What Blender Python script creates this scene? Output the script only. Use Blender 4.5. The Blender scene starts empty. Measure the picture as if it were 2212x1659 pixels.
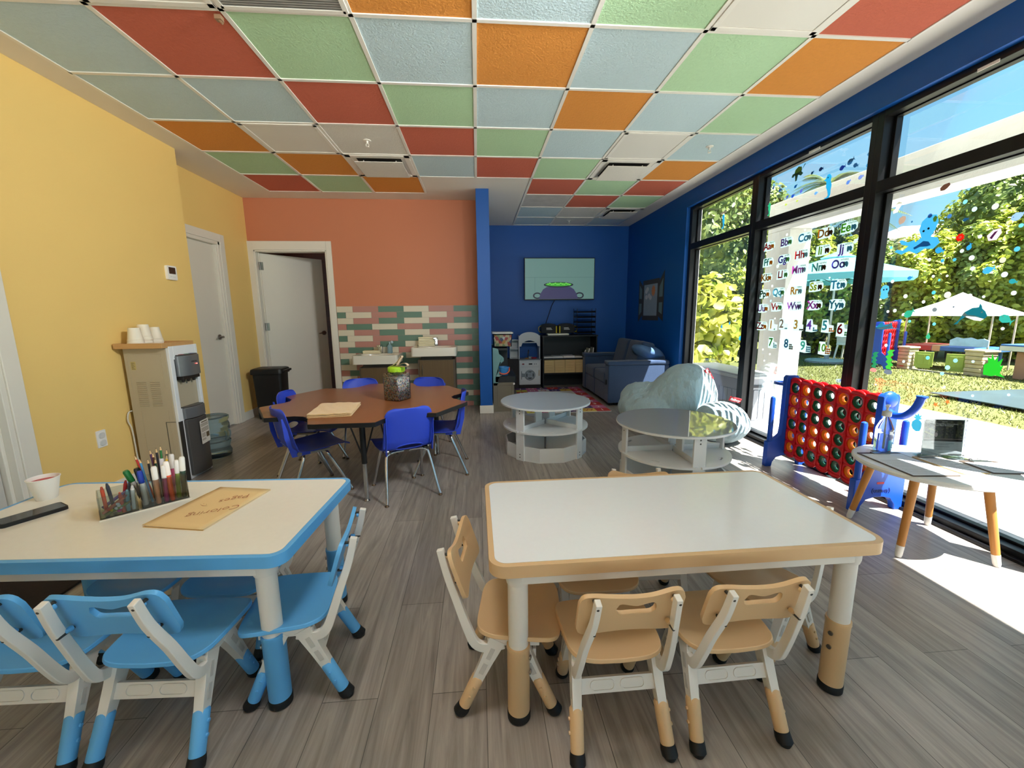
import bpy, bmesh, math, random
from mathutils import Vector as V, Matrix as MX, geometry
random.seed(7)
D = bpy.data; S = bpy.context.scene; COL = S.collection
PI = math.pi; sin = math.sin; cos = math.cos
R = math.radians

# ------------------------------------------------------------------ camera
HC = 1.255
FPX, PITCH, YAW, ROLL = 894.511, 0.1662, 0.0812, -0.0112
def _basis():
    cy, sy = cos(YAW), sin(YAW)
    f = V((sy*cos(PITCH), cy*cos(PITCH), -sin(PITCH)))
    ri = V((cy, -sy, 0)); up = ri.cross(f)
    return ri*cos(ROLL)+up*sin(ROLL), up*cos(ROLL)-ri*sin(ROLL), f
CA, CB, CC = _basis()
cam = D.cameras.new('camera'); camo = D.objects.new('camera', cam); COL.objects.link(camo)
cam.sensor_width = 36; cam.lens = FPX/2212*36; cam.clip_start = .02; cam.clip_end = 500
m = MX.Identity(4)
for i in range(3):
    m[i][0] = CA[i]; m[i][1] = CB[i]; m[i][2] = -CC[i]
m[0][3], m[1][3], m[2][3] = 0, 0, HC
camo.matrix_world = m; S.camera = camo
def ray(u, v): return CA*((u-1106)/FPX)-CB*((v-829.5)/FPX)+CC
def PX(u, v, x):
    d = ray(u, v); return d*(x/d.x)+V((0, 0, HC))
def PY(u, v, y):
    d = ray(u, v); return d*(y/d.y)+V((0, 0, HC))
def PZ(u, v, z):
    d = ray(u, v); return d*((z-HC)/d.z)+V((0, 0, HC))

# ------------------------------------------------------------------ materials
def lin(c):
    return tuple((x/12.92 if x <= .04045 else ((x+.055)/1.055)**2.4) for x in (a/255 for a in c))+(1,)
MATS = {}
def mat(name, rgb, rough=.5, metal=0, nz=(6, .06), bump=None, spec=.5, trans=0, coat=0, stretch=None, ior=1.45, sheen=0, emit=0, transl=0, alpha=1, bdist=.01):
    if name in MATS: return MATS[name]
    mt = D.materials.new(name); mt.use_nodes = True
    n = mt.node_tree.nodes; l = mt.node_tree.links; b = n['Principled BSDF']; out = n['Material Output']
    c = lin(rgb)
    tc = n.new('ShaderNodeTexCoord'); src = tc.outputs['Object']
    if stretch:
        mp = n.new('ShaderNodeMapping'); mp.inputs['Scale'].default_value = stretch
        l.new(src, mp.inputs['Vector']); src = mp.outputs['Vector']
    if nz and nz[1] > 0:
        t = n.new('ShaderNodeTexNoise'); t.inputs['Scale'].default_value = nz[0]; t.inputs['Detail'].default_value = 4
        l.new(src, t.inputs['Vector'])
        mix = n.new('ShaderNodeMix'); mix.data_type = 'RGBA'
        a = nz[1]
        mix.inputs[6].default_value = tuple(min(1, x*(1-a)) for x in c[:3])+(1,)
        mix.inputs[7].default_value = tuple(min(1, x*(1+a)) for x in c[:3])+(1,)
        l.new(t.outputs['Fac'], mix.inputs[0]); l.new(mix.outputs[2], b.inputs['Base Color'])
        col = mix.outputs[2]
    else:
        b.inputs['Base Color'].default_value = c; col = None
    b.inputs['Roughness'].default_value = rough; b.inputs['Metallic'].default_value = metal
    b.inputs['Specular IOR Level'].default_value = spec; b.inputs['IOR'].default_value = ior
    b.inputs['Transmission Weight'].default_value = trans; b.inputs['Coat Weight'].default_value = coat
    b.inputs['Sheen Weight'].default_value = sheen; b.inputs['Alpha'].default_value = alpha
    if emit:
        if col: l.new(col, b.inputs['Emission Color'])
        else: b.inputs['Emission Color'].default_value = c
        b.inputs['Emission Strength'].default_value = emit
    if bump:
        t2 = n.new('ShaderNodeTexNoise'); t2.inputs['Scale'].default_value = bump[0]; t2.inputs['Detail'].default_value = 5
        l.new(src, t2.inputs['Vector'])
        bp = n.new('ShaderNodeBump'); bp.inputs['Strength'].default_value = bump[1]; bp.inputs['Distance'].default_value = bdist
        l.new(t2.outputs['Fac'], bp.inputs['Height']); l.new(bp.outputs['Normal'], b.inputs['Normal'])
    if transl:
        tr = n.new('ShaderNodeBsdfTranslucent'); ms = n.new('ShaderNodeMixShader'); ms.inputs[0].default_value = transl
        if col: l.new(col, tr.inputs['Color'])
        else: tr.inputs['Color'].default_value = c
        l.new(b.outputs[0], ms.inputs[1]); l.new(tr.outputs[0], ms.inputs[2]); l.new(ms.outputs[0], out.inputs['Surface'])
    MATS[name] = mt
    return mt

def brickmat(name, c1, c2, mortar, bw, bh, ms=.01, rough=.5, rot=(0, 0, 0), off=.5, grain=None, bump=.3, gmul=.35):
    mt = D.materials.new(name); mt.use_nodes = True
    n = mt.node_tree.nodes; l = mt.node_tree.links; b = n['Principled BSDF']
    tc = n.new('ShaderNodeTexCoord'); mp = n.new('ShaderNodeMapping'); mp.inputs['Rotation'].default_value = rot
    l.new(tc.outputs['Object'], mp.inputs['Vector'])
    br = n.new('ShaderNodeTexBrick'); br.offset = off
    br.inputs['Color1'].default_value = lin(c1); br.inputs['Color2'].default_value = lin(c2); br.inputs['Mortar'].default_value = lin(mortar)
    br.inputs['Scale'].default_value = 1; br.inputs['Mortar Size'].default_value = ms; br.inputs['Mortar Smooth'].default_value = .1
    br.inputs['Brick Width'].default_value = bw; br.inputs['Row Height'].default_value = bh; br.inputs['Bias'].default_value = 0
    l.new(mp.outputs[0], br.inputs['Vector'])
    col = br.outputs['Color']; h = br.outputs['Fac']
    if grain:
        m2 = n.new('ShaderNodeMapping'); m2.inputs['Scale'].default_value = grain
        l.new(mp.outputs[0], m2.inputs['Vector'])
        t = n.new('ShaderNodeTexNoise'); t.inputs['Scale'].default_value = 1; t.inputs['Detail'].default_value = 8; t.inputs['Roughness'].default_value = .65; t.inputs['Distortion'].default_value = .8
        l.new(m2.outputs[0], t.inputs['Vector'])
        rp = n.new('ShaderNodeMapRange'); rp.inputs[1].default_value = .25; rp.inputs[2].default_value = .75; rp.inputs[3].default_value = 1-gmul; rp.inputs[4].default_value = 1+gmul
        l.new(t.outputs['Fac'], rp.inputs[0])
        mx = n.new('ShaderNodeMix'); mx.data_type = 'RGBA'; mx.blend_type = 'MULTIPLY'; mx.inputs[0].default_value = 1
        l.new(col, mx.inputs[6]); l.new(rp.outputs[0], mx.inputs[7]); col = mx.outputs[2]
    l.new(col, b.inputs['Base Color']); b.inputs['Roughness'].default_value = rough
    bp = n.new('ShaderNodeBump'); bp.inputs['Strength'].default_value = bump; bp.inputs['Distance'].default_value = .003; bp.invert = True
    l.new(h, bp.inputs['Height']); l.new(bp.outputs[0], b.inputs['Normal'])
    MATS[name] = mt
    return mt

def glassmat(name, tint=(255, 255, 255), refl=.08, rough=0):
    mt = D.materials.new(name); mt.use_nodes = True
    n = mt.node_tree.nodes; l = mt.node_tree.links; n.remove(n['Principled BSDF']); out = n['Material Output']
    tr = n.new('ShaderNodeBsdfTransparent'); tr.inputs[0].default_value = lin(tint)
    gl = n.new('ShaderNodeBsdfGlossy'); gl.inputs['Roughness'].default_value = rough
    fr = n.new('ShaderNodeFresnel'); fr.inputs[0].default_value = 1.45
    ml = n.new('ShaderNodeMath'); ml.operation = 'MULTIPLY'; ml.inputs[1].default_value = refl
    l.new(fr.outputs[0], ml.inputs[0])
    ms = n.new('ShaderNodeMixShader'); l.new(ml.outputs[0], ms.inputs[0]); l.new(tr.outputs[0], ms.inputs[1]); l.new(gl.outputs[0], ms.inputs[2])
    l.new(ms.outputs[0], out.inputs['Surface'])
    MATS[name] = mt
    return mt

# ------------------------------------------------------------------ mesh builder
class MB:
    def __init__(s): s.v = []; s.f = []; s.mi = []; s.m = 0; s.T = None
    def add(s, vs, fs, mi=None):
        o = len(s.v)
        s.v += [tuple(s.T @ V(p)) if s.T else tuple(p) for p in vs]
        s.f += [tuple(i+o for i in f) for f in fs]
        s.mi += [s.m if mi is None else mi]*len(fs)
        return s
    def box(s, c, d, rz=0, M=None, mi=None):
        x, y, z = d[0]/2, d[1]/2, d[2]/2
        vs = [V((a*x, b*y, e*z)) for e in (-1, 1) for b in (-1, 1) for a in (-1, 1)]
        if M is None: M = MX.Rotation(rz, 4, 'Z')
        vs = [V(c)+(M @ p) for p in vs]
        return s.add(vs, [(0, 2, 3, 1), (4, 5, 7, 6), (0, 1, 5, 4), (2, 6, 7, 3), (0, 4, 6, 2), (1, 3, 7, 5)], mi)
    def bx(s, x0, x1, y0, y1, z0, z1, mi=None):
        return s.box(((x0+x1)/2, (y0+y1)/2, (z0+z1)/2), (abs(x1-x0), abs(y1-y0), abs(z1-z0)), mi=mi)
    def quad(s, a, b, c, d, mi=None): return s.add([a, b, c, d], [(0, 1, 2, 3)], mi)
    def cyl(s, p0, p1, r0, r1=None, n=16, cap=True, mi=None):
        return s.tube([p0, p1], [r0, r0 if r1 is None else r1], n, cap, mi)
    def tube(s, pts, r, n=10, cap=True, mi=None, w=None, ref=None):
        # r: radius or list; w: optional (a,b) half sizes for a flat section; ref: reference side axis
        pts = [V(p) for p in pts]; k = len(pts)
        rs = r if isinstance(r, (list, tuple)) else [r]*k
        t0 = (pts[1]-pts[0]).normalized()
        if ref: a = V(ref)
        else: a = V((0, 0, 1)) if abs(t0.z) < .9 else V((1, 0, 0))
        vs = []
        prev = None
        for i, p in enumerate(pts):
            t = (pts[min(i+1, k-1)]-pts[max(i-1, 0)]).normalized()
            if prev is None or ref:
                x = (a-t*a.dot(t)).normalized()
            else:
                x = (prev-t*prev.dot(t)).normalized()
            prev = x; y = t.cross(x)
            for j in range(n):
                an = 2*PI*j/n
                if w:
                    q = ((1, 1), (-1, 1), (-1, -1), (1, -1))[j]
                    ww = w[i] if isinstance(w[0], (list, tuple)) else w
                    vs.append(p+x*q[0]*ww[0]+y*q[1]*ww[1])
                else: vs.append(p+(x*cos(an)+y*sin(an))*rs[i])
        fs = [(i*n+j, i*n+(j+1) % n, (i+1)*n+(j+1) % n, (i+1)*n+j) for i in range(k-1) for j in range(n)]
        if cap: fs += [tuple(range(n))[::-1], tuple(range((k-1)*n, k*n))]
        return s.add(vs, fs, mi)
    def bar(s, pts, w, ref=(1, 0, 0), mi=None): return s.tube(pts, 0, 4, True, mi, w, ref)
    def lathe(s, prof, n=24, c=(0, 0, 0), mi=None, sx=1, sy=1):
        vs = []; fs = []; k = len(prof)
        for r, z in prof:
            for j in range(n):
                an = 2*PI*j/n; vs.append((c[0]+r*sx*cos(an), c[1]+r*sy*sin(an), c[2]+z))
        for i in range(k-1):
            for j in range(n): fs.append((i*n+j, i*n+(j+1) % n, (i+1)*n+(j+1) % n, (i+1)*n+j))
        ring_ = prof[0] == prof[-1]
        if prof[0][0] > 1e-6 and not ring_: fs.append(tuple(range(n))[::-1])
        if prof[-1][0] > 1e-6 and not ring_: fs.append(tuple(range((k-1)*n, k*n)))
        return s.add(vs, fs, mi)
    def prism(s, pts, z0, z1, M=None, mi=None, holes=None):
        # polygon outline (x,y) extruded z0..z1; M maps local to target
        loops = [[V((p[0], p[1], 0)) for p in pts]]+[[V((p[0], p[1], 0)) for p in h] for h in (holes or [])]
        flat = [p for lp in loops for p in lp]; n = len(flat)
        tri = geometry.tessellate_polygon(loops) if (holes or len(pts) > 4) else [(0, 1, 2, 3)[:len(pts)]]
        vs = [V((p.x, p.y, z0)) for p in flat]+[V((p.x, p.y, z1)) for p in flat]
        fs = []
        for t in tri:
            a = sum((flat[t[i]].x*flat[t[(i+1) % len(t)]].y-flat[t[(i+1) % len(t)]].x*flat[t[i]].y) for i in range(len(t)))
            t = t if a > 0 else t[::-1]
            fs += [tuple(i+n for i in t), tuple(reversed(t))]
        o = 0
        for li, lp in enumerate(loops):
            k = len(lp)
            a = sum(lp[i].x*lp[(i+1) % k].y-lp[(i+1) % k].x*lp[i].y for i in range(k))
            for i in range(k):
                j = (i+1) % k
                q = (o+i, o+j, o+j+n, o+i+n)
                fs.append(q if (a > 0) == (li == 0) else q[::-1])
            o += k
        if M: vs = [M @ p for p in vs]
        return s.add(vs, fs, mi)
    def sphere(s, c, r, n=16, k=10, mi=None):
        rr = r if isinstance(r, (list, tuple)) else (r, r, r)
        vs = [(c[0], c[1], c[2]-rr[2])]; fs = []
        for i in range(1, k):
            a = -PI/2+PI*i/k
            for j in range(n):
                b = 2*PI*j/n; vs.append((c[0]+rr[0]*cos(a)*cos(b), c[1]+rr[1]*cos(a)*sin(b), c[2]+rr[2]*sin(a)))
        vs.append((c[0], c[1], c[2]+rr[2])); L = len(vs)-1
        for j in range(n): fs.append((0, 1+(j+1) % n, 1+j)); fs.append((L, L-n+j, L-n+(j+1) % n))
        for i in range(k-2):
            for j in range(n): fs.append((1+i*n+j, 1+i*n+(j+1) % n, 1+(i+1)*n+(j+1) % n, 1+(i+1)*n+j))
        return s.add(vs, fs, mi)
    def grid(s, fn, nu, nv, mi=None, skip=None):
        vs = [fn(i/nu, j/nv) for i in range(nu+1) for j in range(nv+1)]
        fs = [(i*(nv+1)+j, (i+1)*(nv+1)+j, (i+1)*(nv+1)+j+1, i*(nv+1)+j+1) for i in range(nu) for j in range(nv) if not (skip and skip(i, j))]
        return s.add(vs, fs, mi)
    def disc_sheet(s, outline, zf, rings=6, mi=None):
        n = len(outline); cx = sum(p[0] for p in outline)/n; cy = sum(p[1] for p in outline)/n
        vs = [(cx, cy, zf(cx, cy))]; fs = []
        for k in range(1, rings+1):
            t = k/rings
            for p in outline:
                x, y = cx+(p[0]-cx)*t, cy+(p[1]-cy)*t; vs.append((x, y, zf(x, y)))
        for j in range(n): fs.append((0, 1+j, 1+(j+1) % n))
        for k in range(rings-1):
            for j in range(n): fs.append((1+k*n+j, 1+(k+1)*n+j, 1+(k+1)*n+(j+1) % n, 1+k*n+(j+1) % n))
        return s.add(vs, fs, mi)

def rrect(w, h, r, n=6, cx=0, cy=0):
    o = []
    for (sx, sy, a0) in ((1, 1, 0), (-1, 1, PI/2), (-1, -1, PI), (1, -1, 1.5*PI)):
        for i in range(n+1):
            a = a0+PI/2*i/n; o.append((cx+sx*(w/2-r)+r*cos(a), cy+sy*(h/2-r)+r*sin(a)))
    return o
def circ(r, n=24, cx=0, cy=0, a0=0, sy=1): return [(cx+r*cos(a0+2*PI*i/n), cy+r*sy*sin(a0+2*PI*i/n)) for i in range(n)]
def basis(o, x, y):
    x = V(x).normalized(); y = V(y); y = (y-x*x.dot(y)).normalized(); z = x.cross(y)
    m = MX.Identity(4)
    for i in range(3): m[i][0], m[i][1], m[i][2], m[i][3] = x[i], y[i], z[i], o[i]
    return m
def smooth_path(pts, k=5):
    pts = [V(p) for p in pts]; out = []
    for i in range(len(pts)-1):
        p0, p1, p2, p3 = pts[max(i-1, 0)], pts[i], pts[i+1], pts[min(i+2, len(pts)-1)]
        for j in range(k):
            t = j/k
            out.append(.5*((2*p1)+(p2-p0)*t+(2*p0-5*p1+4*p2-p3)*t*t+(3*p1-p0-3*p2+p3)*t**3))
    return out+[pts[-1]]

def smooth_ang(me, a=40):
    for p in me.polygons: p.use_smooth = True
    try: me.set_sharp_from_angle(angle=R(a))
    except Exception: pass
def obj(name, mb, mats, parent=None, loc=None, bevel=0, sub=0, solid=0, ang=40, seg=2, mods=None, soff=-1, world=False):
    me = D.meshes.new(name); me.from_pydata(mb.v, [], mb.f)
    for mt in (mats if isinstance(mats, (list, tuple)) else [mats]): me.materials.append(mt)
    me.polygons.foreach_set('material_index', mb.mi)
    me.update()
    smooth_ang(me, ang)
    o = D.objects.new(name, me); COL.objects.link(o)
    if loc is not None: o.location = loc
    if parent is not None:
        o.parent = parent
        if world: o.matrix_parent_inverse = wm(parent).inverted()
    if solid:
        md = o.modifiers.new('solid', 'SOLIDIFY'); md.thickness = solid; md.offset = soff
    if bevel:
        md = o.modifiers.new('bevel', 'BEVEL'); md.width = bevel; md.segments = seg; md.limit_method = 'ANGLE'; md.angle_limit = R(40); md.harden_normals = True
    if sub:
        md = o.modifiers.new('sub', 'SUBSURF'); md.levels = sub; md.render_levels = sub
    return o
def wm(o):
    m = MX.LocRotScale(o.location, o.rotation_euler.to_quaternion(), o.scale)
    if o.parent: m = wm(o.parent) @ o.matrix_parent_inverse @ m
    return m
def thing(name, label, cat, loc=(0, 0, 0), rz=0, group=None):
    o = D.objects.new(name, None); COL.objects.link(o); o.empty_display_size = .05
    o.location = loc; o.rotation_euler = (0, 0, rz); o['label'] = label; o['category'] = cat
    if group: o['group'] = group
    return o
def tag(o, label, cat, group=None):
    o['label'] = label; o['category'] = cat
    if group: o['group'] = group
    return o
def struct(name, mb, mats, parent=None, **k):
    o = obj(name, mb, mats, parent, **k)
    if parent is None: o['kind'] = 'structure'
    return o
def dup(root, loc, rz, label, group=None):
    r = root.copy(); COL.objects.link(r); r.location = loc; r.rotation_euler = (0, 0, rz); r['label'] = label
    if group: r['group'] = group
    def rec(a, b):
        for ch in list(a.children):
            c = ch.copy(); COL.objects.link(c); c.parent = b; rec(ch, c)
    rec(root, r)
    return r
FONT = None
def textmesh(body, size, mt, name, parent=None, M=None, extrude=.0004, align='CENTER', shear=0, bold=0, mirror=False):
    cu = D.curves.new('txt', 'FONT'); cu.body = body; cu.size = size; cu.extrude = extrude; cu.align_x = align; cu.align_y = 'CENTER'
    cu.shear = shear; cu.offset = bold; cu.resolution_u = 3; cu.space_line = .9
    t = D.objects.new('txt', cu)
    me = D.meshes.new_from_object(t)
    D.objects.remove(t)
    me.materials.clear(); me.materials.append(mt)
    if M: me.transform(M)
    o = D.objects.new(name, me); COL.objects.link(o)
    if parent is not None: o.parent = parent
    return o
# ------------------------------------------------------------------ palette
yellow = mat('yellow wall paint', (235, 200, 122), .6, nz=(3, .02), bump=(220, .08))
orange = mat('terracotta wall paint', (198, 124, 90), .6, nz=(3, .02), bump=(220, .08))
bluew = mat('deep blue wall paint', (0, 80, 160), .5, nz=(3, .02), bump=(220, .06))
whitep = mat('white drywall', (228, 222, 210), .7, nz=(3, .02))
trimw = mat('white gloss trim', (224, 219, 206), .4, nz=(4, .02))
doorw = mat('white door paint', (222, 217, 203), .45, nz=(2, .03))
black = mat('black window metal', (20, 20, 22), .35, metal=.3, nz=(5, .1))
steel = mat('brushed steel', (150, 146, 140), .3, metal=1, nz=(30, .1))
chrome = mat('chrome tube', (205, 205, 205), .12, metal=1, nz=(4, .04))
glass = glassmat('window glass', (248, 251, 251), .3)
acry = glassmat('clear acrylic', (238, 243, 243), 1.6)
floorm = brickmat('grey oak vinyl plank', (160, 152, 144), (138, 130, 122), (84, 79, 74), 1.22, .18, .0012, .33, (0, 0, PI/2), .37, (2.2, 34, 1), .25, .45)
# ------------------------------------------------------------------ room shell
CZ = 2.729; XL, XR = -2.62, 2.64; YB = 5.735; YA = 7.27; XJ = -2.88; REAR = -3.6
WY0, WY1, WZ = -3.2, 5.25, 2.545      # window opening in the right wall
b = MB(); b.bx(-3.4, 2.66, REAR, 8.9, -.1, 0); struct('floor', b, floorm)
# ceiling
tb = mat('ceiling tile pale blue', (192, 213, 218), .9, nz=(40, .05), bump=(90, .5))
tg = mat('ceiling tile green', (180, 215, 172), .9, nz=(40, .05), bump=(90, .5))
tr_ = mat('ceiling tile red', (200, 104, 80), .9, nz=(40, .06), bump=(90, .5))
to = mat('ceiling tile orange', (220, 144, 62), .9, nz=(40, .06), bump=(90, .5))
tw = mat('ceiling tile white', (222, 217, 206), .9, nz=(40, .04), bump=(90, .5))
ts = mat('ceiling tile stained grey', (196, 192, 186), .9, nz=(7, .22), bump=(90, .5))
tbar = mat('ceiling grid bar', (232, 228, 218), .5, nz=(4, .02))
X0, Y0, TS = .023, 2.377, .61
rows = {-1: 'oL.obgLr', 0: 'brgbobgo', 1: 'bbrgbobg', 2: 'oLwrgbLb', 3: 'goVbrgVo', 4: 'rgo--rgr', 5: '-----srg', 6: '-----bwV', 7: '-----bwb'}
pal = 'brgobgbrgo'
for j in range(-9, -1): rows[j] = ''.join(random.choice('brgobgow') for _ in range(8))
rows[-3] = 'bgLorbLg'; rows[-6] = 'grLbgoLb'; 
cidx = {'b': 1, 'g': 2, 'r': 3, 'o': 4, 'w': 5, 's': 6}
b = MB(); b.bx(-3.4, 2.86, REAR, 8.9, CZ, CZ+.12, mi=0)
cells = {}
def xe(i): return 2.42 if i == 4 else X0+TS*i
def ye(j): return 7.2 if j == 8 else Y0+TS*j
for j, s in rows.items():
    for k, c in enumerate(s):
        i = k-4; cells[(i, j)] = c
        if c in cidx:
            x0, x1, y0, y1 = xe(i), xe(i+1), ye(j), ye(j+1)
            b.quad((x0, y0, CZ-.0015), (x0, y1, CZ-.0015), (x1, y1, CZ-.0015), (x1, y0, CZ-.0015), mi=cidx[c])
def gbar(x0, x1, y0, y1): b.bx(x0, x1, y0, y1, CZ-.007, CZ-.001, mi=7)
for i in range(-4, 5):
    yt = {-4: 5, -3: 5, -2: 5, -1: 5, 0: 4}.get(i, 8)
    w = .012 if i != 4 else .008
    gbar(xe(i)-w, xe(i)+w, ye(-9), ye(yt))
for j in range(-9, 9):
    if j <= 4: spans = [(-4, 4)]
    elif j == 5: spans = [(-4, -1), (1, 4)]
    else: spans = [(1, 4)]
    for a, c in spans: gbar(xe(a), xe(c), ye(j)-.012, ye(j)+.012)
struct('ceiling', b, [whitep, tb, tg, tr_, to, tw, ts, tbar])

# walls
b = MB(); b.bx(XL-.3, XL, REAR, 1.42, 0, CZ); b.bx(XL-.3, XL, 2.49, 4.172, 0, CZ); b.bx(XL-.3, XL, 1.42, 2.49, 2.12, CZ)
struct('wall_left', b, yellow)
b = MB(); b.bx(XJ-.15, XJ, 4.172, 4.2, 0, CZ); b.bx(XJ-.15, XJ, 5.115, YB, 0, CZ); b.bx(XJ-.15, XJ, 4.2, 5.115, 2.1, CZ)
struct('wall_left_recess', b, yellow)
b = MB(); b.bx(XJ-.1, -2.82, YB, YB+.12, 0, CZ); b.bx(-1.91, .02, YB, YB+.12, 0, CZ); b.bx(-2.82, -1.91, YB, YB+.12, 2.105, CZ)
wb = struct('wall_back', b, orange)
# wainscot tiles on the back wall
wt_w = mat('cream wall tile', (214, 204, 180), .3, nz=(5, .04)); wt_p = mat('dusty pink wall tile', (181, 128, 116), .3, nz=(5, .05)); wt_g = mat('sage green wall tile', (96, 126, 108), .3, nz=(5, .05)); grout = mat('tile grout', (176, 166, 150), .8)
b = MB(); b.bx(-1.845, .016, YB-.006, YB, 0, 1.385, mi=3)
TL, TH = .3315, .0775
for r in range(18):
    z1 = 1.385-r*TH; z0 = max(.0, z1-TH)
    if r % 2 == 0: xs = -1.845+.205-TL; seq = 'wpg'; k0 = 0
    elif r % 4 == 1: xs = -1.845+.112-TL; seq = 'gwp'; k0 = 0
    else: xs = -1.845+.112-TL; seq = 'pgw'; k0 = 0
    for k in range(8):
        a, c = max(xs+k*TL, -1.845), min(xs+(k+1)*TL, .016)
        if c-a > .01: b.bx(a+.0015, c-.0015, YB-.012, YB-.004, z0+.0015, z1-.0015, mi='wpg'.index(seq[k % 3]))
struct('wall_tiles', b, [wt_w, wt_p, wt_g, grout], wb)
b = MB(); b.bx(.018, .172, 5.225, 8.0, 0, CZ); b.bx(.017, .018, 5.226, 5.735, 0, CZ)
struct('wall_partition', b, bluew)
b = MB(); b.bx(.017, .0179, 5.2255, YB-.013, 1.385, CZ)
b = MB(); b.bx(.172, 2.9, YA, YA+.12, 0, CZ); struct('wall_alcove', b, bluew)
b = MB(); b.bx(XR, XR+.17, WY1, YA, 0, CZ); b.bx(XR, XR+.17, REAR, WY1, WZ, CZ); b.bx(XR, XR+.17, REAR, WY0, 0, WZ)
struct('wall_right', b, bluew)
b = MB(); b.bx(2.815, 2.845, REAR-.12, 7.4, 2.546, 4.2); b.bx(2.815, 2.845, 5.255, 7.4, -.03, 2.546); struct('wall_facade', b, mat('white stucco facade', (226, 224, 216), .9))
b = MB(); b.bx(-2.95, 2.9, REAR-.12, REAR, 2.56, CZ); b.bx(-2.95, -2.55, REAR-.12, REAR, 0, 2.56); struct('wall_rear', b, whitep)
b = MB()
for k in range(5): b.bx(-2.55+k*1.32-.03, -2.55+k*1.32+.03, REAR-.1, REAR-.02, 0, 2.56)
for z in (.03, 2.08, 2.53): b.bx(-2.55, 2.73, REAR-.1, REAR-.02, z-.03, z+.03)
wr = struct('window_9', b, black)  # rear glazing added out of view to let more daylight in
b = MB(); b.quad((-2.55, REAR-.06, .06), (2.73, REAR-.06, .06), (2.73, REAR-.06, 2.5), (-2.55, REAR-.06, 2.5)); obj('pane', b, glass, wr)
# pillar end is trimmed with a white baseboard
def bb(name, *boxes):
    q = MB()
    for x in boxes: q.bx(*x)
    struct(name, q, trimw, bevel=.004)
bb('baseboard_partition', (.006, .184, 5.213, 5.225, 0, .105), (.172, .184, 5.225, 5.6, 0, .105))
bb('baseboard_left', (XL, XL+.014, 2.58, 4.19, 0, .105))
bb('baseboard_recess', (XJ, XJ+.014, 5.2, 5.722, 0, .105), )
bb('baseboard_back', (XJ, -2.91+.02, YB-.014, YB, 0, .105))
bb('baseboard_alcove', (.172, 2.63, YA-.014, YA, 0, .105))
# ------------------------------------------------------------------ ceiling fittings
def vent(i, j, label):
    x, y = (xe(i)+xe(i+1))/2, (ye(j)+ye(j+1))/2
    t = thing('ceiling_vent', label, 'vent', (x, y, CZ-.007), group='square air diffusers in the ceiling')
    hx, hy = (xe(i+1)-xe(i))/2-.013, (ye(j+1)-ye(j))/2-.013
    q = MB(); q.bx(-hx+.04, hx-.04, -hy+.04, hy-.04, .003, .0045); obj('duct_opening', q, mat('dark duct', (40, 38, 36), .8), t)
    q = MB()
    for (a, c, d, e) in ((-hx, hx, -hy, -hy+.045), (-hx, hx, hy-.045, hy), (-hx, -hx+.045, -hy, hy), (hx-.045, hx, -hy, hy)): q.bx(a, c, d, e, -.004, .004)
    for sx, sy in ((1, 0), (-1, 0), (0, 1), (0, -1)):
        if sx: q.quad((sx*(hx-.04), -hy+.04, -.002), (sx*(hx-.04), hy-.04, -.002), (sx*(hx-.085), hy-.085, .003), (sx*(hx-.085), -hy+.085, .003))
        else: q.quad((-hx+.04, sy*(hy-.04), -.002), (hx-.04, sy*(hy-.04), -.002), (hx-.085, sy*(hy-.085), .003), (-hx+.085, sy*(hy-.085), .003))
    obj('frame', q, tbar, t)
    q = MB(); q.bx(-hx+.07, hx-.07, -hy+.07, hy-.07, -.035, -.029)
    for sx in (-1, 1):
        for sy in (-1, 1): q.cyl((sx*(hx-.14), sy*(hy-.14), -.03), (sx*(hx-.14), sy*(hy-.14), .003), .006, n=8)
    obj('diffuser_plate', q, tw, t, bevel=.003)
vent(-2, 3, 'square white air diffuser on the ceiling above the activity table')
vent(2, 3, 'square white air diffuser beside an orange ceiling tile near the windows')
vent(3, 6, 'dim square air diffuser at the alcove end of the ceiling')
def troffer(i, j, label):
    x, y = (xe(i)+xe(i+1))/2, (ye(j)+ye(j+1))/2; hx, hy = (xe(i+1)-xe(i))/2-.013, TS/2-.013
    t = thing('ceiling_light', label, 'ceiling light', (x, y, CZ-.006), group='flat ceiling light panels')
    q = MB()
    for (a, c, d, e) in ((-hx, hx, -hy, -hy+.03), (-hx, hx, hy-.03, hy), (-hx, -hx+.03, -hy, hy), (hx-.03, hx, -hy, hy)): q.bx(a, c, d, e, -.006, .004)
    obj('frame', q, tbar, t, bevel=.002)
    q = MB(); q.bx(-hx+.032, hx-.032, -hy+.032, hy-.032, -.002, .003); obj('diffuser', q, mat('light panel diffuser', (226, 222, 212), .5, nz=(3, .02)), t)
troffer(-3, -1, 'flat white light panel at the top left beside a grille')
troffer(2, -1, 'flat white light panel at top right beside a red tile')
troffer(2, 2, 'flat white light panel just ahead of the right diffuser')
troffer(-3, 2, 'flat white light panel beside an orange tile on the left')
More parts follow.
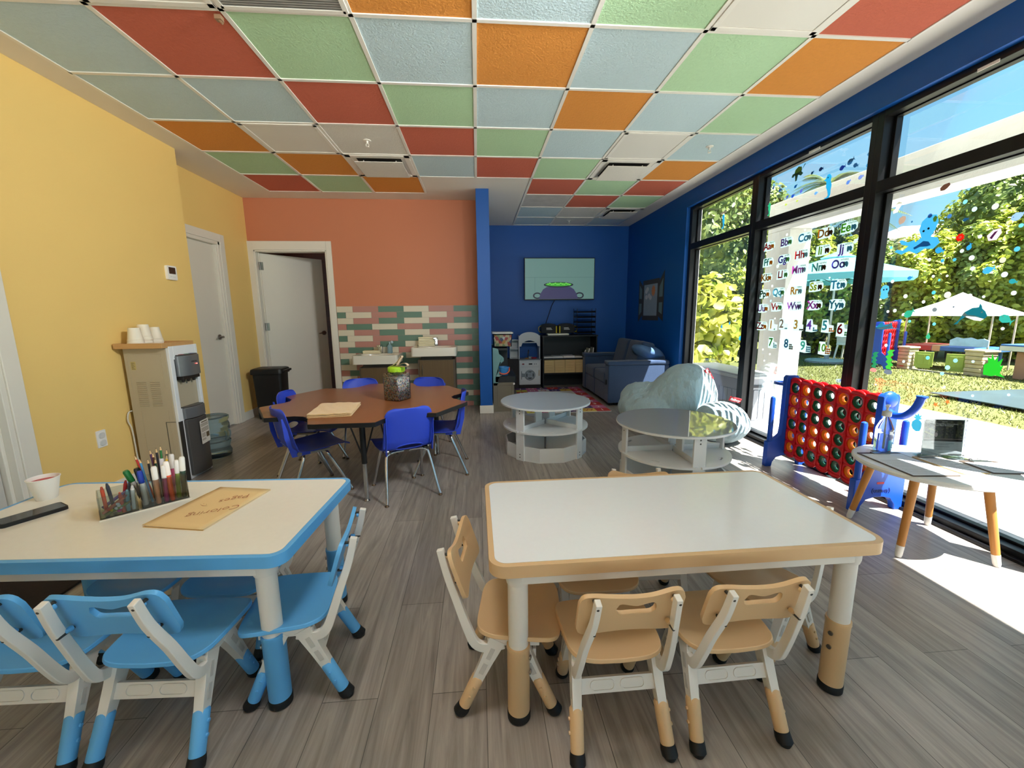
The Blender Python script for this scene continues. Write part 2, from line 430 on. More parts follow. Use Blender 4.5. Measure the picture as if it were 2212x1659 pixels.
# return air grille
t = thing('return_grille', 'grey perforated return air grille at top left of the ceiling', 'grille', (xe(-2)+TS/2, ye(-1)+TS/2, CZ-.006))
q = MB()
for a in (-1, 1): q.bx(a*.29-.012, a*.29+.012, -.29, .29, -.006, .004); q.bx(-.29, .29, a*.285-.012, a*.285+.012, -.006, .004)
obj('frame', q, tbar, t)
q = MB()
for k in range(36): q.bx(-.275, .275, -.272+k*.0155, -.264+k*.0155, -.003, .0)
obj('louvre', q, mat('grille grey', (150, 148, 142), .5), t)
q = MB(); q.bx(-.275, .275, -.275, .275, .001, .003); obj('backing', q, mat('dark duct', (40, 38, 36), .8), t)
def sprink(u, v, label):
    p = PZ(u, v, CZ)
    t = thing('sprinkler_head', label, 'sprinkler', (p.x, p.y, CZ), group='ceiling sprinkler heads')
    q = MB(); q.lathe([(.001, -.008), (.03, -.006), (.034, 0)], 20); obj('escutcheon', q, tbar, t)
    q = MB(); q.cyl((0, 0, -.006), (0, 0, -.028), .009, .007, 10)
    for s_ in (-1, 1): q.tube([(s_*.006, 0, -.026), (s_*.014, 0, -.038), (s_*.004, 0, -.052)], .0025, 6)
    q.lathe([(.001, -.056), (.014, -.055), (.016, -.052), (.001, -.051)], 14); obj('deflector', q, tbar, t)
sprink(793, 303, 'white sprinkler head in a white tile ahead of the left air diffuser')
sprink(1533, 316, 'white sprinkler head in a pale blue tile by the windows')
sprink(1229, 476, 'small white sprinkler head above the television alcove')
p = PZ(472, 30, CZ); q = MB(); q.box((0, 0, -.012), (.03, .03, .02)); q.cyl((0, 0, -.02), (.015, 0, -.035), .006, n=8)
tag(obj('ceiling_hook', q, mat('tan plastic hook', (150, 118, 90), .5), loc=(p.x, p.y, CZ-.007)), 'tiny tan hook stuck on the ceiling grid by the grille', 'hook')

# ------------------------------------------------------------------ windows
GX = 2.775; FX0, FX1 = 2.685, 2.805
MY = [5.25, 4.01, 2.785, 1.55, .31, -.93, -2.17, WY0]
ZT0, ZT1 = 2.03, 2.105
def frame_bars(q, y0, y1, w0, w1):
    """one bay: jambs are drawn by the mullions; rails here"""
    q.bx(FX0, FX1, y0, y1, 0, .05); q.bx(FX0-.03, FX1, y0, y1, 0, .018)
    q.bx(FX0, FX1, y0, y1, ZT0, ZT1); q.bx(FX0, FX1, y0, y1, WZ-.04, WZ)
    # glazing beads
    for za, zb in ((.05, ZT0), (ZT1, WZ-.04)):
        q.bx(GX-.025, GX+.02, y0, y1, za, za+.014); q.bx(GX-.025, GX+.02, y0, y1, zb-.008, zb)
        for y in (y0, y1-.022): q.bx(GX-.025, GX+.02, y, y+.022, za, zb)
for k in range(len(MY)-1):
    ya, yb = MY[k+1], MY[k]
    h0 = .045; h1 = .045
    q = MB()
    q.bx(FX0, FX1, yb-(.06 if k == 0 else h1), yb, 0, WZ); q.bx(FX0, FX1, ya, ya+h0, 0, WZ)
    frame_bars(q, ya+h0, yb-(.06 if k == 0 else h1), 0, 0)
    w = struct('window_%d' % (k+1), q, black, bevel=.003)
    w['kind'] = 'structure'
    q = MB()
    for za, zb in ((.05, ZT0), (ZT1, WZ-.04)): q.quad((GX, ya+h0, za), (GX, yb-h1, za), (GX, yb-h1, zb), (GX, ya+h0, zb))
    g = obj('pane', q, glass, w)
# white weep vents at head of frames
for (u0, v0, u1, v1) in ((1557, 462, 1570, 455), (1748, 330, 1772, 318), (2112, 153, 2160, 132)):
    a = PX(u0, v0, FX0); c = PX(u1, v1, FX0)
    q = MB(); q.bx(-.002, .001, c.y-a.y, 0, -.008, .008)
    tag(obj('trickle_vent', q, tbar, loc=(FX0-.0005, a.y, a.z)), {1557: 'short white vent strip on the window head above the sofa corner', 1748: 'white vent strip on the window head above the turtle sticker', 2112: 'long white vent strip on the window head at far right'}[u0], 'vent strip', 'trickle vents on the window head')
# ------------------------------------------------------------------ doors
def casing(q, pts_outer, w=.09): pass
# door 1, recess wall, closed
q = MB(); y0, y1, zt = 4.205, 5.11, 2.095
for (a, c) in ((y1, y1+.085), (y0-.03, y0+.0)): q.bx(XJ, XJ+.02, a, c, 0, zt+.085)
q.bx(XJ, XJ+.02, y0, y1, zt, zt+.085)
q.bx(XJ-.1, XJ+.012, y1-.035, y1, 0, zt); q.bx(XJ-.1, XJ+.012, y0, y1, zt-.035, zt); q.bx(XJ-.1, XJ-.0, y1-.06, y1-.035, 0, zt)
struct('trim_1', q, trimw, bevel=.004)
q = MB(); q.bx(XJ-.075, XJ-.03, y0, y1-.062, .012, zt-.037); d1 = struct('door_1', q, doorw, bevel=.003)
q = MB(); q.lathe([(.001, .0), (.03, .0), (.03, .012), (.014, .02), (.012, .05), (.001, .05)], 16)
for v_i in range(len(q.v)): x_, y_, z_ = q.v[v_i]; q.v[v_i] = (XJ-.03+z_, 4.965+x_, 1.04+y_)
q.tube([(XJ+.015, 4.965, 1.04), (XJ+.022, 4.92, 1.04), (XJ+.018, 4.86, 1.035)], [.009, .009, .007], 8)
obj('door_lever', q, steel, d1)
# door 2, back wall, ajar
q = MB(); xa, xb, zt = -2.815, -1.915, 2.1
q.bx(xa-.072, xa+.004, YB-.02, YB, 0, zt+.11); q.bx(xb, xb+.065, YB-.02, YB, 0, zt+.11); q.bx(xa, xb, YB-.02, YB, zt, zt+.11)
q.bx(xa, xa+.02, YB-.012, YB+.12, 0, zt); q.bx(xb-.02, xb, YB-.012, YB+.12, 0, zt); q.bx(xa, xb, YB-.012, YB+.12, zt-.02, zt)
q.bx(xa+.02, xa+.035, YB+.05, YB+.12, 0, zt-.02); q.bx(xb-.035, xb-.02, YB+.02, YB+.07, 0, zt-.02)
struct('trim_2', q, trimw, bevel=.004)
hx, hy, an = xa+.045, YB+.045, R(50)
Md = MX.Translation((hx, hy, 0)) @ MX.Rotation(an, 4, 'Z')
q = MB(); q.T = Md; q.bx(0, .845, 0, .044, .012, 2.07); d2 = struct('door_2', q, doorw, bevel=.003)
for z in (.25, 1.08, 1.86):
    q = MB(); q.cyl((hx-.004, hy-.008, z), (hx-.004, hy-.008, z+.1), .009, n=8); q.bx(hx-.03, hx+.0, hy-.004, hy+.0, z, z+.1); q.T = Md; q.bx(.0, .03, -.003, 0, z, z+.1)
    obj('hinge', q, steel, d2)
q = MB(); q.T = Md; q.cyl((.785, 0, 1.02), (.785, -.012, 1.02), .032, n=18); q.cyl((.785, -.01, 1.02), (.785, -.055, 1.02), .011, n=10)
q.tube([(.785, -.05, 1.02), (.74, -.058, 1.02), (.68, -.055, 1.015)], [.01, .009, .007], 8); obj('door_lever', q, steel, d2)
# washroom behind door 2
tc = brickmat('terracotta washroom tile', (150, 74, 48), (138, 68, 46), (118, 62, 44), .2, .09, .004, .4, (PI/2, 0, 0))
tc2 = brickmat('terracotta side tile', (150, 74, 48), (138, 68, 46), (118, 62, 44), .2, .09, .004, .4, (PI/2, 0, PI/2))
q = MB(); q.bx(-3.3, -1.2, 7.5, 7.6, 0, CZ); struct('wall_washroom_back', q, tc)
q = MB(); q.bx(-1.75, -1.65, YB+.13, 7.5, 0, CZ); struct('wall_washroom_side', q, tc2)
q = MB(); q.bx(-3.3, -3.2, YB+.13, 7.5, 0, CZ); struct('wall_washroom_left', q, tc2)
# door 3, left wall, near edge of frame (closed)
q = MB(); ya, yb, zt = 1.45, 2.485, 2.1
q.bx(XL, XL+.018, yb, yb+.088, 0, zt+.09); q.bx(XL, XL+.018, ya-.088, ya, 0, zt+.09); q.bx(XL, XL+.018, ya, yb, zt, zt+.09)
q.bx(XL-.12, XL+.01, yb-.03, yb, 0, zt); q.bx(XL-.12, XL+.01, ya, ya+.03, 0, zt); q.bx(XL-.12, XL+.01, ya, yb, zt-.03, zt); q.bx(XL-.12, XL-.03, yb-.05, yb-.03, 0, zt)
struct('trim_3', q, trimw, bevel=.004)
q = MB(); q.bx(XL-.1, XL-.055, ya+.035, yb-.055, .012, zt-.035); d3 = struct('door_3', q, mat('grey door paint', (196, 192, 184), .45), bevel=.003)
# ------------------------------------------------------------------ small plastic chairs and their tables
wplast = mat('white moulded plastic', (226, 222, 214), .35, nz=(8, .02))
rubber = mat('black rubber', (16, 16, 16), .6, nz=(20, .1))
bluep = mat('sky blue plastic', (96, 172, 228), .38, nz=(6, .03), bump=(400, .05))
tanp = mat('tan plastic', (213, 178, 134), .38, nz=(6, .03), bump=(400, .05))
hole = mat('dark screw hole', (58, 56, 52), .5)
def chair_leg(side, front, colm, root):
    x0, y0, z0 = side*.118, (.035 if front else -.03), .262
    x1, y1 = side*(.118 if front else .134), (.152 if front else -.152)
    a, f = V((x0, y0, z0)), V((x1, y1, 0)); d = (f-a)
    P = lambda t: a+d*t
    q = MB()
    q.tube([P(0), P(.3), P(.58)], 0, 4, True, 0, [(.015, .026), (.014, .019), (.0125, .0155)], (1, 0, 0))
    # recessed web on the outer face
    n = V((1, 0, 0))*side
    for t in (.17, .36):
        c = P(t)+n*.0152
        q.tube([c-d.normalized()*.02, c+d.normalized()*.02], 0, 4, True, 1, (.0008, .007), (1, 0, 0))
    lg = obj('leg', q, [wplast, mat('grey plastic web', (196, 192, 184), .5)], root, bevel=.003)
    q = MB(); q.tube([P(.5), P(.52), P(.9)], [.0165, .0205, .0195], 18)
    for t in (.6, .72):
        c = P(t); q.cyl(c+n*.017, c+n*.0235, .006, .0045, 8)
    sl = obj('leg_sleeve', q, colm, lg)
    q = MB(); dd = d.normalized()
    e = P(1); top = P(.88)
    q.tube([top, P(.93), V((e.x, e.y, .008)), V((e.x, e.y, 0))], [.0208, .0225, .0225, .016], 18)
    obj('foot_cap', q, rubber, lg)
def make_chair(name, label, colm, group):
    t = thing(name, label, 'chair', group=group)
    # seat: dished sheet with a waterfall front
    out = []
    for i in range(48):
        a = 2*PI*i/48; c_, s_ = cos(a), sin(a)
        ex = .42
        x = .146*abs(c_)**ex*(1 if c_ > 0 else -1); y = .135*abs(s_)**ex*(1 if s_ > 0 else -1)
        x *= (1.0+.06*(y/.135))
        out.append((x, y+.035))
    def zf(x, y):
        yy = (y-.035)/.135
        z = .288-.012*(1-(x/.15)**2)*(1 if yy < .5 else max(0, 1-(yy-.5)*2))
        z += .010*max(0, -yy-.55)**1*2
        z -= .022*max(0, yy-.6)**1.5*2
        z += .006*max(0, abs(x)/.146-.7)*2
        return z
    q = MB(); q.disc_sheet(out, zf, 8); obj('seat', q, colm, t, solid=.014, bevel=.003, ang=60)
    # backrest: wavy board with a moustache shaped handle hole
    NX = 40; W = .142
    def top(x):
        u = x/W
        z = .540+.012*math.exp(-((u-.78)/.28)**2)+.004*math.exp(-((u+.75)/.3)**2)-.006*math.exp(-((u-.1)/.5)**2)
        e = max(0, abs(u)-.84)/.16
        return z-.026*(1-math.sqrt(max(0, 1-e*e)))
    def bot(x):
        u = x/W; e = max(0, abs(u)-.82)/.18
        return .405+.006*cos(u*PI*1.0)+.028*(1-math.sqrt(max(0, 1-e*e)))
    h0, h1 = -.042, .066
    def holez(x):
        if x <= h0 or x >= h1: return None
        u = (x-(h0+h1)/2)/((h1-h0)/2)
        hh = .029*math.sqrt(max(0, 1-u**6))*(.5+.5*abs(u)**1.4)
        c = .489+.004*abs(u)
        return c-hh*.75-.003*(1-abs(u)), c+hh
    ym = lambda x, z: -.128-.34*(z-.42)*.95+.9*(W*W-x*x)*-.28
    q = MB(); xs = [-W+2*W*i/NX for i in range(NX+1)]
    xs = sorted(set([round(x, 5) for x in xs]+[h0+1e-4, h1-1e-4]))
    def col(x):
        a, d = bot(x), top(x); h = holez(x)
        lo, hi = h if h else (.489-.0001, .489+.0001)
        lo = max(lo, a+.004); hi = min(hi, d-.004)
        return [a, a+(lo-a)*.5, lo, hi, hi+(d-hi)*.5, d]
    vs = []; fs = []
    for x in xs:
        for z in col(x): vs.append((x, ym(x, z), z))
    for i in range(len(xs)-1):
        mid = (xs[i]+xs[i+1])/2
        for k in range(5):
            if k == 2 and holez(mid): continue
            fs.append((i*6+k, (i+1)*6+k, (i+1)*6+k+1, i*6+k+1))
    q.add(vs, fs); obj('backrest', q, colm, t, solid=.013, soff=0, bevel=.004, ang=60)
    for s in (-1, 1):
        q = MB()
        path = smooth_path([(s*.119, -.01, .246), (s*.126, -.062, .236), (s*.129, -.098, .25), (s*.126, -.122, .3), (s*.12, -.150, .38), (s*.108, -.183, .47), (s*.103, -.203, .548)], 4)
        n = len(path); ws = [(.0092-.001*i/n, .0165-.0055*i/n) for i in range(n)]
        q.tube(path, 0, 4, True, 0, ws, (1, 0, 0))
        for z, y in ((.533, -.2005), (.44, -.1745)):
            q.cyl((s*.1055, y-.0115, z), (s*.1055, y+.03, z), .0045, n=10, mi=1)
        for z, y in ((.525, -.178), (.445, -.152)): q.cyl((s*.102, y, z), (s*.103, y-.016, z), .008, .006, 8, mi=2)
        q.bar([(s*.119, -.06, .255), (s*.119, .10, .262)], (.012, .013))
        up = obj('frame_upright', q, [wplast, hole, colm], t, bevel=.004)
    for s in (-1, 1):
        for fr in (0, 1): chair_leg(s, fr, colm, t)
    q = MB(); yb, zb = -.072, .178
    M_ = MX.Translation((0, yb, zb)) @ MX.Rotation(R(-20), 4, 'X')
    q.box(M_ @ V((0, 0, 0)), (.238, .012, .042), M=MX.Rotation(R(-20), 4, 'X'))
    for cx in (-.045, .045):
        rg = rrect(.074, .03, .0145, 5, cx, 0); inn = rrect(.068, .024, .0115, 5, cx, 0)
        q.prism(rg, 0, .0025, M_ @ MX.Translation((0, -.006, 0)) @ MX.Rotation(PI/2, 4, 'X'), holes=[inn])
    obj('stretcher', q, wplast, t, bevel=.0015)
    q = MB(); q.box((0, .085, .2), (.21, .01, .03)); obj('stretcher', q, wplast, t, bevel=.0015)
    return t
def make_table(name, label, colm, loc, rz, topm):
    L, W, zt = 1.225, .605, .558
    t = thing(name, label, 'table', loc, rz)
    q = MB(); q.prism(rrect(L-.034, W-.034, .035, 6), zt-.02, zt+.0005); obj('tabletop', q, topm, t)
    q = MB(); o = rrect(L, W, .05, 8); i_ = rrect(L-.034, W-.034, .035, 8)
    q.prism(o, zt-.038, zt, holes=[i_]); obj('table_rim', q, colm, t, bevel=.0175, seg=5, ang=60)
    q = MB()
    for sy in (-1, 1): q.bx(-L/2+.09, L/2-.09, sy*(W/2-.03)-.008, sy*(W/2-.03)+.008, zt-.075, zt-.036)
    for sx in (-1, 1): q.bx(sx*(L/2-.05)-.008, sx*(L/2-.05)+.008, -W/2+.08, W/2-.08, zt-.075, zt-.036)
    q.bx(-L/2+.05, L/2-.05, -W/2+.05, W/2-.05, zt-.038, zt-.022)
    obj('apron', q, wplast, t, bevel=.002)
    for sx in (-1, 1):
        for sy in (-1, 1):
            x, y = sx*(L/2-.085), sy*(W/2-.058)
            q = MB(); q.cyl((x, y, zt-.04), (x, y, .2), .0305, n=28); q.lathe([(.034, 0), (.037, .012), (.037, .03), (.045, .04)], 28, (x, y, zt-.085))
            lg = obj('leg', q, wplast, t)
            q = MB(); q.lathe([(.0335, .02), (.0345, .03), (.0345, .245), (.0365, .252), (.0355, .262), (.031, .262)], 28, (x, y, 0))
            obj('leg_sleeve', q, colm, lg)
            q = MB()
            for z in (.22, .17): q.cyl((x-.0335 if sx > 0 else x+.0335, y-.012, z), (x-.037 if sx > 0 else x+.037, y-.0135, z), .0075, n=10)
            obj('screw', q, steel, lg)
            q = MB(); q.lathe([(.03, 0), (.036, .004), (.0365, .026), (.034, .03)], 28, (x, y, 0)); obj('foot_cap', q, rubber, lg)
    return t
lam1 = mat('cream laminate top', (230, 226, 214), .2, nz=(60, .03), spec=.5)
lam2 = mat('white laminate top', (230, 233, 236), .12, nz=(60, .02), spec=.5)
make_table('activity_table', 'white-topped children\'s table with a sky blue rim at the left', bluep, (-1.187, 1.512, 0), R(-3.5), lam1)
make_table('activity_table', 'white-topped children\'s table with a tan rim at the right', tanp, (.628, 1.362, 0), R(.2), lam2)
gb, gt = 'sky blue chairs at the blue rimmed table', 'tan chairs at the tan rimmed table'
cb = make_chair('toddler_chair', 'sky blue small chair pulled out at the right end of the blue rimmed table', bluep, gb)
cb.location = (-.63, 1.36, 0); cb.rotation_euler = (0, 0, R(97))
c1_ = dup(cb, (-.955, 1.21, 0), R(-3), 'sky blue small chair tucked in at the near side, right of the two in front', gb)
c2_ = dup(cb, (-1.315, 1.225, 0), R(-2), 'sky blue small chair cut off by the left frame edge at the near side', gb)
dup(cb, (-1.29, 1.615, 0), R(177), 'sky blue small chair under the far side of the table, beside the blue leg', gb)
dup(cb, (-.95, 1.59, 0), R(177), 'sky blue small chair under the far side of the table, nearer its right end', gb)
for o_ in (c1_, c2_): o_.scale = (1.07, 1.07, 1.04)
ct = make_chair('toddler_chair', 'tan small chair at the near side, left of the two seen from behind', tanp, gt)
ct.location = (.385, 1.105, 0); ct.rotation_euler = (0, 0, R(0))
dup(ct, (.735, 1.108, 0), R(1), 'tan small chair at the near side, right of the two seen from behind', gt)
dup(ct, (.085, 1.257, 0), R(-98), 'tan small chair pulled up to the left end of the tan rimmed table', gt)
dup(ct, (.425, 1.475, 0), R(180), 'tan small chair on the far side whose seat shows under the table\'s left half', gt)
dup(ct, (.70, 1.565, 0), R(176), 'tan small chair on the far side with only its back top peeping over the table', gt)
dup(ct, (1.045, 1.34, 0), R(112), 'tan small chair at the right end of the tan rimmed table', gt)
# ------------------------------------------------------------------ things on the blue table
ZT = .5585
p = PZ(85, 1083, ZT)
t = thing('paper_cup', 'white paper cup with a red drink at the far left of the blue rimmed table', 'cup', (p.x, p.y+.03, ZT))
q = MB(); q.lathe([(.03, 0), (.0315, .002), (.046, .082), (.048, .083), (.0485, .086), (.046, .087), (.044, .084), (.031, .006), (.001, .005)], 32); obj('cup_body', q, mat('white paper', (234, 230, 222), .6, nz=(20, .02)), t)
q = MB(); q.lathe([(.001, .072), (.0425, .072), (.0425, .071), (.001, .071)], 32); obj('drink', q, mat('red slush', (186, 52, 58), .4, nz=(90, .25), bump=(200, .4)), t)
pa, pb = PZ(0, 1135, ZT), PZ(146, 1092, ZT)
d = (pb-pa); an = math.atan2(d.y, d.x)
t = thing('phone', 'black phone lying at the left edge of the blue rimmed table', 'phone', (pb.x-.083*cos(an), pb.y-.083*sin(an)-.01, ZT), an)
q = MB(); q.prism(rrect(.168, .08, .012, 5), 0, .0125); obj('phone_case', q, mat('black rubber case', (22, 22, 23), .5, nz=(40, .1)), t, bevel=.003)
q = MB(); q.prism(rrect(.158, .071, .009, 5), .0125, .0132); obj('screen', q, mat('dark phone glass', (12, 12, 14), .08), t)
# clear organiser: long tray with a low front cup and a tall rear cup
oc = V((-1.265, 1.58, ZT)); orz = R(41)
t = thing('marker_organizer', 'clear acrylic desk organizer full of markers on the blue rimmed table', 'organizer', oc, orz)
Mo = MX.Translation(oc) @ MX.Rotation(orz, 4, 'Z')
def openbox(q, x0, x1, y0, y1, z0, z1, th=.003):
    q.bx(x0, x1, y0, y1, z0, z0+th)
    q.bx(x0, x0+th, y0, y1, z0+th, z1); q.bx(x1-th, x1, y0, y1, z0+th, z1); q.bx(x0+th, x1-th, y0, y0+th, z0+th, z1); q.bx(x0+th, x1-th, y1-th, y1, z0+th, z1)
acr = mat('moulded clear plastic', (244, 246, 246), .03, trans=1, nz=None, ior=1.3)
q = MB(); openbox(q, -.125, -.022, -.05, .05, .004, .085); obj('short_compartment', q, acry, t, bevel=.0008)
q = MB(); openbox(q, -.014, .125, -.05, .05, .004, .105); obj('tall_compartment', q, acry, t, bevel=.0008)
q = MB(); q.bx(-.128, .128, -.053, .053, 0, .004); obj('tray_base', q, mat('milky tray edge', (216, 208, 192), .2), t)
def marker(x, y, L, bodyc, capc, label, tilt=(0, 0), z=.009, r=.0075, cap='up', band=None):
    base = Mo @ V((x, y, z))
    tt = thing('marker', label, 'marker', base, orz, 'markers and pencils in the clear organizer')
    Mt = MX.Rotation(tilt[0], 4, 'X') @ MX.Rotation(tilt[1], 4, 'Y')
    k = L*.68
    q = MB(); q.T = Mt; q.lathe([(r*.75, 0), (r, .004), (r, k-.002), (r*.9, k)], 14); obj('barrel', q, mat('marker barrel %d %d %d' % bodyc, bodyc, .4), tt)
    q = MB(); q.T = Mt; q.lathe([(r*1.12, k-.004), (r*1.12, L-.006), (r*.85, L), (.001, L)], 14); obj('cap', q, mat('marker cap %d %d %d' % capc, capc, .35), tt)
    if band:
        q = MB(); q.T = Mt; q.lathe([(r*1.02, k*.12), (r*1.02, k*.5)], 14); obj('printed_band', q, mat('marker band %d %d %d' % band, band, .4), tt)
def pencil(x, y, L, c, label, tilt=(0, 0), z=.009):
    base = Mo @ V((x, y, z))
    tt = thing('pencil', label, 'pencil', base, orz, 'markers and pencils in the clear organizer')
    Mt = MX.Rotation(tilt[0], 4, 'X') @ MX.Rotation(tilt[1], 4, 'Y')
    q = MB(); q.T = Mt; q.cyl((0, 0, 0), (0, 0, L-.018), .0036, n=6); obj('barrel', q, mat('pencil paint %d %d %d' % c, c, .35), tt)
    q = MB(); q.T = Mt; q.lathe([(.0036, L-.018), (.0012, L-.004)], 8); obj('sharpened_wood', q, mat('pencil wood', (214, 176, 128), .6), tt)
    q = MB(); q.T = Mt; q.lathe([(.0012, L-.004), (.0001, L)], 6); obj('lead', q, mat('lead %d %d %d' % c, tuple(int(a*.6) for a in c), .5), tt)
Wt = (232, 228, 222)
marker(.035, -.04, .145, (236, 160, 116), Wt, 'white-capped peach marker at the front of the tall compartment', (0, 0), r=.0085)
marker(.058, -.04, .143, (176, 58, 112), Wt, 'white-capped plum marker behind the peach one', (0, R(2)), r=.008)
marker(.076, -.041, .155, (250, 96, 52), (246, 236, 228), 'bright orange marker with a pale cap, at the front', (0, R(-2)), r=.0085, band=None)
marker(.096, -.03, .15, (124, 144, 52), Wt, 'olive green marker with a white cap', (0, R(3)), r=.0075)
marker(.112, -.036, .16, (44, 68, 52), Wt, 'dark green marker with a white cap at the right end', (0, R(3)), r=.0085)
marker(.0, -.02, .135, Wt, (30, 58, 160), 'white marker with a blue cap left of the peach one', (R(2), R(-2)), r=.008)
marker(-.002, .036, .138, Wt, (26, 110, 52), 'white marker with a green cap leaning out to the left', (R(4), R(-16)), r=.009)
marker(.012, .018, .138, Wt, (20, 20, 22), 'white marker with a black cap in the tall compartment', (0, R(-9)), r=.009)
marker(.05, .03, .15, Wt, (222, 214, 214), 'all-white marker at the back of the tall compartment', (R(-4), R(6)), r=.008)
marker(.085, .02, .162, (200, 88, 120), (226, 220, 214), 'pink marker with a grey-white cap at the back', (R(-3), R(4)), r=.008)
for i, (x, y, L, c, tl, lb) in enumerate([
    (.02, -.005, .178, (74, 140, 190), (R(0), R(-6)), 'light blue pencil'), (.03, .03, .185, (190, 52, 44), (R(-4), R(-12)), 'red pencil leaning left'),
    (.06, -.0, .172, (232, 186, 40), (0, R(7)), 'yellow pencil leaning right'), (.03, .0, .17, (44, 40, 40), (R(2), R(-2)), 'black pencil in front'),
    (.042, .0, .166, (30, 70, 46), (R(3), R(1)), 'dark green pencil in front'), (.055, .025, .196, (40, 36, 44), (R(-3), R(0)), 'black pencil standing at the back'),
    (.062, .03, .2, (40, 120, 60), (R(-4), R(2)), 'green pencil standing tallest at the back'), (.05, .035, .192, (84, 52, 92), (R(-3), R(-4)), 'purple pencil at the back'),
    (.045, .015, .185, (90, 54, 40), (R(0), R(-1)), 'brown pencil in the middle'), (.07, .035, .182, (60, 66, 70), (R(-2), R(5)), 'grey pencil beside the tall green one')]):
    pencil(x, y, L, c, lb+' among those in the organizer', tl)
# crayons and bits in the short compartment
def crayon(x, y, z, L, c, rx, ry, label, r=.0055):
    base = Mo @ V((x, y, z)); tt = thing('crayon', label, 'crayon', base, orz, 'crayons in the short organizer compartment')
    Mt = MX.Rotation(rx, 4, 'X') @ MX.Rotation(ry, 4, 'Y')
    q = MB(); q.T = Mt; q.cyl((0, 0, 0), (0, 0, L-.012), r, n=12); obj('wrapper', q, mat('crayon paper %d %d %d' % c, c, .6), tt)
    q = MB(); q.T = Mt; q.lathe([(r*.85, L-.012), (r*.8, L-.008), (r*.45, L), (.0001, L)], 12); obj('crayon_tip', q, mat('crayon wax %d %d %d' % c, tuple(min(255, int(a*.85)) for a in c), .4), tt)
for a in [(-.035, -.035, .01, .09, (236, 232, 226), 0, R(3), 'white crayon upright at the right of the short compartment'),
          (-.05, -.037, .01, .08, (122, 168, 176), R(2), R(3), 'pale teal crayon beside the white one'),
          (-.062, -.04, .01, .076, (228, 84, 56), 0, R(-3), 'orange crayon upright with a white top', ),
          (-.105, -.02, .012, .1, (196, 80, 50), R(-6), R(-2), 'rust crayon leaning at the left corner'),
          (-.085, 0., .012, .105, (60, 62, 72), 0, R(-5), 'charcoal crayon standing above the rim'),
          (-.06, .02, .012, .095, (170, 40, 40), R(-5), R(10), 'red crayon towards the back'),
          (-.045, .01, .012, .09, (64, 70, 74), 0, R(6), 'slate crayon towards the back'),
          (-.115, -.035, .02, .085, (212, 116, 84), R(10), R(52), 'orange crayon lying slantwise behind the front wall'),
          (-.112, -.04, .014, .08, (120, 128, 52), R(4), R(66), 'olive crayon lying on the tray floor'),
          (-.11, -.02, .016, .085, (54, 60, 48), R(12), R(60), 'dark green crayon lying on the tray floor'),
          (-.115, .0, .03, .08, (96, 76, 130), R(-8), R(58), 'violet crayon lying on the pile')]:
    crayon(*a[:8])
def bead(x, y, z, c, label):
    q = MB(); q.sphere((0, 0, 0), .0062, 12, 8)
    tag(obj('pom_pom', q, mat('fuzzy bead %d %d %d' % c, c, .9), loc=Mo @ V((x, y, z))), label, 'pom-pom', 'beads heaped in the short compartment')
for k, (x, y, z, c) in enumerate([(-.08, -.041, .03, (240, 238, 236)), (-.072, -.041, .038, (240, 238, 236)), (-.076, -.041, .047, (240, 238, 236)), (-.068, -.041, .03, (240, 238, 236)), (-.092, -.04, .026, (236, 190, 40)), (-.074, -.04, .02, (214, 70, 140)), (-.1, -.04, .034, (214, 80, 40))]):
    bead(x, y, z, c, ['white pom-pom lowest left of the white ones', 'white pom-pom in the middle of the white ones', 'topmost white pom-pom', 'white pom-pom nearest the orange crayon', 'yellow pom-pom', 'magenta pom-pom', 'orange pom-pom'][k]+' in the short compartment')
# folder
f1, f2, f3, f4 = PZ(315, 1141, ZT), PZ(446, 1146, ZT), PZ(579, 1060, ZT), PZ(470, 1053, ZT)
c = (f1+f2+f3+f4)/4; ux = ((f2-f1)+(f3-f4)).normalized(); an = math.atan2(ux.y, ux.x)
t = thing('folder', 'manila folder with red handwriting on the blue rimmed table', 'folder', (c.x, c.y, ZT), an)
fold = mat('manila card', (226, 194, 140), .7, nz=(5, .04))
W_, H_ = ((f2-f1).length+(f3-f4).length)/2, ((f3-f2).length+(f4-f1).length)/2
q = MB(); q.bx(-W_/2, W_/2, -H_/2, H_/2, 0, .0012); q.bx(-W_/2-.012, -W_/2, -.02, H_/2-.05, 0, .0012); obj('back_cover', q, fold, t)
q = MB(); q.bx(-W_/2+.005, W_/2-.002, -H_/2+.006, H_/2-.004, .0012, .005); obj('sheets', q, mat('white paper sheets', (236, 230, 214), .7), t)
q = MB()
q.grid(lambda a, b_: (-W_/2+W_*a, -H_/2+H_*b_, .0052+.004*(1-a)**3*(1-b_)), 8, 8); obj('front_cover', q, fold, t, solid=.001)
ink = mat('red ink', (146, 48, 36), .6, nz=None)
def write(body, a, c_, size):
    A_, B_ = PZ(*a, ZT+.009), PZ(*c_, ZT+.009); x = (B_-A_).normalized(); y = V((0, 0, 1)).cross(x)
    textmesh(body, size, ink, 'handwriting', t, wm(t).inverted() @ basis((A_+B_)/2, x, y), .0003, shear=.3, bold=-.0012)
write('Coloring', (522, 1092), (402, 1114), .046)
write('Pages', (556, 1066), (458, 1086), .046)
write(':)', (450, 1086), (436, 1094), .04)
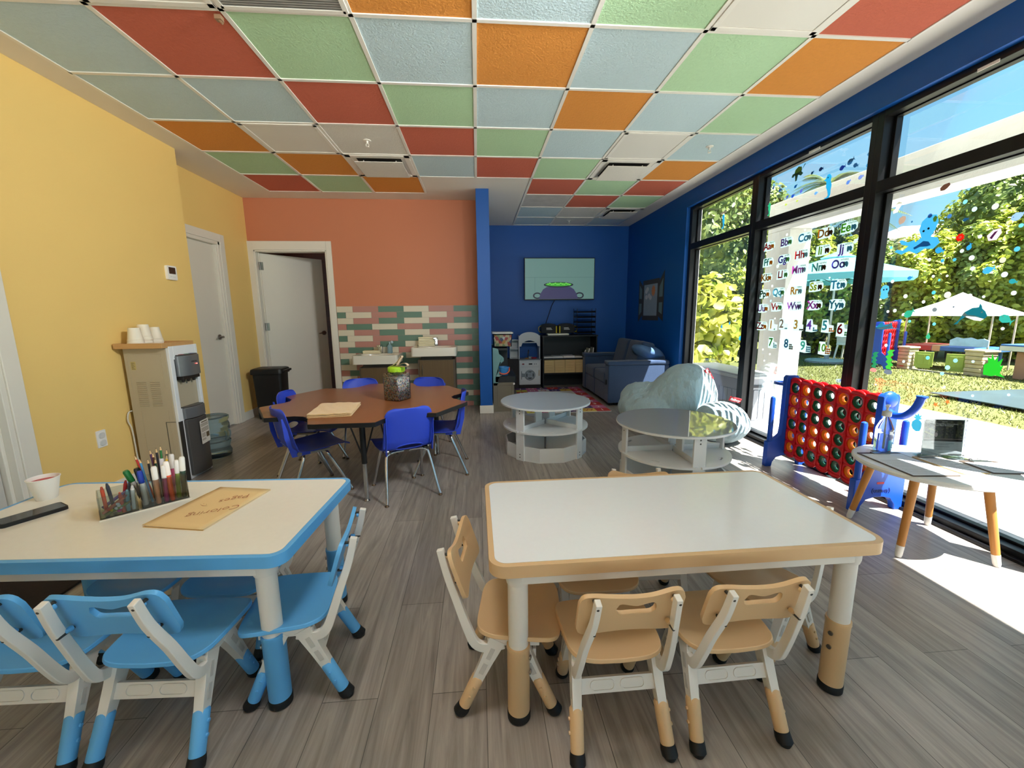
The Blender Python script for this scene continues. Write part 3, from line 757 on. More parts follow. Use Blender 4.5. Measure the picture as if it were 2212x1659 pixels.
# ------------------------------------------------------------------ activity table with six school chairs
tabw = mat('walnut laminate', (132, 82, 50), .3, nz=(3, .12), stretch=(9, 1, 1))
blk = mat('black enamel', (20, 19, 19), .4, nz=(9, .1))
FC = (-.856, 3.34); FZ = .6
t = thing('activity_table', 'brown six-lobed flower table with black edge and legs, ringed by blue chairs', 'table', (FC[0], FC[1], 0))
def fl(r0, rn, sc=1):
    o = []
    for k in range(6):
        a0 = -PI/2+k*PI/3
        pts = [(r0*.995, -.205), (r0*1.003, -.165), (r0, -.1), (r0, 0), (r0, .1), (r0*1.003, .165), (r0*.995, .205)]
        for (x, y) in pts: o.append((x*cos(a0)-y*sin(a0), x*sin(a0)+y*cos(a0)))
        am = a0+PI/6
        for da, rr in ((-.16, .70), (-.1, .655), (0, .635), (.1, .655), (.16, .70)):
            o.append((rr*cos(am+da), rr*sin(am+da)))
    return [(x*sc, y*sc) for x, y in o]
q = MB(); q.prism(fl(.77, .63, .992), FZ-.026, FZ); obj('tabletop', q, tabw, t)
q = MB(); q.prism(fl(.77, .63, 1.0), FZ-.03, FZ-.001, holes=[fl(.77, .63, .985)]); obj('edge_band', q, blk, t, bevel=.004)
for k in range(6):
    a = -PI/2+.12+k*PI/3; 
    if k % 2: continue
    x, y = .585*cos(a), .585*sin(a)
    q = MB(); q.cyl((x, y, FZ-.03), (x, y, .27), .019, n=16)
    tx, ty = -sin(a), cos(a)
    for s in (-1, 1): q.tube([(x+s*tx*.085, y+s*ty*.085, FZ-.03), (x+s*tx*.012, y+s*ty*.012, .33)], .0055, 8)
    q.lathe([(.04, -.004), (.04, 0)], 14, (x, y, FZ-.03))
    lg = obj('leg', q, blk, t)
    q = MB(); q.cyl((x, y, .275), (x, y, .018), .0145, n=14); obj('leg_insert', q, chrome, lg)
    q = MB(); q.lathe([(.018, 0), (.02, .004), (.012, .012), (.006, .02)], 14, (x, y, 0)); obj('glide', q, steel, lg)
shellm = mat('royal blue polypropylene', (46, 72, 190), .38, nz=(5, .04), bump=(300, .06))
def make_school(label):
    t = thing('school_chair', label, 'chair', group='blue school chairs round the flower table')
    prof = smooth_path([(.0, .215, .335), (0, .2, .352), (0, .13, .356), (0, .03, .348), (0, -.08, .345), (0, -.135, .358), (0, -.168, .40), (0, -.185, .47), (0, -.205, .57), (0, -.222, .655)], 4)
    n = len(prof)-1; NT = 22
    def wid(s):
        w = .195-.02*min(1, max(0, (s-.35)/.2))-.012*max(0, (s-.7)/.3)
        if s < .07: w *= .86+.14*math.sqrt(max(0, 1-(1-s/.07)**2))
        if s > .88: w *= .55+.45*math.sqrt(max(0, 1-((s-.88)/.12)**2.4))
        return w
    def fn(a, b_):
        i = a*n; k = min(int(i), n-1); p = prof[k].lerp(prof[k+1], i-k)
        tt = 2*b_-1; w = wid(a)
        back = min(1, max(0, (a-.5)/.15))
        p = p.copy(); p.x = tt*w
        p.y += back*.035*abs(tt)**2.2; p.z += (1-back)*(.012*abs(tt)**3) - (.014*(1-tt*tt) if a < .04 else 0)*0
        return p
    cs, rs, ct_ = .60, .055, .5
    NU = n*2
    def skip(i, j):
        s_, x_ = (i+.5)/NU, ((j+.5)/NT*2-1)
        return ((s_-cs)/rs)**2+(x_/ct_)**2 < 1
    q = MB(); q.grid(fn, NU, NT, skip=skip)
    obj('seat_shell', q, shellm, t, solid=.006, sub=1, soff=0, ang=60)
    # oval collar round the handle hole and side ribs
    q = MB(); pts = []
    for k in range(25):
        a = 2*PI*k/24; pp = fn(cs+rs*1.1*sin(a), .5+.5*ct_*1.08*cos(a)); pp.y -= .006; pts.append(pp)
    q.tube(pts, .0045, 8, False); obj('handle_collar', q, shellm, t)
    for s in (-1, 1):
        q = MB()
        q.prism([(-.165, .33), (-.05, .33), (-.05, .345), (-.13, .362), (-.16, .40), (-.178, .52), (-.2, .6), (-.21, .6), (-.2, .46)], -.0025, .0025, basis(V((s*.158, 0, 0)), V((0, 1, 0)), V((0, 0, 1))))
        obj('shell_rib', q, shellm, t)
        q = MB(); q.box((s*.13, -.01, .332), (.03, .2, .012)); q.cyl((s*.165, -.12, .345), (s*.135, -.12, .345), .016, n=12); obj('mounting_bracket', q, steel, t)
        for fr in (0, 1):
            ytop, yft = (.055, .205) if fr else (-.075, -.21)
            path = smooth_path([(s*.02, ytop*.9, .323), (s*.09, ytop, .323), (s*.135, ytop+(.012 if fr else -.012), .312), (s*.152, ytop+(.03 if fr else -.03), .27), (s*.178, yft*.9, .06), (s*.187, yft, .012)], 4)
            q = MB(); q.tube(path, .0105, 10); lg = obj('leg', q, chrome, t)
            q = MB(); q.lathe([(.014, 0), (.0155, .004), (.010, .010), (.0095, .016)], 12, (s*.187, yft, 0)); obj('glide', q, mat('brown nylon glide', (96, 78, 58), .4, metal=.5), lg)
    return t
gs = 'blue school chairs round the flower table'
sc = make_school('royal blue school chair in front of the flower table with its back to the camera')
def ring(ob, x, y, deg): ob.location = (x, y, 0); ob.rotation_euler = (0, 0, R(deg))
ring(sc, -.548, 2.915, 25)
dup(sc, (-1.225, 2.98, 0), R(-50), 'royal blue school chair at the near left of the flower table', gs)
dup(sc, (-1.395, 3.47, 0), R(-92), 'royal blue school chair on the left beside the black bin', gs)
dup(sc, (-1.10, 3.92, 0), R(196), 'royal blue school chair behind the flower table in front of the left sink', gs)
dup(sc, (-.535, 3.90, 0), R(165), 'royal blue school chair behind the flower table in front of the right sink', gs)
dup(sc, (-.325, 3.33, 0), R(92), 'royal blue school chair at the right end of the flower table seen from its side', gs)
# jar of beads
jc = PZ(862, 856, FZ); jc.y += .0
t = thing('bead_jar', 'square clear jar of colourful beads with a lime green lid', 'jar', (-.645, 3.30, FZ), R(-30))
q = MB(); o = rrect(.158, .158, .022, 4)
def ringprism(q, o, zs, close=True):
    n = len(o); vs = []; fs = []
    for z, s in zs: vs += [(p[0]*s, p[1]*s, z) for p in o]
    for k in range(len(zs)-1): fs += [(k*n+i, k*n+(i+1) % n, (k+1)*n+(i+1) % n, (k+1)*n+i) for i in range(n)]
    fs.append(tuple(range(n))[::-1]); fs.append(tuple(range((len(zs)-1)*n, len(zs)*n)))
    q.add(vs, fs)
ringprism(q, o, [(0, .95), (.006, 1), (.195, 1), (.21, .95), (.222, .66), (.226, .66)]); obj('jar_body', q, acry, t)
def confetti(name, cols, scale):
    mt = D.materials.new(name); mt.use_nodes = True; n = mt.node_tree.nodes; l = mt.node_tree.links
    tc = n.new('ShaderNodeTexCoord'); vo = n.new('ShaderNodeTexVoronoi'); vo.inputs['Scale'].default_value = scale
    l.new(tc.outputs['Object'], vo.inputs['Vector'])
    sp = n.new('ShaderNodeSeparateColor'); l.new(vo.outputs['Color'], sp.inputs[0])
    rp = n.new('ShaderNodeValToRGB'); rp.color_ramp.interpolation = 'CONSTANT'
    e = rp.color_ramp.elements
    for i, c in enumerate(cols):
        el = e[i] if i < 2 else e.new(i/len(cols)); el.position = i/len(cols); el.color = lin(c)
    l.new(sp.outputs[0], rp.inputs[0]); l.new(rp.outputs[0], n['Principled BSDF'].inputs['Base Color'])
    n['Principled BSDF'].inputs['Roughness'].default_value = .4
    bp = n.new('ShaderNodeBump'); bp.inputs['Strength'].default_value = .6; bp.inputs['Distance'].default_value = .004; bp.invert = True
    l.new(vo.outputs['Distance'], bp.inputs['Height']); l.new(bp.outputs[0], n['Principled BSDF'].inputs['Normal'])
    return mt
beadm = confetti('mixed beads', [(110, 104, 104), (240, 226, 218), (220, 130, 104), (130, 154, 134), (234, 170, 176), (160, 150, 176), (232, 206, 150), (84, 78, 76), (246, 242, 236), (180, 190, 196)], 130)
q = MB(); ringprism(q, rrect(.15, .15, .018, 4), [(.004, .97), (.01, 1), (.17, 1), (.176, .9)])
bd = obj('beads', q, beadm, t); bd['kind'] = 'stuff'
q = MB(); q.lathe([(.062, .222), (.064, .226), (.064, .256), (.058, .262), (.001, .262)], 40)
for k in range(40):
    a = 2*PI*k/40; q.box((.0645*cos(a), .0645*sin(a), .24), (.003, .004, .026), rz=a)
obj('lid', q, mat('lime green plastic', (160, 202, 40), .35, nz=(5, .04)), t)
q = MB()
q.tube(smooth_path([(-.05, .0, .265), (-.02, 0, .275), (.02, .01, .31), (.05, .01, .345), (.058, .01, .34), (.04, .0, .31), (.02, -.01, .27)], 5), 0, 4, True, 0, (.012, .0012), (0, 1, 0))
q.tube(smooth_path([(0, .0, .268), (.06, -.01, .285), (.11, -.02, .295), (.135, -.02, .28), (.11, -.02, .268), (.06, -.01, .268), (.02, 0, .266)], 5), 0, 4, True, 0, (.012, .0012), (0, 1, 0))
obj('strap', q, mat('beige webbing strap', (206, 182, 150), .8, nz=(60, .1)), t)
# towel
a_, b__, c_, d_ = PZ(660, 904, FZ), PZ(762, 899, FZ), PZ(783, 874, FZ), PZ(695, 876, FZ)
cc = (a_+b__+c_+d_)/4
tow = mat('tan terry cloth', (220, 184, 128), .95, nz=(40, .08), bump=(160, .6), sheen=.3)
t = thing('towel', 'folded tan towel on the flower table', 'towel', (cc.x, cc.y, FZ))
def bil(a, b_, z): p = (a_.lerp(b__, a)).lerp(d_.lerp(c_, a), b_)-cc; return V((p.x, p.y, z))
for k in range(4):
    q = MB()
    def f(a, b_, k=k): return bil(a*.97+.01*(k % 2), b_*.98, .004+k*.0065+.004*sin(a*9+k)*sin(b_*7+k*2)*(k/3)+.002*sin(a*23+b_*17)*(k/3))
    q.grid(f, 16, 14); obj('towel_layer', q, tow, t, solid=.006, sub=1, ang=80)
# ------------------------------------------------------------------ round storage tables
greytop = mat('grey laminate round top', (176, 186, 196), .12, nz=(50, .02))
wlam = mat('white melamine', (224, 226, 226), .35, nz=(6, .02))
def storage_table(name, label, loc, rz, topc):
    t = thing(name, label, 'table', loc, rz, None)
    ZTp = .478; RT = .408
    q = MB(); q.lathe([(.001, ZTp-.018), (RT-.004, ZTp-.018), (RT, ZTp-.012), (RT, ZTp-.003), (RT-.003, ZTp), (.001, ZTp)], 72); obj('tabletop', q, topc, t, ang=30)
    q = MB(); q.lathe([(RT-.003, ZTp-.019), (RT+.0015, ZTp-.017), (RT+.0015, ZTp-.004), (RT-.002, ZTp-.003)], 72); obj('edge_band', q, wlam, t)
    for k in range(4):
        a = PI/4+k*PI/2
        Mk = MX.Rotation(a, 4, 'Z')
        q = MB(); q.T = Mk
        q.box((.365, 0, (ZTp-.018)/2), (.016, .085, ZTp-.018)); pst = obj('post', q, wlam, t, bevel=.002)
        q = MB(); q.T = Mk
        for z in (.03, .055, ZTp-.06, ZTp-.035): q.cyl((.374, 0, z), (.3715, 0, z), .0055, n=10)
        obj('screw', q, mat('dark screw cover', (60, 58, 54), .5), pst)
        q = MB(); q.T = Mk
        q.bx(.02, .357, -.008, .008, .012, .285); q.bx(.02, .357, -.011, .011, .285, .30)
        if k % 2 == 0: q.bx(.06, .15, -.008, .008, .30, ZTp-.02)
        obj('divider', q, wlam, t, bevel=.0015)
        b0 = a+PI/4
        # quarter shelf with grip slot
        sl = []
        for i in range(13):
            an = a+.035+(PI/2-.07)*i/12; sl.append((.39*cos(an), .39*sin(an)))
        sl += [(.03*cos(b0), .03*sin(b0))]
        cs, sn = cos(b0), sin(b0)
        slot = [(.33*cs-y*sn+x*cs, .33*sn+y*cs+x*sn) for x, y in rrect(.018, .06, .0085, 3)]
        q = MB(); q.prism(sl, .248, .262, holes=[slot]); obj('shelf', q, wlam, t)
        # bottom board and three-faced bin front
        pp = [(.365*cos(a+.05), .365*sin(a+.05)), (.378*cos(b0-.28), .378*sin(b0-.28)), (.378*cos(b0+.28), .378*sin(b0+.28)), (.365*cos(a+PI/2-.05), .365*sin(a+PI/2-.05))]
        q = MB(); q.prism(pp+[(.02*cs, .02*sn)], 0.0, .014); obj('bottom_board', q, wlam, t)
        q = MB()
        for i in range(3):
            p0, p1 = V(pp[i]+(0,)), V(pp[i+1]+(0,)); dm = (p1-p0); nn = V((dm.y, -dm.x, 0)).normalized()*.006
            q.add([p0+V((0, 0, .014)), p1+V((0, 0, .014)), p1-nn*2+V((0, 0, .014)), p0-nn*2+V((0, 0, .014)), p0+V((0, 0, .128)), p1+V((0, 0, .128)), p1-nn*2+V((0, 0, .128)), p0-nn*2+V((0, 0, .128))],
                  [(0, 1, 5, 4), (2, 3, 7, 6), (4, 5, 6, 7), (1, 2, 6, 5), (3, 0, 4, 7), (3, 2, 1, 0)])
        obj('bin_front', q, wlam, t)
    return t
storage_table('storage_table', 'round grey-topped white storage table nearer the alcove, with open bins', (.605, 3.695, 0), 0, greytop)
storage_table('storage_table', 'glossy round grey-topped storage table reflecting the window, behind the tan rimmed table', (1.415, 2.83, 0), R(45), mat('glossy grey round top', (160, 164, 170), .03, nz=(50, .02), spec=1))
# ------------------------------------------------------------------ left wall
th_ = thing('thermostat', 'white thermostat with a dark screen on the yellow wall', 'thermostat', (XL-.001, 3.896, 1.64))
q = MB(); q.T = basis(V((0, 0, 0)), V((0, 1, 0)), V((0, 0, 1))); q.prism(rrect(.112, .118, .012, 4), 0, .022); obj('case', q, mat('white device plastic', (232, 230, 224), .4), th_, bevel=.003)
q = MB(); q.T = basis(V((0, 0, 0)), V((0, 1, 0)), V((0, 0, 1))); q.prism(rrect(.078, .055, .004, 3, 0, .018), .022, .0228); obj('screen', q, mat('brown dark display', (58, 44, 36), .15), th_)
q = MB(); q.T = basis(V((0, 0, 0)), V((0, 1, 0)), V((0, 0, 1)))
for k in range(3): q.prism(rrect(.014, .005, .002, 2, -.022+k*.022, -.034), .022, .0235)
obj('button', q, mat('pale grey buttons', (200, 200, 196), .5), th_)
ol = thing('wall_outlet', 'white wall outlet with two safety plugs low on the yellow wall', 'outlet', (XL, 2.998, .437))
q = MB(); q.T = basis(V((0, 0, 0)), V((0, 1, 0)), V((0, 0, 1))); q.prism(rrect(.073, .118, .005, 3), 0, .006); obj('cover_plate', q, mat('white device plastic', (232, 230, 224), .4), ol, bevel=.002)
for z in (-.028, .024):
    q = MB(); q.T = basis(V((0, 0, 0)), V((0, 1, 0)), V((0, 0, 1))); q.prism(rrect(.044, .038, .014, 4, 0, z), .006, .014); obj('safety_plug', q, mat('grey white safety plug', (206, 206, 204), .3), ol, bevel=.003)
# entrance mat by the near left door
q = MB(); q.prism(rrect(.62, .95, .02, 3), 0, .012)
tag(obj('door_mat', q, mat('dark brown coir', (42, 30, 24), .95, nz=(80, .3), bump=(300, .5)), loc=(-2.25, 2.12, 0), bevel=.003), 'dark brown mat on the floor behind the blue rimmed table', 'mat')
# ------------------------------------------------------------------ water cooler
beige = mat('cooler beige side panel', (178, 166, 140), .5, nz=(6, .03)); cwht = mat('cooler white front', (222, 224, 224), .3, nz=(6, .02))
csil = mat('cooler silver plastic', (134, 136, 138), .32, metal=.6, nz=(40, .05)); cdk = mat('cooler graphite door', (92, 90, 88), .35, metal=.5, nz=(40, .05))
wc = thing('water_cooler', 'tall beige and silver water cooler against the yellow wall', 'water cooler', (-2.405, 3.405, 0))
# local: front faces +X ; depth x -.18..+.16 ; width y -.155..+.155
q = MB(); q.bx(-.185, .11, -.155, .155, .02, 1.02); q.bx(-.17, .1, -.14, .14, 0, .02)
q.prism([(-.13, .06), (.06, .06), (.06, .95), (-.13, .95)], -.156, -.1575, basis(V((0, 0, 0)), V((1, 0, 0)), V((0, 0, 1))) @ MX.Identity(4)) if False else None
body = obj('side_panels', q, beige, wc, bevel=.006)
for cx in (-.088, .005):
    q = MB()
    for k in range(13): q.box((cx, -.1565, .60+k*.0145), (.066, .005, .006), M=MX.Rotation(R(25), 4, 'X'))
    obj('vent_louvres', q, beige, wc)
q = MB()
for x0, x1, z0, z1 in ((-.16, .075, .72, .723), (-.16, .075, .975, .978), (-.16, -.157, .72, .978), (.072, .075, .72, .978)): q.bx(x0, x1, -.1568, -.154, z0, z1)
for x0 in (-.12, .07): q.bx(x0, x0+.002, -.1568, -.154, .05, .56)
obj('pressed_rib', q, beige, wc)
q = MB(); q.bx(-.142, -.108, -.1562, -.1548, .865, .925); obj('rating_label', q, mat('yellowed label', (182, 166, 110), .6), wc)
lt = mat('label print', (96, 84, 58), .7, nz=None)
q = MB()
for k in range(8): q.bx(-.138, -.113-.006*(k % 3), -.1566, -.156, .870+k*.0064, .8725+k*.0064)
obj('label_print', q, lt, wc)
q = MB(); q.bx(.11, .135, -.155, -.115, .0, 1.03); q.bx(.11, .135, .125, .155, .0, 1.03); q.bx(.11, .135, -.115, .125, .93, 1.03); q.bx(.09, .1, -.115, .125, .55, .93); q.bx(.10, .13, -.115, .125, .0, .56)
obj('front_bezel', q, cwht, wc, bevel=.004)
q = MB()
arc = [(.1, -.108), (.155, -.108), (.178, -.06), (.186, 0), (.182, .06), (.165, .118), (.1, .118)]
q.prism(arc, .80, .955); hd = obj('dispenser_head', q, csil, wc, bevel=.006)
q = MB(); q.prism([(.1, -.1), (.15, -.1), (.172, -.05), (.178, 0), (.174, .06), (.158, .11), (.1, .11)], .955, .962); obj('button_panel', q, mat('dark button panel', (64, 58, 56), .4), hd)
for k, (y, c) in enumerate(((-.05, (150, 60, 56)), (.01, (110, 150, 120)), (.06, (70, 80, 130)))):
    q = MB(); q.box((.14, y, .963), (.035, .035, .003)); obj('button', q, mat('button colour %d' % k, c, .4), hd, bevel=.002)
q = MB(); q.bx(.1, .165, -.09, .1, .775, .80)
for y in (-.06, 0, .06): q.cyl((.14, y, .78), (.14, y, .752), .011, .008, 12)
obj('spout', q, mat('dark spout plastic', (44, 36, 32), .4), wc, bevel=.002)
textmesh('AVALON', .016, mat('dark logo print', (40, 40, 44), .5), 'logo', hd, basis(V((.1866, .02, .905)), V((0, 1, 0)), V((0, 0, 1))))
q = MB(); q.sphere((.187, .05, .885), .003); obj('indicator_light', q, mat('red led', (255, 90, 80), .3, emit=2, nz=None), hd)
q = MB(); q.bx(.1005, .1015, -.02, .03, .68, .755); sk = obj('caution_sticker', q, mat('pale yellow sticker', (206, 204, 160), .6), wc)
q = MB()
for k in range(6): q.bx(.1015, .102, -.016, .02-.008*(k % 2), .72+k*.006, .7225+k*.006)
q.bx(.1015, .102, -.005, .012, .685, .712); obj('sticker_print', q, lt, sk)
q = MB(); q.T = basis(V((.103, -.085, .70)), V((.0, 1, 0)), V((0, 0, 1))); q.prism(circ(.045, 24, 0, 0, sy=1.1), 0, .001); q.m = 1; q.prism([(-.02, -.03), (.01, -.035), (.02, .0), (.01, .035), (-.02, .025)], .001, .0016); obj('eco_sticker', q, [mat('white sticker', (224, 226, 224), .5), mat('green sticker mark', (52, 150, 96), .5)], wc)
textmesh('FREE', .014, mat('dark logo print', (40, 40, 44), .5), 'sticker_text', wc, basis(V((.104, -.06, .635)), V((0, 1, 0)), V((0, 0, 1))))
dark_arc = [(.1, -.1), (.15, -.1), (.172, -.05), (.18, 0), (.176, .06), (.16, .118), (.1, .118)]
q = MB(); q.prism(dark_arc, .475, .56); obj('drip_tray', q, csil, wc, bevel=.005)
q = MB(); q.prism([(p[0]-.006, p[1]*.95) for p in dark_arc], .56, .566); obj('drip_grate', q, mat('dark grate', (70, 70, 70), .4), wc)
q = MB(); q.prism(dark_arc, .03, .47); dr = obj('lower_door', q, cdk, wc, bevel=.006)
q = MB(); q.T = basis(V((.1815, .045, .345)), V((-.13, 1, 0)), V((0, 0, 1)))
q.prism(rrect(.13, .185, .008, 3), 0, .001); stk = obj('instruction_sticker', q, mat('white instruction sticker', (214, 210, 198), .6), dr)
q = MB(); q.T = basis(V((.1815, .045, .345)), V((-.13, 1, 0)), V((0, 0, 1)))
q.prism([(-.045, .075), (.045, .075), (.045, .083), (-.045, .083)], .001, .0014)
for k in range(16):
    if k % 5 == 3: continue
    w = .055 if k < 9 else -.0
    q.prism([(-.056, .062-k*.0085), (w, .062-k*.0085), (w, .0655-k*.0085), (-.056, .0655-k*.0085)], .001, .0014)
q.prism([(.012, -.052), (.058, -.052), (.058, -.012), (.012, -.012)], .001, .0014)
obj('sticker_print', q, lt, stk)
q = MB(); q.bx(.128, .1365, -.156, -.12, .002, .47); q.bx(.04, .043, -.1568, -.154, .03, .47); q.bx(.04, .11, -.1568, -.154, .468, .471); obj('door_seam', q, mat('dark seam', (48, 46, 42), .6), wc)
cord = mat('white power cord', (206, 200, 184), .5)
q = MB(); q.tube(smooth_path([(-.19, -.1, .55), (-.195, -.17, .56), (-.198, -.19, .5), (-.195, -.17, .42), (-.193, -.165, .2), (-.19, -.15, .06), (-.19, -.1, .02)], 6), .005, 8); obj('power_cord', q, cord, wc)
wc.scale = (1, 1, 1.02)
# wooden tray with cups
oakw = mat('light bamboo', (192, 148, 94), .5, nz=(3, .12), stretch=(2, 18, 18))
ty = thing('wooden_tray', 'light wooden tray on top of the water cooler', 'tray', (-2.425, 3.385, 1.0408), 0)
q = MB(); q.bx(-.17, .14, -.18, .14, 0, .008); obj('tray_bottom', q, oakw, ty)
for (x0, x1, y0, y1) in ((-.17, .14, -.19, -.18), (-.17, .14, .14, .15), (-.18, -.17, -.19, .15), (.14, .15, -.19, .15)):
    q = MB(); q.bx(x0, x1, y0, y1, 0, .038); obj('tray_rim', q, oakw, ty, bevel=.002)
cupm = mat('white foam cup', (234, 226, 206), .6, nz=(30, .02))
def foamcup():
    q = MB(); q.lathe([(.052, 0), (.053, .004), (.0505, .007), (.048, .026), (.049, .03), (.046, .032), (.034, .118), (.001, .118)], 30); return q
cup = None
for (x, y, n, w) in ((-.085, -.105, 2, 'left'), (-.10, .0, 3, 'middle and tallest'), (-.10, .105, 2, 'right')):
    for k in range(n):
        lb = 'white foam cup, %s of the %s stack on the cooler tray' % (('bottom' if k == 0 else 'top' if k == n-1 else 'second'), w)
        loc = (-2.425+x, 3.385+y, 1.0492+k*.0225)
        if cup is None:
            cup = obj('foam_cup', foamcup(), cupm, loc=loc); tag(cup, lb, 'cup', 'upturned foam cups on the cooler tray')
        else:
            c2 = cup.copy(); COL.objects.link(c2); c2.location = loc; c2['label'] = lb
# blue water jug
jugm = mat('translucent blue polycarbonate', (176, 204, 214), .1, trans=.92, nz=(8, .03), ior=1.2)
j = thing('water_jug', 'empty pale blue water jug on the floor behind the cooler', 'jug', (-2.42, 3.86, 0))
q = MB(); q.lathe([(.10, 0), (.125, .012), (.13, .05), (.118, .085), (.118, .10), (.13, .135), (.13, .15), (.115, .16), (.115, .24), (.13, .255), (.13, .30), (.12, .33), (.132, .35), (.132, .372), (.12, .38), (.118, .37), (.1, .364), (.001, .366)], 36); obj('jug_body', q, jugm, j)
q = MB(); q.tube(smooth_path([(.117, -.03, .17), (.128, -.03, .2), (.128, -.03, .23), (.117, -.03, .245)], 4), .007, 8); q.tube(smooth_path([(.117, .03, .17), (.128, .03, .2), (.128, .03, .23), (.117, .03, .245)], 4), .007, 8); obj('jug_grip', q, jugm, j)
# ------------------------------------------------------------------ waste bin
bn = thing('waste_bin', 'black lidded waste bin in the corner by the open door', 'bin', (-2.6, 5.38, 0), R(4))
bk = mat('black plastic', (22, 21, 20), .45, nz=(20, .15))
q = MB(); ringprism(q, rrect(.33, .27, .03, 4), [(0, .86), (.02, .88), (.57, 1)]); obj('bin_body', q, bk, bn, bevel=.004)
q = MB(); ringprism(q, rrect(.37, .31, .04, 5), [(.565, 1), (.6, 1.0), (.625, .96), (.634, .85)]); q.bx(.12, .21, -.12, .12, .585, .61); lid = obj('lid', q, bk, bn, bevel=.004)
q = MB(); q.box((.0, 0, .6345), (.05, .03, .002)); obj('lid_badge', q, mat('grey red badge', (150, 120, 116), .5), lid)
# ------------------------------------------------------------------ sinks
porc = mat('white porcelain', (222, 216, 200), .15, nz=(4, .01)); oakd = mat('dark oak veneer', (98, 78, 50), .5, nz=(1, .28), stretch=(60, 60, 2.2))
oakf = mat('brown cabinet frame', (92, 80, 66), .5, nz=(2, .1), stretch=(40, 40, 2))
def basin(x0, x1, y0, zt, label):
    t = thing('sink', label, 'sink', ((x0+x1)/2, YB-.013, zt-.11))
    w = (x1-x0); dp = YB-.013-y0
    Mz = MX.Translation((0, -dp/2, 0))
    q = MB(); q.T = Mz
    o = rrect(w, dp, .035, 6); h = [(x*.40*w*2*.5/.5*1.0, y) for x, y in []]
    ell = [(w*.38*cos(2*PI*i/36), -.03+dp*.30*sin(2*PI*i/36)) for i in range(36)]
    q.prism(o, 0, .11, holes=[ell]); obj('basin_slab', q, porc, t, bevel=.012, seg=3)
    q = MB(); q.T = Mz; k = 36; vs = []; fs = []
    for s_, z in ((1, .108), (.97, .08), (.85, .03), (.55, .008), (.1, .004)): vs += [(x*s_, -.03+(y+.03)*s_, z) for x, y in ell]
    for r in range(4): fs += [(r*k+i, (r+1)*k+i, (r+1)*k+(i+1) % k, r*k+(i+1) % k) for i in range(k)]
    fs.append(tuple(range(4*k, 5*k))); q.add(vs, fs); obj('bowl', q, porc, t)
    q = MB(); q.T = Mz; q.cyl((0, -.03, .004), (0, -.03, .0075), .02, n=16); obj('drain', q, chrome, t)
    q = MB(); q.T = Mz; fy = dp/2-.06
    q.bx(-.026, .026, fy-.03, fy+.025, .11, .225); q.bx(-.024, .024, fy-.12, fy+.02, .2, .228)
    fc = obj('faucet', q, chrome, t, bevel=.006)
    q = MB(); q.T = Mz
    for x in (-.008, .01): q.cyl((x, fy-.03, .135), (x, fy-.0315, .135), .005, n=10)
    obj('sensor_eye', q, mat('black sensor', (16, 16, 16), .2), fc)
    return t
basin(-1.575, -1.015, 5.30, .765, 'lower left white sink beside the washroom door')
basin(-.845, -.275, 5.30, .852, 'higher right white sink beside the blue partition')
def sinkcab(x0, x1, y0, z1, label, handle):
    t = thing('sink_cabinet', label, 'cabinet', ((x0+x1)/2, YB-.013, 0)); w = x1-x0; dp = YB-.013-y0
    q = MB(); q.bx(-w/2, w/2, -dp+.02, 0, 0, z1); q.bx(-w/2+.04, w/2-.04, -dp+.06, -.02, z1, z1+.045); obj('carcass', q, oakf, t, bevel=.003)
    q = MB(); q.bx(-w/2+.022, w/2-.022, -dp, -dp+.02, .05, z1-.006); d = obj('door', q, oakd, t, bevel=.002)
    if handle:
        q = MB(); q.tube([(-w/2+.06, -dp, z1-.19), (-w/2+.06, -dp-.025, z1-.185), (-w/2+.06, -dp-.025, z1-.065), (-w/2+.06, -dp, z1-.06)], .005, 8); obj('door_handle', q, chrome, d)
sinkcab(-1.515, -1.06, 5.37, .605, 'dark oak cabinet under the lower left sink', False)
sinkcab(-.775, -.30, 5.37, .69, 'dark oak cabinet with a chrome handle under the right sink', True)
pap = mat('cream paper towel', (232, 222, 186), .85, nz=(30, .04))
def paperstack(x, y, z, w, d, n, hh, label, lean=0):
    t = thing('paper_towel_stack', label, 'paper towels', (x, y, z))
    for k in range(n):
        q = MB(); q.box((random.uniform(-.004, .004), random.uniform(-.003, .003), hh*(k+.5)), (w, d, hh*.86), rz=random.uniform(-.04, .04)); obj('towel_bundle', q, pap, t, bevel=.003)
paperstack(-1.40, 5.62, .766, .22, .1, 2, .02, 'low stack of cream paper towels on the left sink')
paperstack(-.675, 5.62, .853, .21, .1, 6, .02, 'tall stack of cream paper towels on the right sink')
t = thing('soap_bottle', 'clear blue soap bottle beside the left faucet', 'bottle', (-1.165, 5.62, .766))
soap = mat('clear blue soap', (164, 196, 204), .15, trans=.5, nz=None, ior=1.2)
q = MB(); q.lathe([(.03, 0), (.036, .01), (.033, .05), (.037, .09), (.02, .115), (.012, .12), (.001, .12)], 20); obj('bottle_body', q, soap, t)
q = MB(); q.cyl((0, 0, .12), (0, 0, .15), .01, n=12); q.sphere((.03, 0, .145), .02, 12, 8); obj('pump', q, mat('pale blue pump', (170, 194, 200), .3), t)
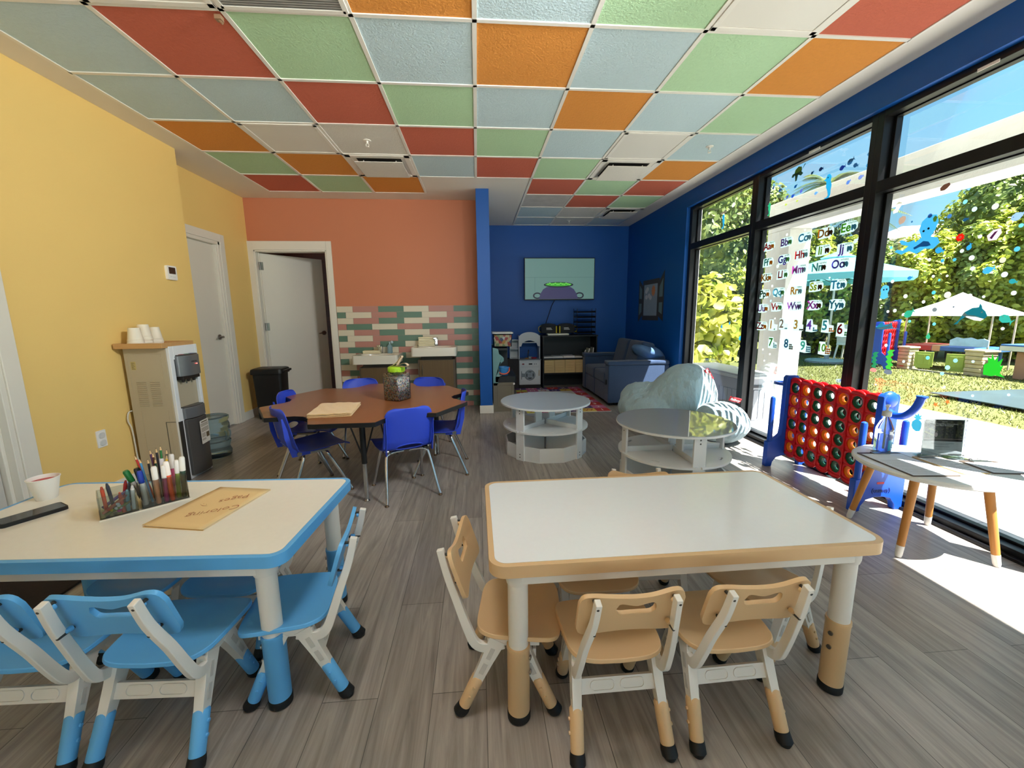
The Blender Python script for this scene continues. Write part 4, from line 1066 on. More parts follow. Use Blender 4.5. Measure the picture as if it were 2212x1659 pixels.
# ------------------------------------------------------------------ TV alcove
tvx0, tvx1, tvz0, tvz1, TY = .81, 2.02, 1.492, 2.19, 7.14
t = thing('television', 'flat television on the blue alcove wall showing a green cartoon scene', 'television', ((tvx0+tvx1)/2, TY, (tvz0+tvz1)/2))
w, h = tvx1-tvx0, tvz1-tvz0
q = MB(); q.bx(-w/2, w/2, .0, .05, -h/2, h/2); q.bx(-.25, .25, .05, .13, -.15, .15); obj('tv_case', q, mat('black tv plastic', (14, 14, 15), .35), t, bevel=.004)
def emis(name, c, s=.06): return mat(name, c, .3, nz=None, emit=s)
FS = MX.Translation((0, 0, 0)) @ basis(V((0, -.0005, 0)), V((1, 0, 0)), V((0, 0, 1)))
def flat(q, pts, lay, mi): q.prism([(x, z) for x, z in pts], lay*.0006, lay*.0006+.0005, FS, mi)
q = MB()
flat(q, [(-w/2+.012, -h/2+.016), (w/2-.012, -h/2+.016), (w/2-.012, h/2-.012), (-w/2+.012, h/2-.012)], 0, 0)
flat(q, [(-w/2+.012, .026), (w/2-.012, .026), (w/2-.012, .03), (-w/2+.012, .03)], 1, 1)
flat(q, [(-.43, -.2), (-.426, -.2), (-.426, .026), (-.43, .026)], 1, 1)
# cauldron with bubbling green brew
pot = [(-.36, -.332), (-.33, -.24), (-.285, -.17), (-.22, -.13), (.18, -.13), (.245, -.17), (.29, -.24), (.32, -.332)]
flat(q, pot, 2, 2)
for s in (-1, 1):
    cx = -.02+s*.365
    flat(q, [(cx+.075*cos(a)*1.0, -.275+.055*sin(a)) for a in [2*PI*i/20 for i in range(20)]], 1.5, 3)
    flat(q, [(cx+.05*cos(a), -.275+.032*sin(a)) for a in [2*PI*i/20 for i in range(20)]], 1.8, 0)
flat(q, [(-.02+.255*cos(a), -.095+.045*sin(a)) for a in [2*PI*i/30 for i in range(30)]], 3, 3)
flat(q, [(-.02+.225*cos(a), -.09+.03*sin(a)) for a in [2*PI*i/30 for i in range(30)]], 4, 4)
for i in range(13):
    a = -.2+i*.031; flat(q, [(a+.016*cos(b_), -.082+.012*sin(i*2)+.013*sin(b_)) for b_ in [2*PI*k/10 for k in range(10)]], 5, 5)
scr = obj('screen', q, [emis('screen teal', (112, 150, 144)), emis('screen seam', (78, 116, 112)), emis('screen pot', (66, 62, 104)), emis('screen outline', (30, 32, 52)), emis('screen brew', (72, 186, 52)), emis('screen bubbles', (124, 226, 92))], t)
q = MB(); q.tube(smooth_path([(1.34, 7.2, 1.49), (1.3, 7.25, 1.4), (1.25, 7.255, 1.25), (1.2, 7.255, 1.1), (1.18, 7.24, .98), (1.19, 7.2, .935)], 6), .006, 8)
tag(obj('power_cable', q, mat('black cable', (16, 16, 18), .5)), 'thin black cable hanging below the television', 'cable')
# black shelf unit
ax0, ax1, ay0, ay1 = 1.085, 2.01, 6.86, 7.24
blkw = mat('black laminate', (26, 27, 28), .45, nz=(14, .1))
t = thing('shelf_unit', 'black open shelf unit under the television', 'shelf', ((ax0+ax1)/2, ay1, 0)); w = ax1-ax0; dp = ay1-ay0
for s in (-1, 1):
    q = MB(); q.bx(s*(w/2)-(.02 if s > 0 else 0), s*(w/2)+(0 if s > 0 else .02), -dp, 0, 0, .9); obj('side_panel', q, blkw, t, bevel=.002)
for z, nm in ((.88, 'top_board'), (.50, 'shelf'), (.25, 'shelf')):
    q = MB(); q.bx(-w/2+.02 if nm == 'shelf' else -w/2-.01, w/2-.02 if nm == 'shelf' else w/2+.01, -dp-(.0 if nm == 'shelf' else .01), -.006, z, z+.022); obj(nm, q, blkw, t, bevel=.002)
q = MB(); q.bx(-w/2+.02, w/2-.02, -.012, 0, .0, .88); obj('back_panel', q, blkw, t)
# planks of wood on the low shelf
blw = mat('raw pine block', (214, 182, 126), .65, nz=(3, .12), stretch=(3, 30, 30))
blk0 = None
for c in range(5):
    for r in range(5):
        q_x = ax0+.022+.003+c*.178; wd = .174 if c < 4 else .15
        loc = (q_x+wd/2+random.uniform(-.002, .002), ay0+.055, .2725+r*.044)
        lb = 'pale wooden block, %s row and %s column of the pile on the black shelf' % (('bottom', 'second', 'middle', 'fourth', 'top')[r], ('left', 'second', 'middle', 'fourth', 'right')[c])
        if blk0 is None:
            q = MB(); q.box((0, 0, .0215), (.174, .1, .043)); blk0 = obj('wooden_block', q, blw, loc=loc, bevel=.002); tag(blk0, lb, 'block', 'wooden blocks piled on the black shelf')
        else:
            o2 = blk0.copy(); COL.objects.link(o2); o2.location = loc; o2['label'] = lb; o2.scale = (wd/.174, 1, 1)
# books
def book(x, y, z, w_, d_, h_, c, label, M_=None, rz=0):
    t = thing('book', label, 'book', (x, y, z), rz, 'books on the middle black shelf')
    if M_: t.rotation_euler = M_
    q = MB(); q.bx(-w_/2, w_/2, -d_/2, d_/2, 0, .002); q.bx(-w_/2, w_/2, -d_/2, d_/2, h_-.002, h_); q.bx(-w_/2, w_/2, d_/2-.002, d_/2, .002, h_-.002); obj('cover', q, mat('book cover %d %d %d' % c, c, .4), t)
    q = MB(); q.bx(-w_/2+.004, w_/2-.004, -d_/2+.003, d_/2-.003, .002, h_-.002); obj('pages', q, mat('book pages', (226, 224, 220), .8, nz=(200, .06)), t)
book(1.18, 6.99, .523, .17, .23, .024, (176, 182, 186), 'grey-white book lying at the left of the black shelf', rz=.03)
book(1.345, 6.98, .523, .17, .23, .03, (196, 200, 206), 'white book lying second from the left on the black shelf', rz=-.03)
book(1.53, 6.985, .523, .2, .23, .036, (206, 206, 216), 'thick white book lying third from the left on the black shelf', rz=.02)
book(1.70, 6.985, .523, .13, .2, .022, (216, 210, 190), 'small cream book lying fourth from the left on the black shelf')
book(1.80, 7.0, .525, .26, .16, .022, (26, 56, 44), 'dark green book leaning on the right of the black shelf', (0, R(-72), 0))
book(1.86, 6.97, .525, .3, .17, .02, (188, 196, 176), 'pale green book leaning against the dark green one', (0, R(-76), 0))
book(1.945, 6.95, .525, .33, .17, .016, (170, 168, 158), 'tall thin grey book standing at the right end of the black shelf', (0, R(-86), 0))
# on top of the shelf
t = thing('document', 'white folded paper packet under the black and yellow bag', 'paper', (1.35, 6.98, .9025))
q = MB(); q.box((0, 0, .015), (.36, .2, .03)); obj('packet', q, mat('white paper sheets', (236, 230, 214), .7), t, bevel=.008)
t = thing('medical_bag', 'black and yellow zip bag on top of the black shelf', 'bag', (1.36, 7.07, .934))
nyl = mat('black nylon', (34, 36, 40), .7, nz=(60, .15), bump=(300, .4)); yel = mat('yellow webbing', (206, 184, 40), .7)
for s, w_ in ((-1, .28), (1, .29)):
    q = MB(); ringprism(q, rrect(w_, .19, .03, 4, s*.15, 0), [(0, .98), (.01, 1), (.1, 1.0), (.13, .97)]); obj('pouch', q, nyl, t, bevel=.012, seg=3)
    q = MB(); q.sphere((s*.15, 0, .13), (w_*.48, .09, .035), 18, 8); obj('pouch_flap', q, mat('dark grey nylon', (52, 54, 58), .7, nz=(60, .1)), t)
    q = MB()
    for k in range(3): q.bx(s*.15-.05, s*.15+.05-.01*k, -.0985, -.0965, .06+k*.014, .067+k*.014)
    obj('printed_text', q, mat('white print', (210, 210, 206), .6), t)
    q = MB(); q.bx(s*.02, s*.02+s*.018, -.102, -.096, .0, .12); q.tube(smooth_path([(s*.29, -.06, .02), (s*.325, -.08, .04), (s*.325, -.06, .1), (s*.28, -.02, .125)], 5), 0, 4, True, 0, (.012, .003), (0, 1, 0)); obj('strap', q, yel, t)
t = thing('file_tray', 'black wire stacking file tray on the right of the black shelf', 'file tray', (1.83, 7.04, .9025))
wire = mat('black wire', (18, 18, 19), .4, metal=.5)
for k in range(5):
    q = MB(); z = .03+k*.085
    q.bx(-.15, .15, -.13, .13, z, z+.005); q.bx(-.155, -.15, -.13, .13, z, z+.03); q.bx(.15, .155, -.13, .13, z, z+.03)
    q.box((0, -.133, z+.012), (.3, .004, .024), M=MX.Rotation(R(20), 4, 'X')); obj('tray', q, wire, t)
    if k > 0:
        q = MB(); q.box((-.01, -.005, z+.009), (.27, .24, .006)); obj('paper_sheets', q, mat('grey papers', (128, 130, 134), .7) if k in (2, 3) else blkw, t)
q = MB()
for sx in (-1, 1):
    for sy in (-1, 1): q.cyl((sx*.158, sy*.12, 0), (sx*.158, sy*.12, .44), .004, n=8)
obj('side_frame', q, wire, t)
# white play kitchen with washing machine
wk = mat('white painted wood', (214, 216, 216), .4, nz=(6, .02)); dkw = mat('dark brown wood', (44, 36, 34), .6)
kx0, kx1, ky = .69, 1.055, 6.93
t = thing('play_kitchen', 'white toy kitchen with a washing machine and arched hutch', 'play kitchen', ((kx0+kx1)/2, ky, 0)); w = kx1-kx0
q = MB(); q.bx(-w/2, w/2, 0, .28, .07, .49); obj('washer_body', q, wk, t, bevel=.003)
q = MB(); q.bx(-w/2, w/2, .01, .28, 0, .07); q.bx(-w/2-.21, -w/2-.004, .02, .28, .0, .51); obj('dark_base', q, dkw, t)
q = MB(); q.bx(-w/2-.01, w/2+.01, -.01, .28, .49, .505); obj('counter', q, mat('grey counter', (124, 128, 134), .4), t, bevel=.002)
Fw = basis(V((0, 0, 0)), V((1, 0, 0)), V((0, 0, 1)))
q = MB(); q.T = Fw; q.prism(rrect(w-.05, .27, .012, 4, 0, .225), 0, .003); obj('front_panel', q, mat('white panel', (222, 224, 224), .35), t)
q = MB(); q.T = Fw; q.prism(circ(.092, 32, 0, .235), .003, .012, holes=[circ(.06, 32, 0, .235)]); q.prism([(-.14, .2), (-.085, .21), (-.085, .26), (-.14, .27)], .003, .009); q.prism(rrect(.014, .14, .003, 2, -.145, .235), .003, .012); obj('washer_door', q, mat('silver plastic', (150, 154, 158), .3, metal=.5), t, bevel=.002)
q = MB(); q.T = Fw; q.prism(circ(.06, 32, 0, .235), .003, .005); dg = obj('door_window', q, mat('dark toy window', (26, 28, 34), .2), t)
q = MB(); q.T = Fw
for k in range(3):
    for r in range(3): q.prism(rrect(.026, .026, .004, 2, -.032+k*.032, .205+r*.032), .005, .007)
obj('grille_bar', q, mat('pale blue white print', (196, 204, 212), .4), dg)
q = MB(); q.T = Fw; q.prism(rrect(w-.06, .055, .004, 2, 0, .425), 0, .003); pn = obj('control_panel', q, mat('white panel', (222, 224, 224), .35), t)
q = MB(); q.T = Fw; q.prism(circ(.02, 20, -.115, .425, sy=.6), .003, .005); obj('red_badge', q, mat('dark red badge', (150, 52, 52), .4), pn)
q = MB(); q.T = Fw; q.prism(rrect(.06, .024, .002, 2, .01, .425), .003, .005); obj('display', q, mat('black toy display', (24, 24, 26), .3), pn)
for k in range(2):
    q = MB(); q.T = Fw; q.cyl((.075+k*.032, .425, .003), (.075+k*.032, .425, .015), .01, n=16); obj('knob', q, mat('silver plastic', (150, 154, 158), .3, metal=.5), pn)
q = MB(); q.T = Fw; q.prism(rrect(.014, .1, .005, 3, .155, .27), 0, .014); obj('door_handle', q, mat('tan wood handle', (190, 160, 120), .5), t)
# hutch
q = MB()
q.bx(-w/2, -w/2+.014, .05, .28, .505, .9); q.bx(w/2-.014, w/2, .05, .28, .505, .9); obj('hutch_side', q, wk, t, bevel=.002)
q = MB(); q.T = basis(V((0, .06, 0)), V((1, 0, 0)), V((0, 0, 1)))
arch = [(-w/2, .72), (-w/2, .86)]+[(-w/2+w*i/16, .86+.1*math.sqrt(max(0, 1-(2*i/16-1)**2))) for i in range(1, 16)]+[(w/2, .86), (w/2, .72), (w/2-.04, .72), (w/2-.06, .77)]+[(.12-.24*i/12, .775+.045*sin(PI*i/12)) for i in range(13)]+[(-w/2+.06, .77), (-w/2+.04, .72)]
q.prism(arch, 0, .014); obj('hutch_arch', q, wk, t)
q = MB(); q.bx(-w/2, w/2, .07, .28, .84, .852); q.bx(-w/2, w/2, .07, .28, .775, .787); obj('hutch_shelf', q, wk, t)
q = MB(); 
for z in (.505, .67, .82): q.bx(-w/2-.15, -w/2-.004, .1, .28, z, z+.012)
q.bx(-w/2-.15, -w/2-.138, .1, .28, .505, .832); q.bx(-w/2-.15, -w/2-.004, .27, .28, .505, .832); obj('side_cubby', q, wk, t, bevel=.001)
q = MB(); q.tube(smooth_path([(-.01, .16, .505), (-.01, .16, .6), (-.01, .13, .645), (-.01, .09, .64), (-.01, .08, .6)], 5), .008, 8); q.box((.03, .16, .52), (.06, .02, .025)); obj('toy_faucet', q, steel, t)
tag(obj('toy_pan', MB().lathe([(.001, 0), (.04, 0), (.05, .022), (.046, .022), (.038, .004), (.001, .004)], 20, sy=.6), mat('red toy plastic', (176, 40, 56), .4), loc=(.955, 7.03, .5055)), 'small red toy dish on the white toy kitchen counter', 'toy')
tag(obj('toy_food', MB().lathe([(.001, 0), (.03, .002), (.034, .01), (.02, .02), (.001, .022)], 16), mat('orange toy plastic', (206, 140, 70), .5), loc=(.83, 7.0, .5055)), 'small orange toy food beside the toy faucet', 'toy')
# grey and teal play kitchen at the partition
gk = mat('taupe play plastic', (118, 110, 94), .5, nz=(8, .04)); tk = mat('teal play plastic', (112, 152, 150), .5, nz=(8, .03))
kt = thing('play_kitchen', 'taupe and teal toy kitchen along the blue partition', 'play kitchen', (.185, 5.3, 0))
q = MB(); q.bx(.0, .275, 0, .75, 0, .385); obj('cabinet_body', q, gk, kt, bevel=.006)
q = MB()
q.bx(.055, .255, -.006, 0, .06, .08); q.bx(.055, .255, -.006, 0, .345, .365); q.bx(.055, .07, -.006, 0, .08, .345); q.bx(.24, .255, -.006, 0, .08, .345); q.bx(-.0, .275, -.004, 0, .0, .05); obj('door_panel', q, gk, kt, bevel=.002)
q = MB(); q.prism(rrect(.30, .76, .03, 4, .155, .38), .386, .465); obj('counter_top', q, mat('black play counter', (30, 32, 34), .5), kt, bevel=.012)
q = MB(); q.cyl((.27, -.004, .37), (.27, -.03, .37), .013, n=12); obj('knob', q, wplast, kt)
q = MB(); sd = [(0, .45), (.07, .45), (.075, .55), (.10, .58), (.085, .62), (.08, .75), (.11, .8), (.145, .83), (.145, .88), (.12, .91), (.085, .94), (.08, .97), (.07, 1.02), (.0, 1.04)]
sd = [(x, .34+(z-.45)*.847) for x, z in sd]
q.T = basis(V((0, .0, 0)), V((1, 0, 0)), V((0, 0, 1))); q.prism(sd, -.05, 0); q.prism(sd, -.75, -.7); obj('hutch_side', q, tk, kt, bevel=.008)
q = MB(); q.bx(0, .03, .05, .7, .465, .80); obj('hutch_back', q, mat('black play counter', (30, 32, 34), .5), kt)
q = MB(); q.bx(0, .2, .05, .7, .80, .825); q.bx(.03, .22, .4, .7, .465, .80); obj('hutch_shelf', q, mat('black play counter', (30, 32, 34), .5), kt)
bx = thing('toy_box', 'clear lidded plastic tub of mixed toy pieces on the teal toy kitchen', 'box', (.325, 5.56, .8405))
q = MB(); ringprism(q, rrect(.255, .3, .02, 3), [(0, .92), (.004, .93), (.17, 1)]); obj('tub', q, acry, bx)
q = MB(); ringprism(q, rrect(.28, .325, .025, 3), [(.17, 1), (.185, 1), (.19, .96)]); obj('lid', q, mat('frosted lid', (206, 204, 196), .4, nz=(6, .02)), bx)
q = MB(); ringprism(q, rrect(.24, .285, .02, 3), [(.006, .93), (.15, .99), (.155, .9)]); ob = obj('toy_pieces', q, confetti('mixed toy pieces', [(190, 70, 70), (228, 196, 150), (222, 206, 170), (150, 170, 120), (214, 150, 70), (232, 228, 220), (90, 96, 130), (196, 84, 90), (200, 190, 150)], 26), bx); ob['kind'] = 'stuff'
bu = thing('toy_bucket', 'blue toy bucket with an orange handle on the black toy counter', 'bucket', (.33, 5.42, .4655))
q = MB(); q.lathe([(.05, 0), (.055, .003), (.072, .1), (.078, .102), (.078, .112), (.072, .112), (.05, .006), (.001, .005)], 28); obj('pail', q, mat('bright blue plastic', (62, 140, 206), .35), bu)
q = MB(); q.tube(smooth_path([(-.076, -.0, .1), (-.07, -.05, .06), (-.03, -.082, .03), (.03, -.085, .03), (.07, -.05, .06), (.076, 0, .1)], 5), .009, 8); obj('handle', q, mat('coral orange plastic', (226, 104, 76), .4), bu)
tag(obj('toy_plate', MB().lathe([(.001, 0), (.03, 0), (.05, .008), (.05, .011), (.03, .004), (.001, .004)], 24), mat('pale toy plate', (206, 204, 194), .4), loc=(.255, 5.345, .4655)), 'pale toy plate in front of the blue bucket', 'plate')
# play rug
rug = thing('play_rug', 'colourful alphabet play rug on the alcove floor', 'rug', (1.16, 6.05, .0))
rc = [(206, 198, 84), (192, 60, 56), (214, 214, 214), (110, 70, 130), (222, 190, 90), (200, 110, 150), (150, 190, 120), (90, 70, 120), (224, 222, 218)]
q = MB(); q.bx(-.55, .55, -.92, .92, 0, .006, mi=8)
grid_ = []
for i in range(6):
    for jj in range(10):
        if 1 <= i <= 4 and 2 <= jj <= 7: continue
        k = (i*5+jj*7+i*jj) % 8; x, y = -.55+i*1.1/6, -.92+jj*.184
        q.quad((x, y, .0062), (x+1.1/6, y, .0062), (x+1.1/6, y+.184, .0062), (x, y+.184, .0062), mi=k); grid_.append((x+.09, y+.09, k))
obj('rug_pile', q, [mat('rug colour %d' % i, c, .9, nz=(120, .08)) for i, c in enumerate(rc)], rug)
for n, (x, y, k) in enumerate(grid_):
    textmesh('ABCDEFGHIJKLMNOPQRSTUVWXYZ123456789ABC'[n], .13, mat('rug print light', (228, 216, 206), .9) if k in (1, 3, 7, 5) else mat('rug print red', (176, 54, 60), .9), 'printed_letter', rug, MX.Translation((x, y, .0066)), .0002)
# magenta disc motif
q = MB(); q.lathe([(.09, .0063), (.09, .0066), (.001, .0066)], 24, (.2, -.6, 0)); obj('printed_disc', q, mat('rug magenta', (190, 60, 130), .9), rug)
# ------------------------------------------------------------------ wall sticker of a window
y0, y1 = 6.70, 5.785
t = thing('wall_sticker', 'wall decal of an open shuttered window with a sun, on the blue side wall', 'decal', (XR, (y0+y1)/2, 1.455))
Ws = basis(V((-.0006, 0, 0)), V((0, -1, 0)), V((0, 0, 1)))
q = MB(); q.T = Ws
def fl2(pts, lay, mi): q.prism(pts, lay*.0008, lay*.0008+.0007, mi=mi)
fl2([(-.3, -.31), (.3, -.31), (.3, .30), (-.3, .30)], 0, 0)
fl2([(-.25, -.24), (.24, -.24), (.24, .23), (-.25, .23)], 1, 1)
fl2([(-.46, -.34), (-.3, -.24), (-.3, .22), (-.46, .33)], 1, 0); fl2([(.28, -.24), (.46, -.32), (.46, .40), (.28, .24)], 1, 0)
fl2([(-.43, .03), (-.33, .02), (-.33, .17), (-.43, .24)], 2, 2); fl2([(-.43, -.24), (-.33, -.18), (-.33, -.05), (-.43, -.05)], 2, 2)
fl2([(.31, .03), (.42, .03), (.42, .29), (.31, .18)], 2, 2); fl2([(.31, -.18), (.42, -.22), (.42, -.05), (.31, -.05)], 2, 2)
fl2([(.10+.05*cos(a)*(1 if i % 2 else 1.45), .13+.065*sin(a)*(1 if i % 2 else 1.4)) for i, a in enumerate([2*PI*k/24 for k in range(24)])], 2, 3)
for cx, cz in ((-.16, .13), (-.12, .16), (-.05, .06), (-.15, .04), (.0, .03)): fl2([(cx+.05*cos(a), cz+.035*sin(a)) for a in [2*PI*k/14 for k in range(14)]], 2+.1*cx, 4)
obj('printed_vinyl', q, [mat('decal frame grey', (62, 56, 52), .5), mat('decal sky', (140, 158, 176), .5), mat('decal pane', (104, 128, 134), .5), mat('decal sun', (206, 130, 80), .5), mat('decal cloud', (196, 200, 206), .5)], t)
# ------------------------------------------------------------------ sofa
den = mat('navy sofa fabric', (44, 66, 98), .85, nz=(60, .12), bump=(250, .35), sheen=.2)
dpl = mat('navy piping', (32, 48, 74), .8)
so = thing('sofa', 'navy blue two-seat sofa along the right wall of the alcove', 'sofa', (2.2, 6.05, 0))
def soft(name, x0, x1, y0, y1, z0, z1, m_=den, par=so, bev=.04, M_=None, puff=0):
    q = MB(); nx = 8
    c = V(((x0+x1)/2, (y0+y1)/2, (z0+z1)/2)); d = V((x1-x0, y1-y0, z1-z0))
    q.box((0, 0, 0), d)
    o = obj(name, q, m_, par); 
    bm = bmesh.new(); bm.from_mesh(o.data); bmesh.ops.bevel(bm, geom=bm.edges[:], offset=bev, segments=4, affect='EDGES', profile=.6)
    bmesh.ops.subdivide_edges(bm, edges=[e for e in bm.edges if e.calc_length() > .08], cuts=4, use_grid_fill=True)
    for v in bm.verts:
        u = V((v.co.x/d.x*2, v.co.y/d.y*2, v.co.z/d.z*2))
        if puff: v.co.z += puff*(1-min(1, u.x**2))*(1-min(1, u.y**2))*(1 if u.z > 0 else -.3)
        v.co.z += .003*sin(v.co.y*31+v.co.x*17)
    bm.to_mesh(o.data); bm.free()
    o.data.transform(MX.Translation(c) @ (M_ or MX.Identity(4)))
    smooth_ang(o.data, 60)
    return o
q = MB(); q.bx(-.4, .38, -.5, .55, .06, .3); obj('base', q, den, so, bevel=.02)
soft('seat_cushion', -.46, .2, .03, .55, .29, .45, puff=.02); soft('seat_cushion', -.46, .2, -.5, .03, .29, .45, puff=.02)
soft('front_skirt', -.45, -.36, -.5, .02, .05, .3, bev=.02); soft('front_skirt', -.45, -.36, .03, .55, .05, .3, bev=.02)
soft('armrest', -.46, .38, .55, .72, .05, .57, bev=.02); soft('armrest', -.46, .38, -.67, -.5, .05, .57, bev=.02)
soft('arm_pad', -.47, .38, .54, .73, .57, .62, bev=.018); soft('arm_pad', -.47, .38, -.68, -.49, .57, .62, bev=.018)
soft('back_rest', .22, .40, -.5, .55, .1, .66, bev=.03)
soft('back_cushion', .02, .22, .03, .54, .44, .86, bev=.06, M_=MX.Rotation(R(14), 4, 'Y')); soft('back_cushion', .02, .22, -.49, .02, .44, .86, bev=.06, M_=MX.Rotation(R(14), 4, 'Y'))
q = MB(); q.cyl((-.462, -.585, .33), (-.468, -.585, .33), .035, n=20); obj('arm_port', q, blk, so)
for sx in (-.38, .3):
    for sy in (-.55, .6):
        q = MB(); q.cyl((sx, sy, 0), (sx, sy, .06), .02, .028, 12); obj('leg', q, blk, so)
pl = thing('pillow', 'loose pale blue and navy pillow slumped over the sofa back at the window side', 'pillow', (2.4, 5.66, .70), R(20))
q = MB(); q.sphere((0, 0, 0), (.27, .17, .13), 26, 14)
for i, (x, y, z) in enumerate(q.v): q.v[i] = (x*1.0, y, z*.8+.012*sin(x*19)+.01*sin(y*31+x*9)+.12*(x < 0)*0-.28*x)
obj('pillow_cover', q, mat('denim blue pillow', (78, 110, 150), .85, nz=(50, .15), bump=(200, .4)), pl)
# ------------------------------------------------------------------ bean bags
bagm = mat('pale blue grey cotton', (158, 182, 190), .85, nz=(14, .05), bump=(9, 1), sheen=.2, stretch=(1, 1, .35), bdist=.05)
tagm = mat('red woven label', (190, 36, 44), .6); tagw = mat('white label print', (236, 228, 224), .6, nz=None)
def beanbag(label, loc, parts, seed):
    t = thing('bean_bag', label, 'bean bag', loc)
    q = MB()
    for c, r in parts: q.sphere(c, r, 40, 24)
    o = obj('bag_cover', q, bagm, t)
    md = o.modifiers.new('rm', 'REMESH'); md.mode = 'VOXEL'; md.voxel_size = .016; md.use_smooth_shade = True
    md = o.modifiers.new('sm', 'SMOOTH'); md.iterations = 40; md.factor = .6
    tx = D.textures.new('wr%d' % seed, 'MARBLE'); tx.noise_scale = .09; tx.turbulence = 6; tx.marble_type = 'SOFT'
    md = o.modifiers.new('ds', 'DISPLACE'); md.texture = tx; md.strength = .014; md.mid_level = .6; md.texture_coords = 'LOCAL'
    tx2 = D.textures.new('wq%d' % seed, 'CLOUDS'); tx2.noise_scale = .12; tx2.noise_depth = 2
    md = o.modifiers.new('d2', 'DISPLACE'); md.texture = tx2; md.strength = .014; md.mid_level = .5; md.texture_coords = 'LOCAL'
    md = o.modifiers.new('sm2', 'SMOOTH'); md.iterations = 2; md.factor = .5
    return t
def label_tag(t, a, c_, up_, w_, h_):
    Mx = basis(a, c_, up_)
    q = MB(); q.T = Mx
    q.grid(lambda u, v: V(((u-.5)*w_, (v-.5)*h_, .004*sin(u*6))), 10, 4)
    lb = obj('brand_label', q, tagm, t, solid=.002)
    textmesh('fatboy', h_*.72, tagw, 'label_text', lb, Mx @ MX.Translation((0, 0, .006)), .0006, shear=.2, bold=.001)
b1 = beanbag('big pale blue bean bag with a tall leaning back, in front of the sofa', (2.0, 4.4, 0), [((-.05, -.02, .22), (.40, .40, .22)), ((-.12, .1, .33), (.27, .28, .16)), ((.2, -.14, .33), (.37, .33, .33)), ((.23, -.15, .46), (.30, .27, .26))], 1)
label_tag(b1, V((.40, -.30, .615)), V((.45, -.28, -.86)), V((.72, .25, .32)), .125, .06)
b2 = beanbag('low pale blue bean bag on the sunny floor behind the glossy round table', (2.345, 3.74, 0), [((0, 0, .19), (.27, .25, .19)), ((.02, .06, .24), (.24, .22, .155))], 2)
label_tag(b2, V((.16, .05, .405)), V((.9, -.25, -.25)), V((.1, -.25, .9)), .11, .05)
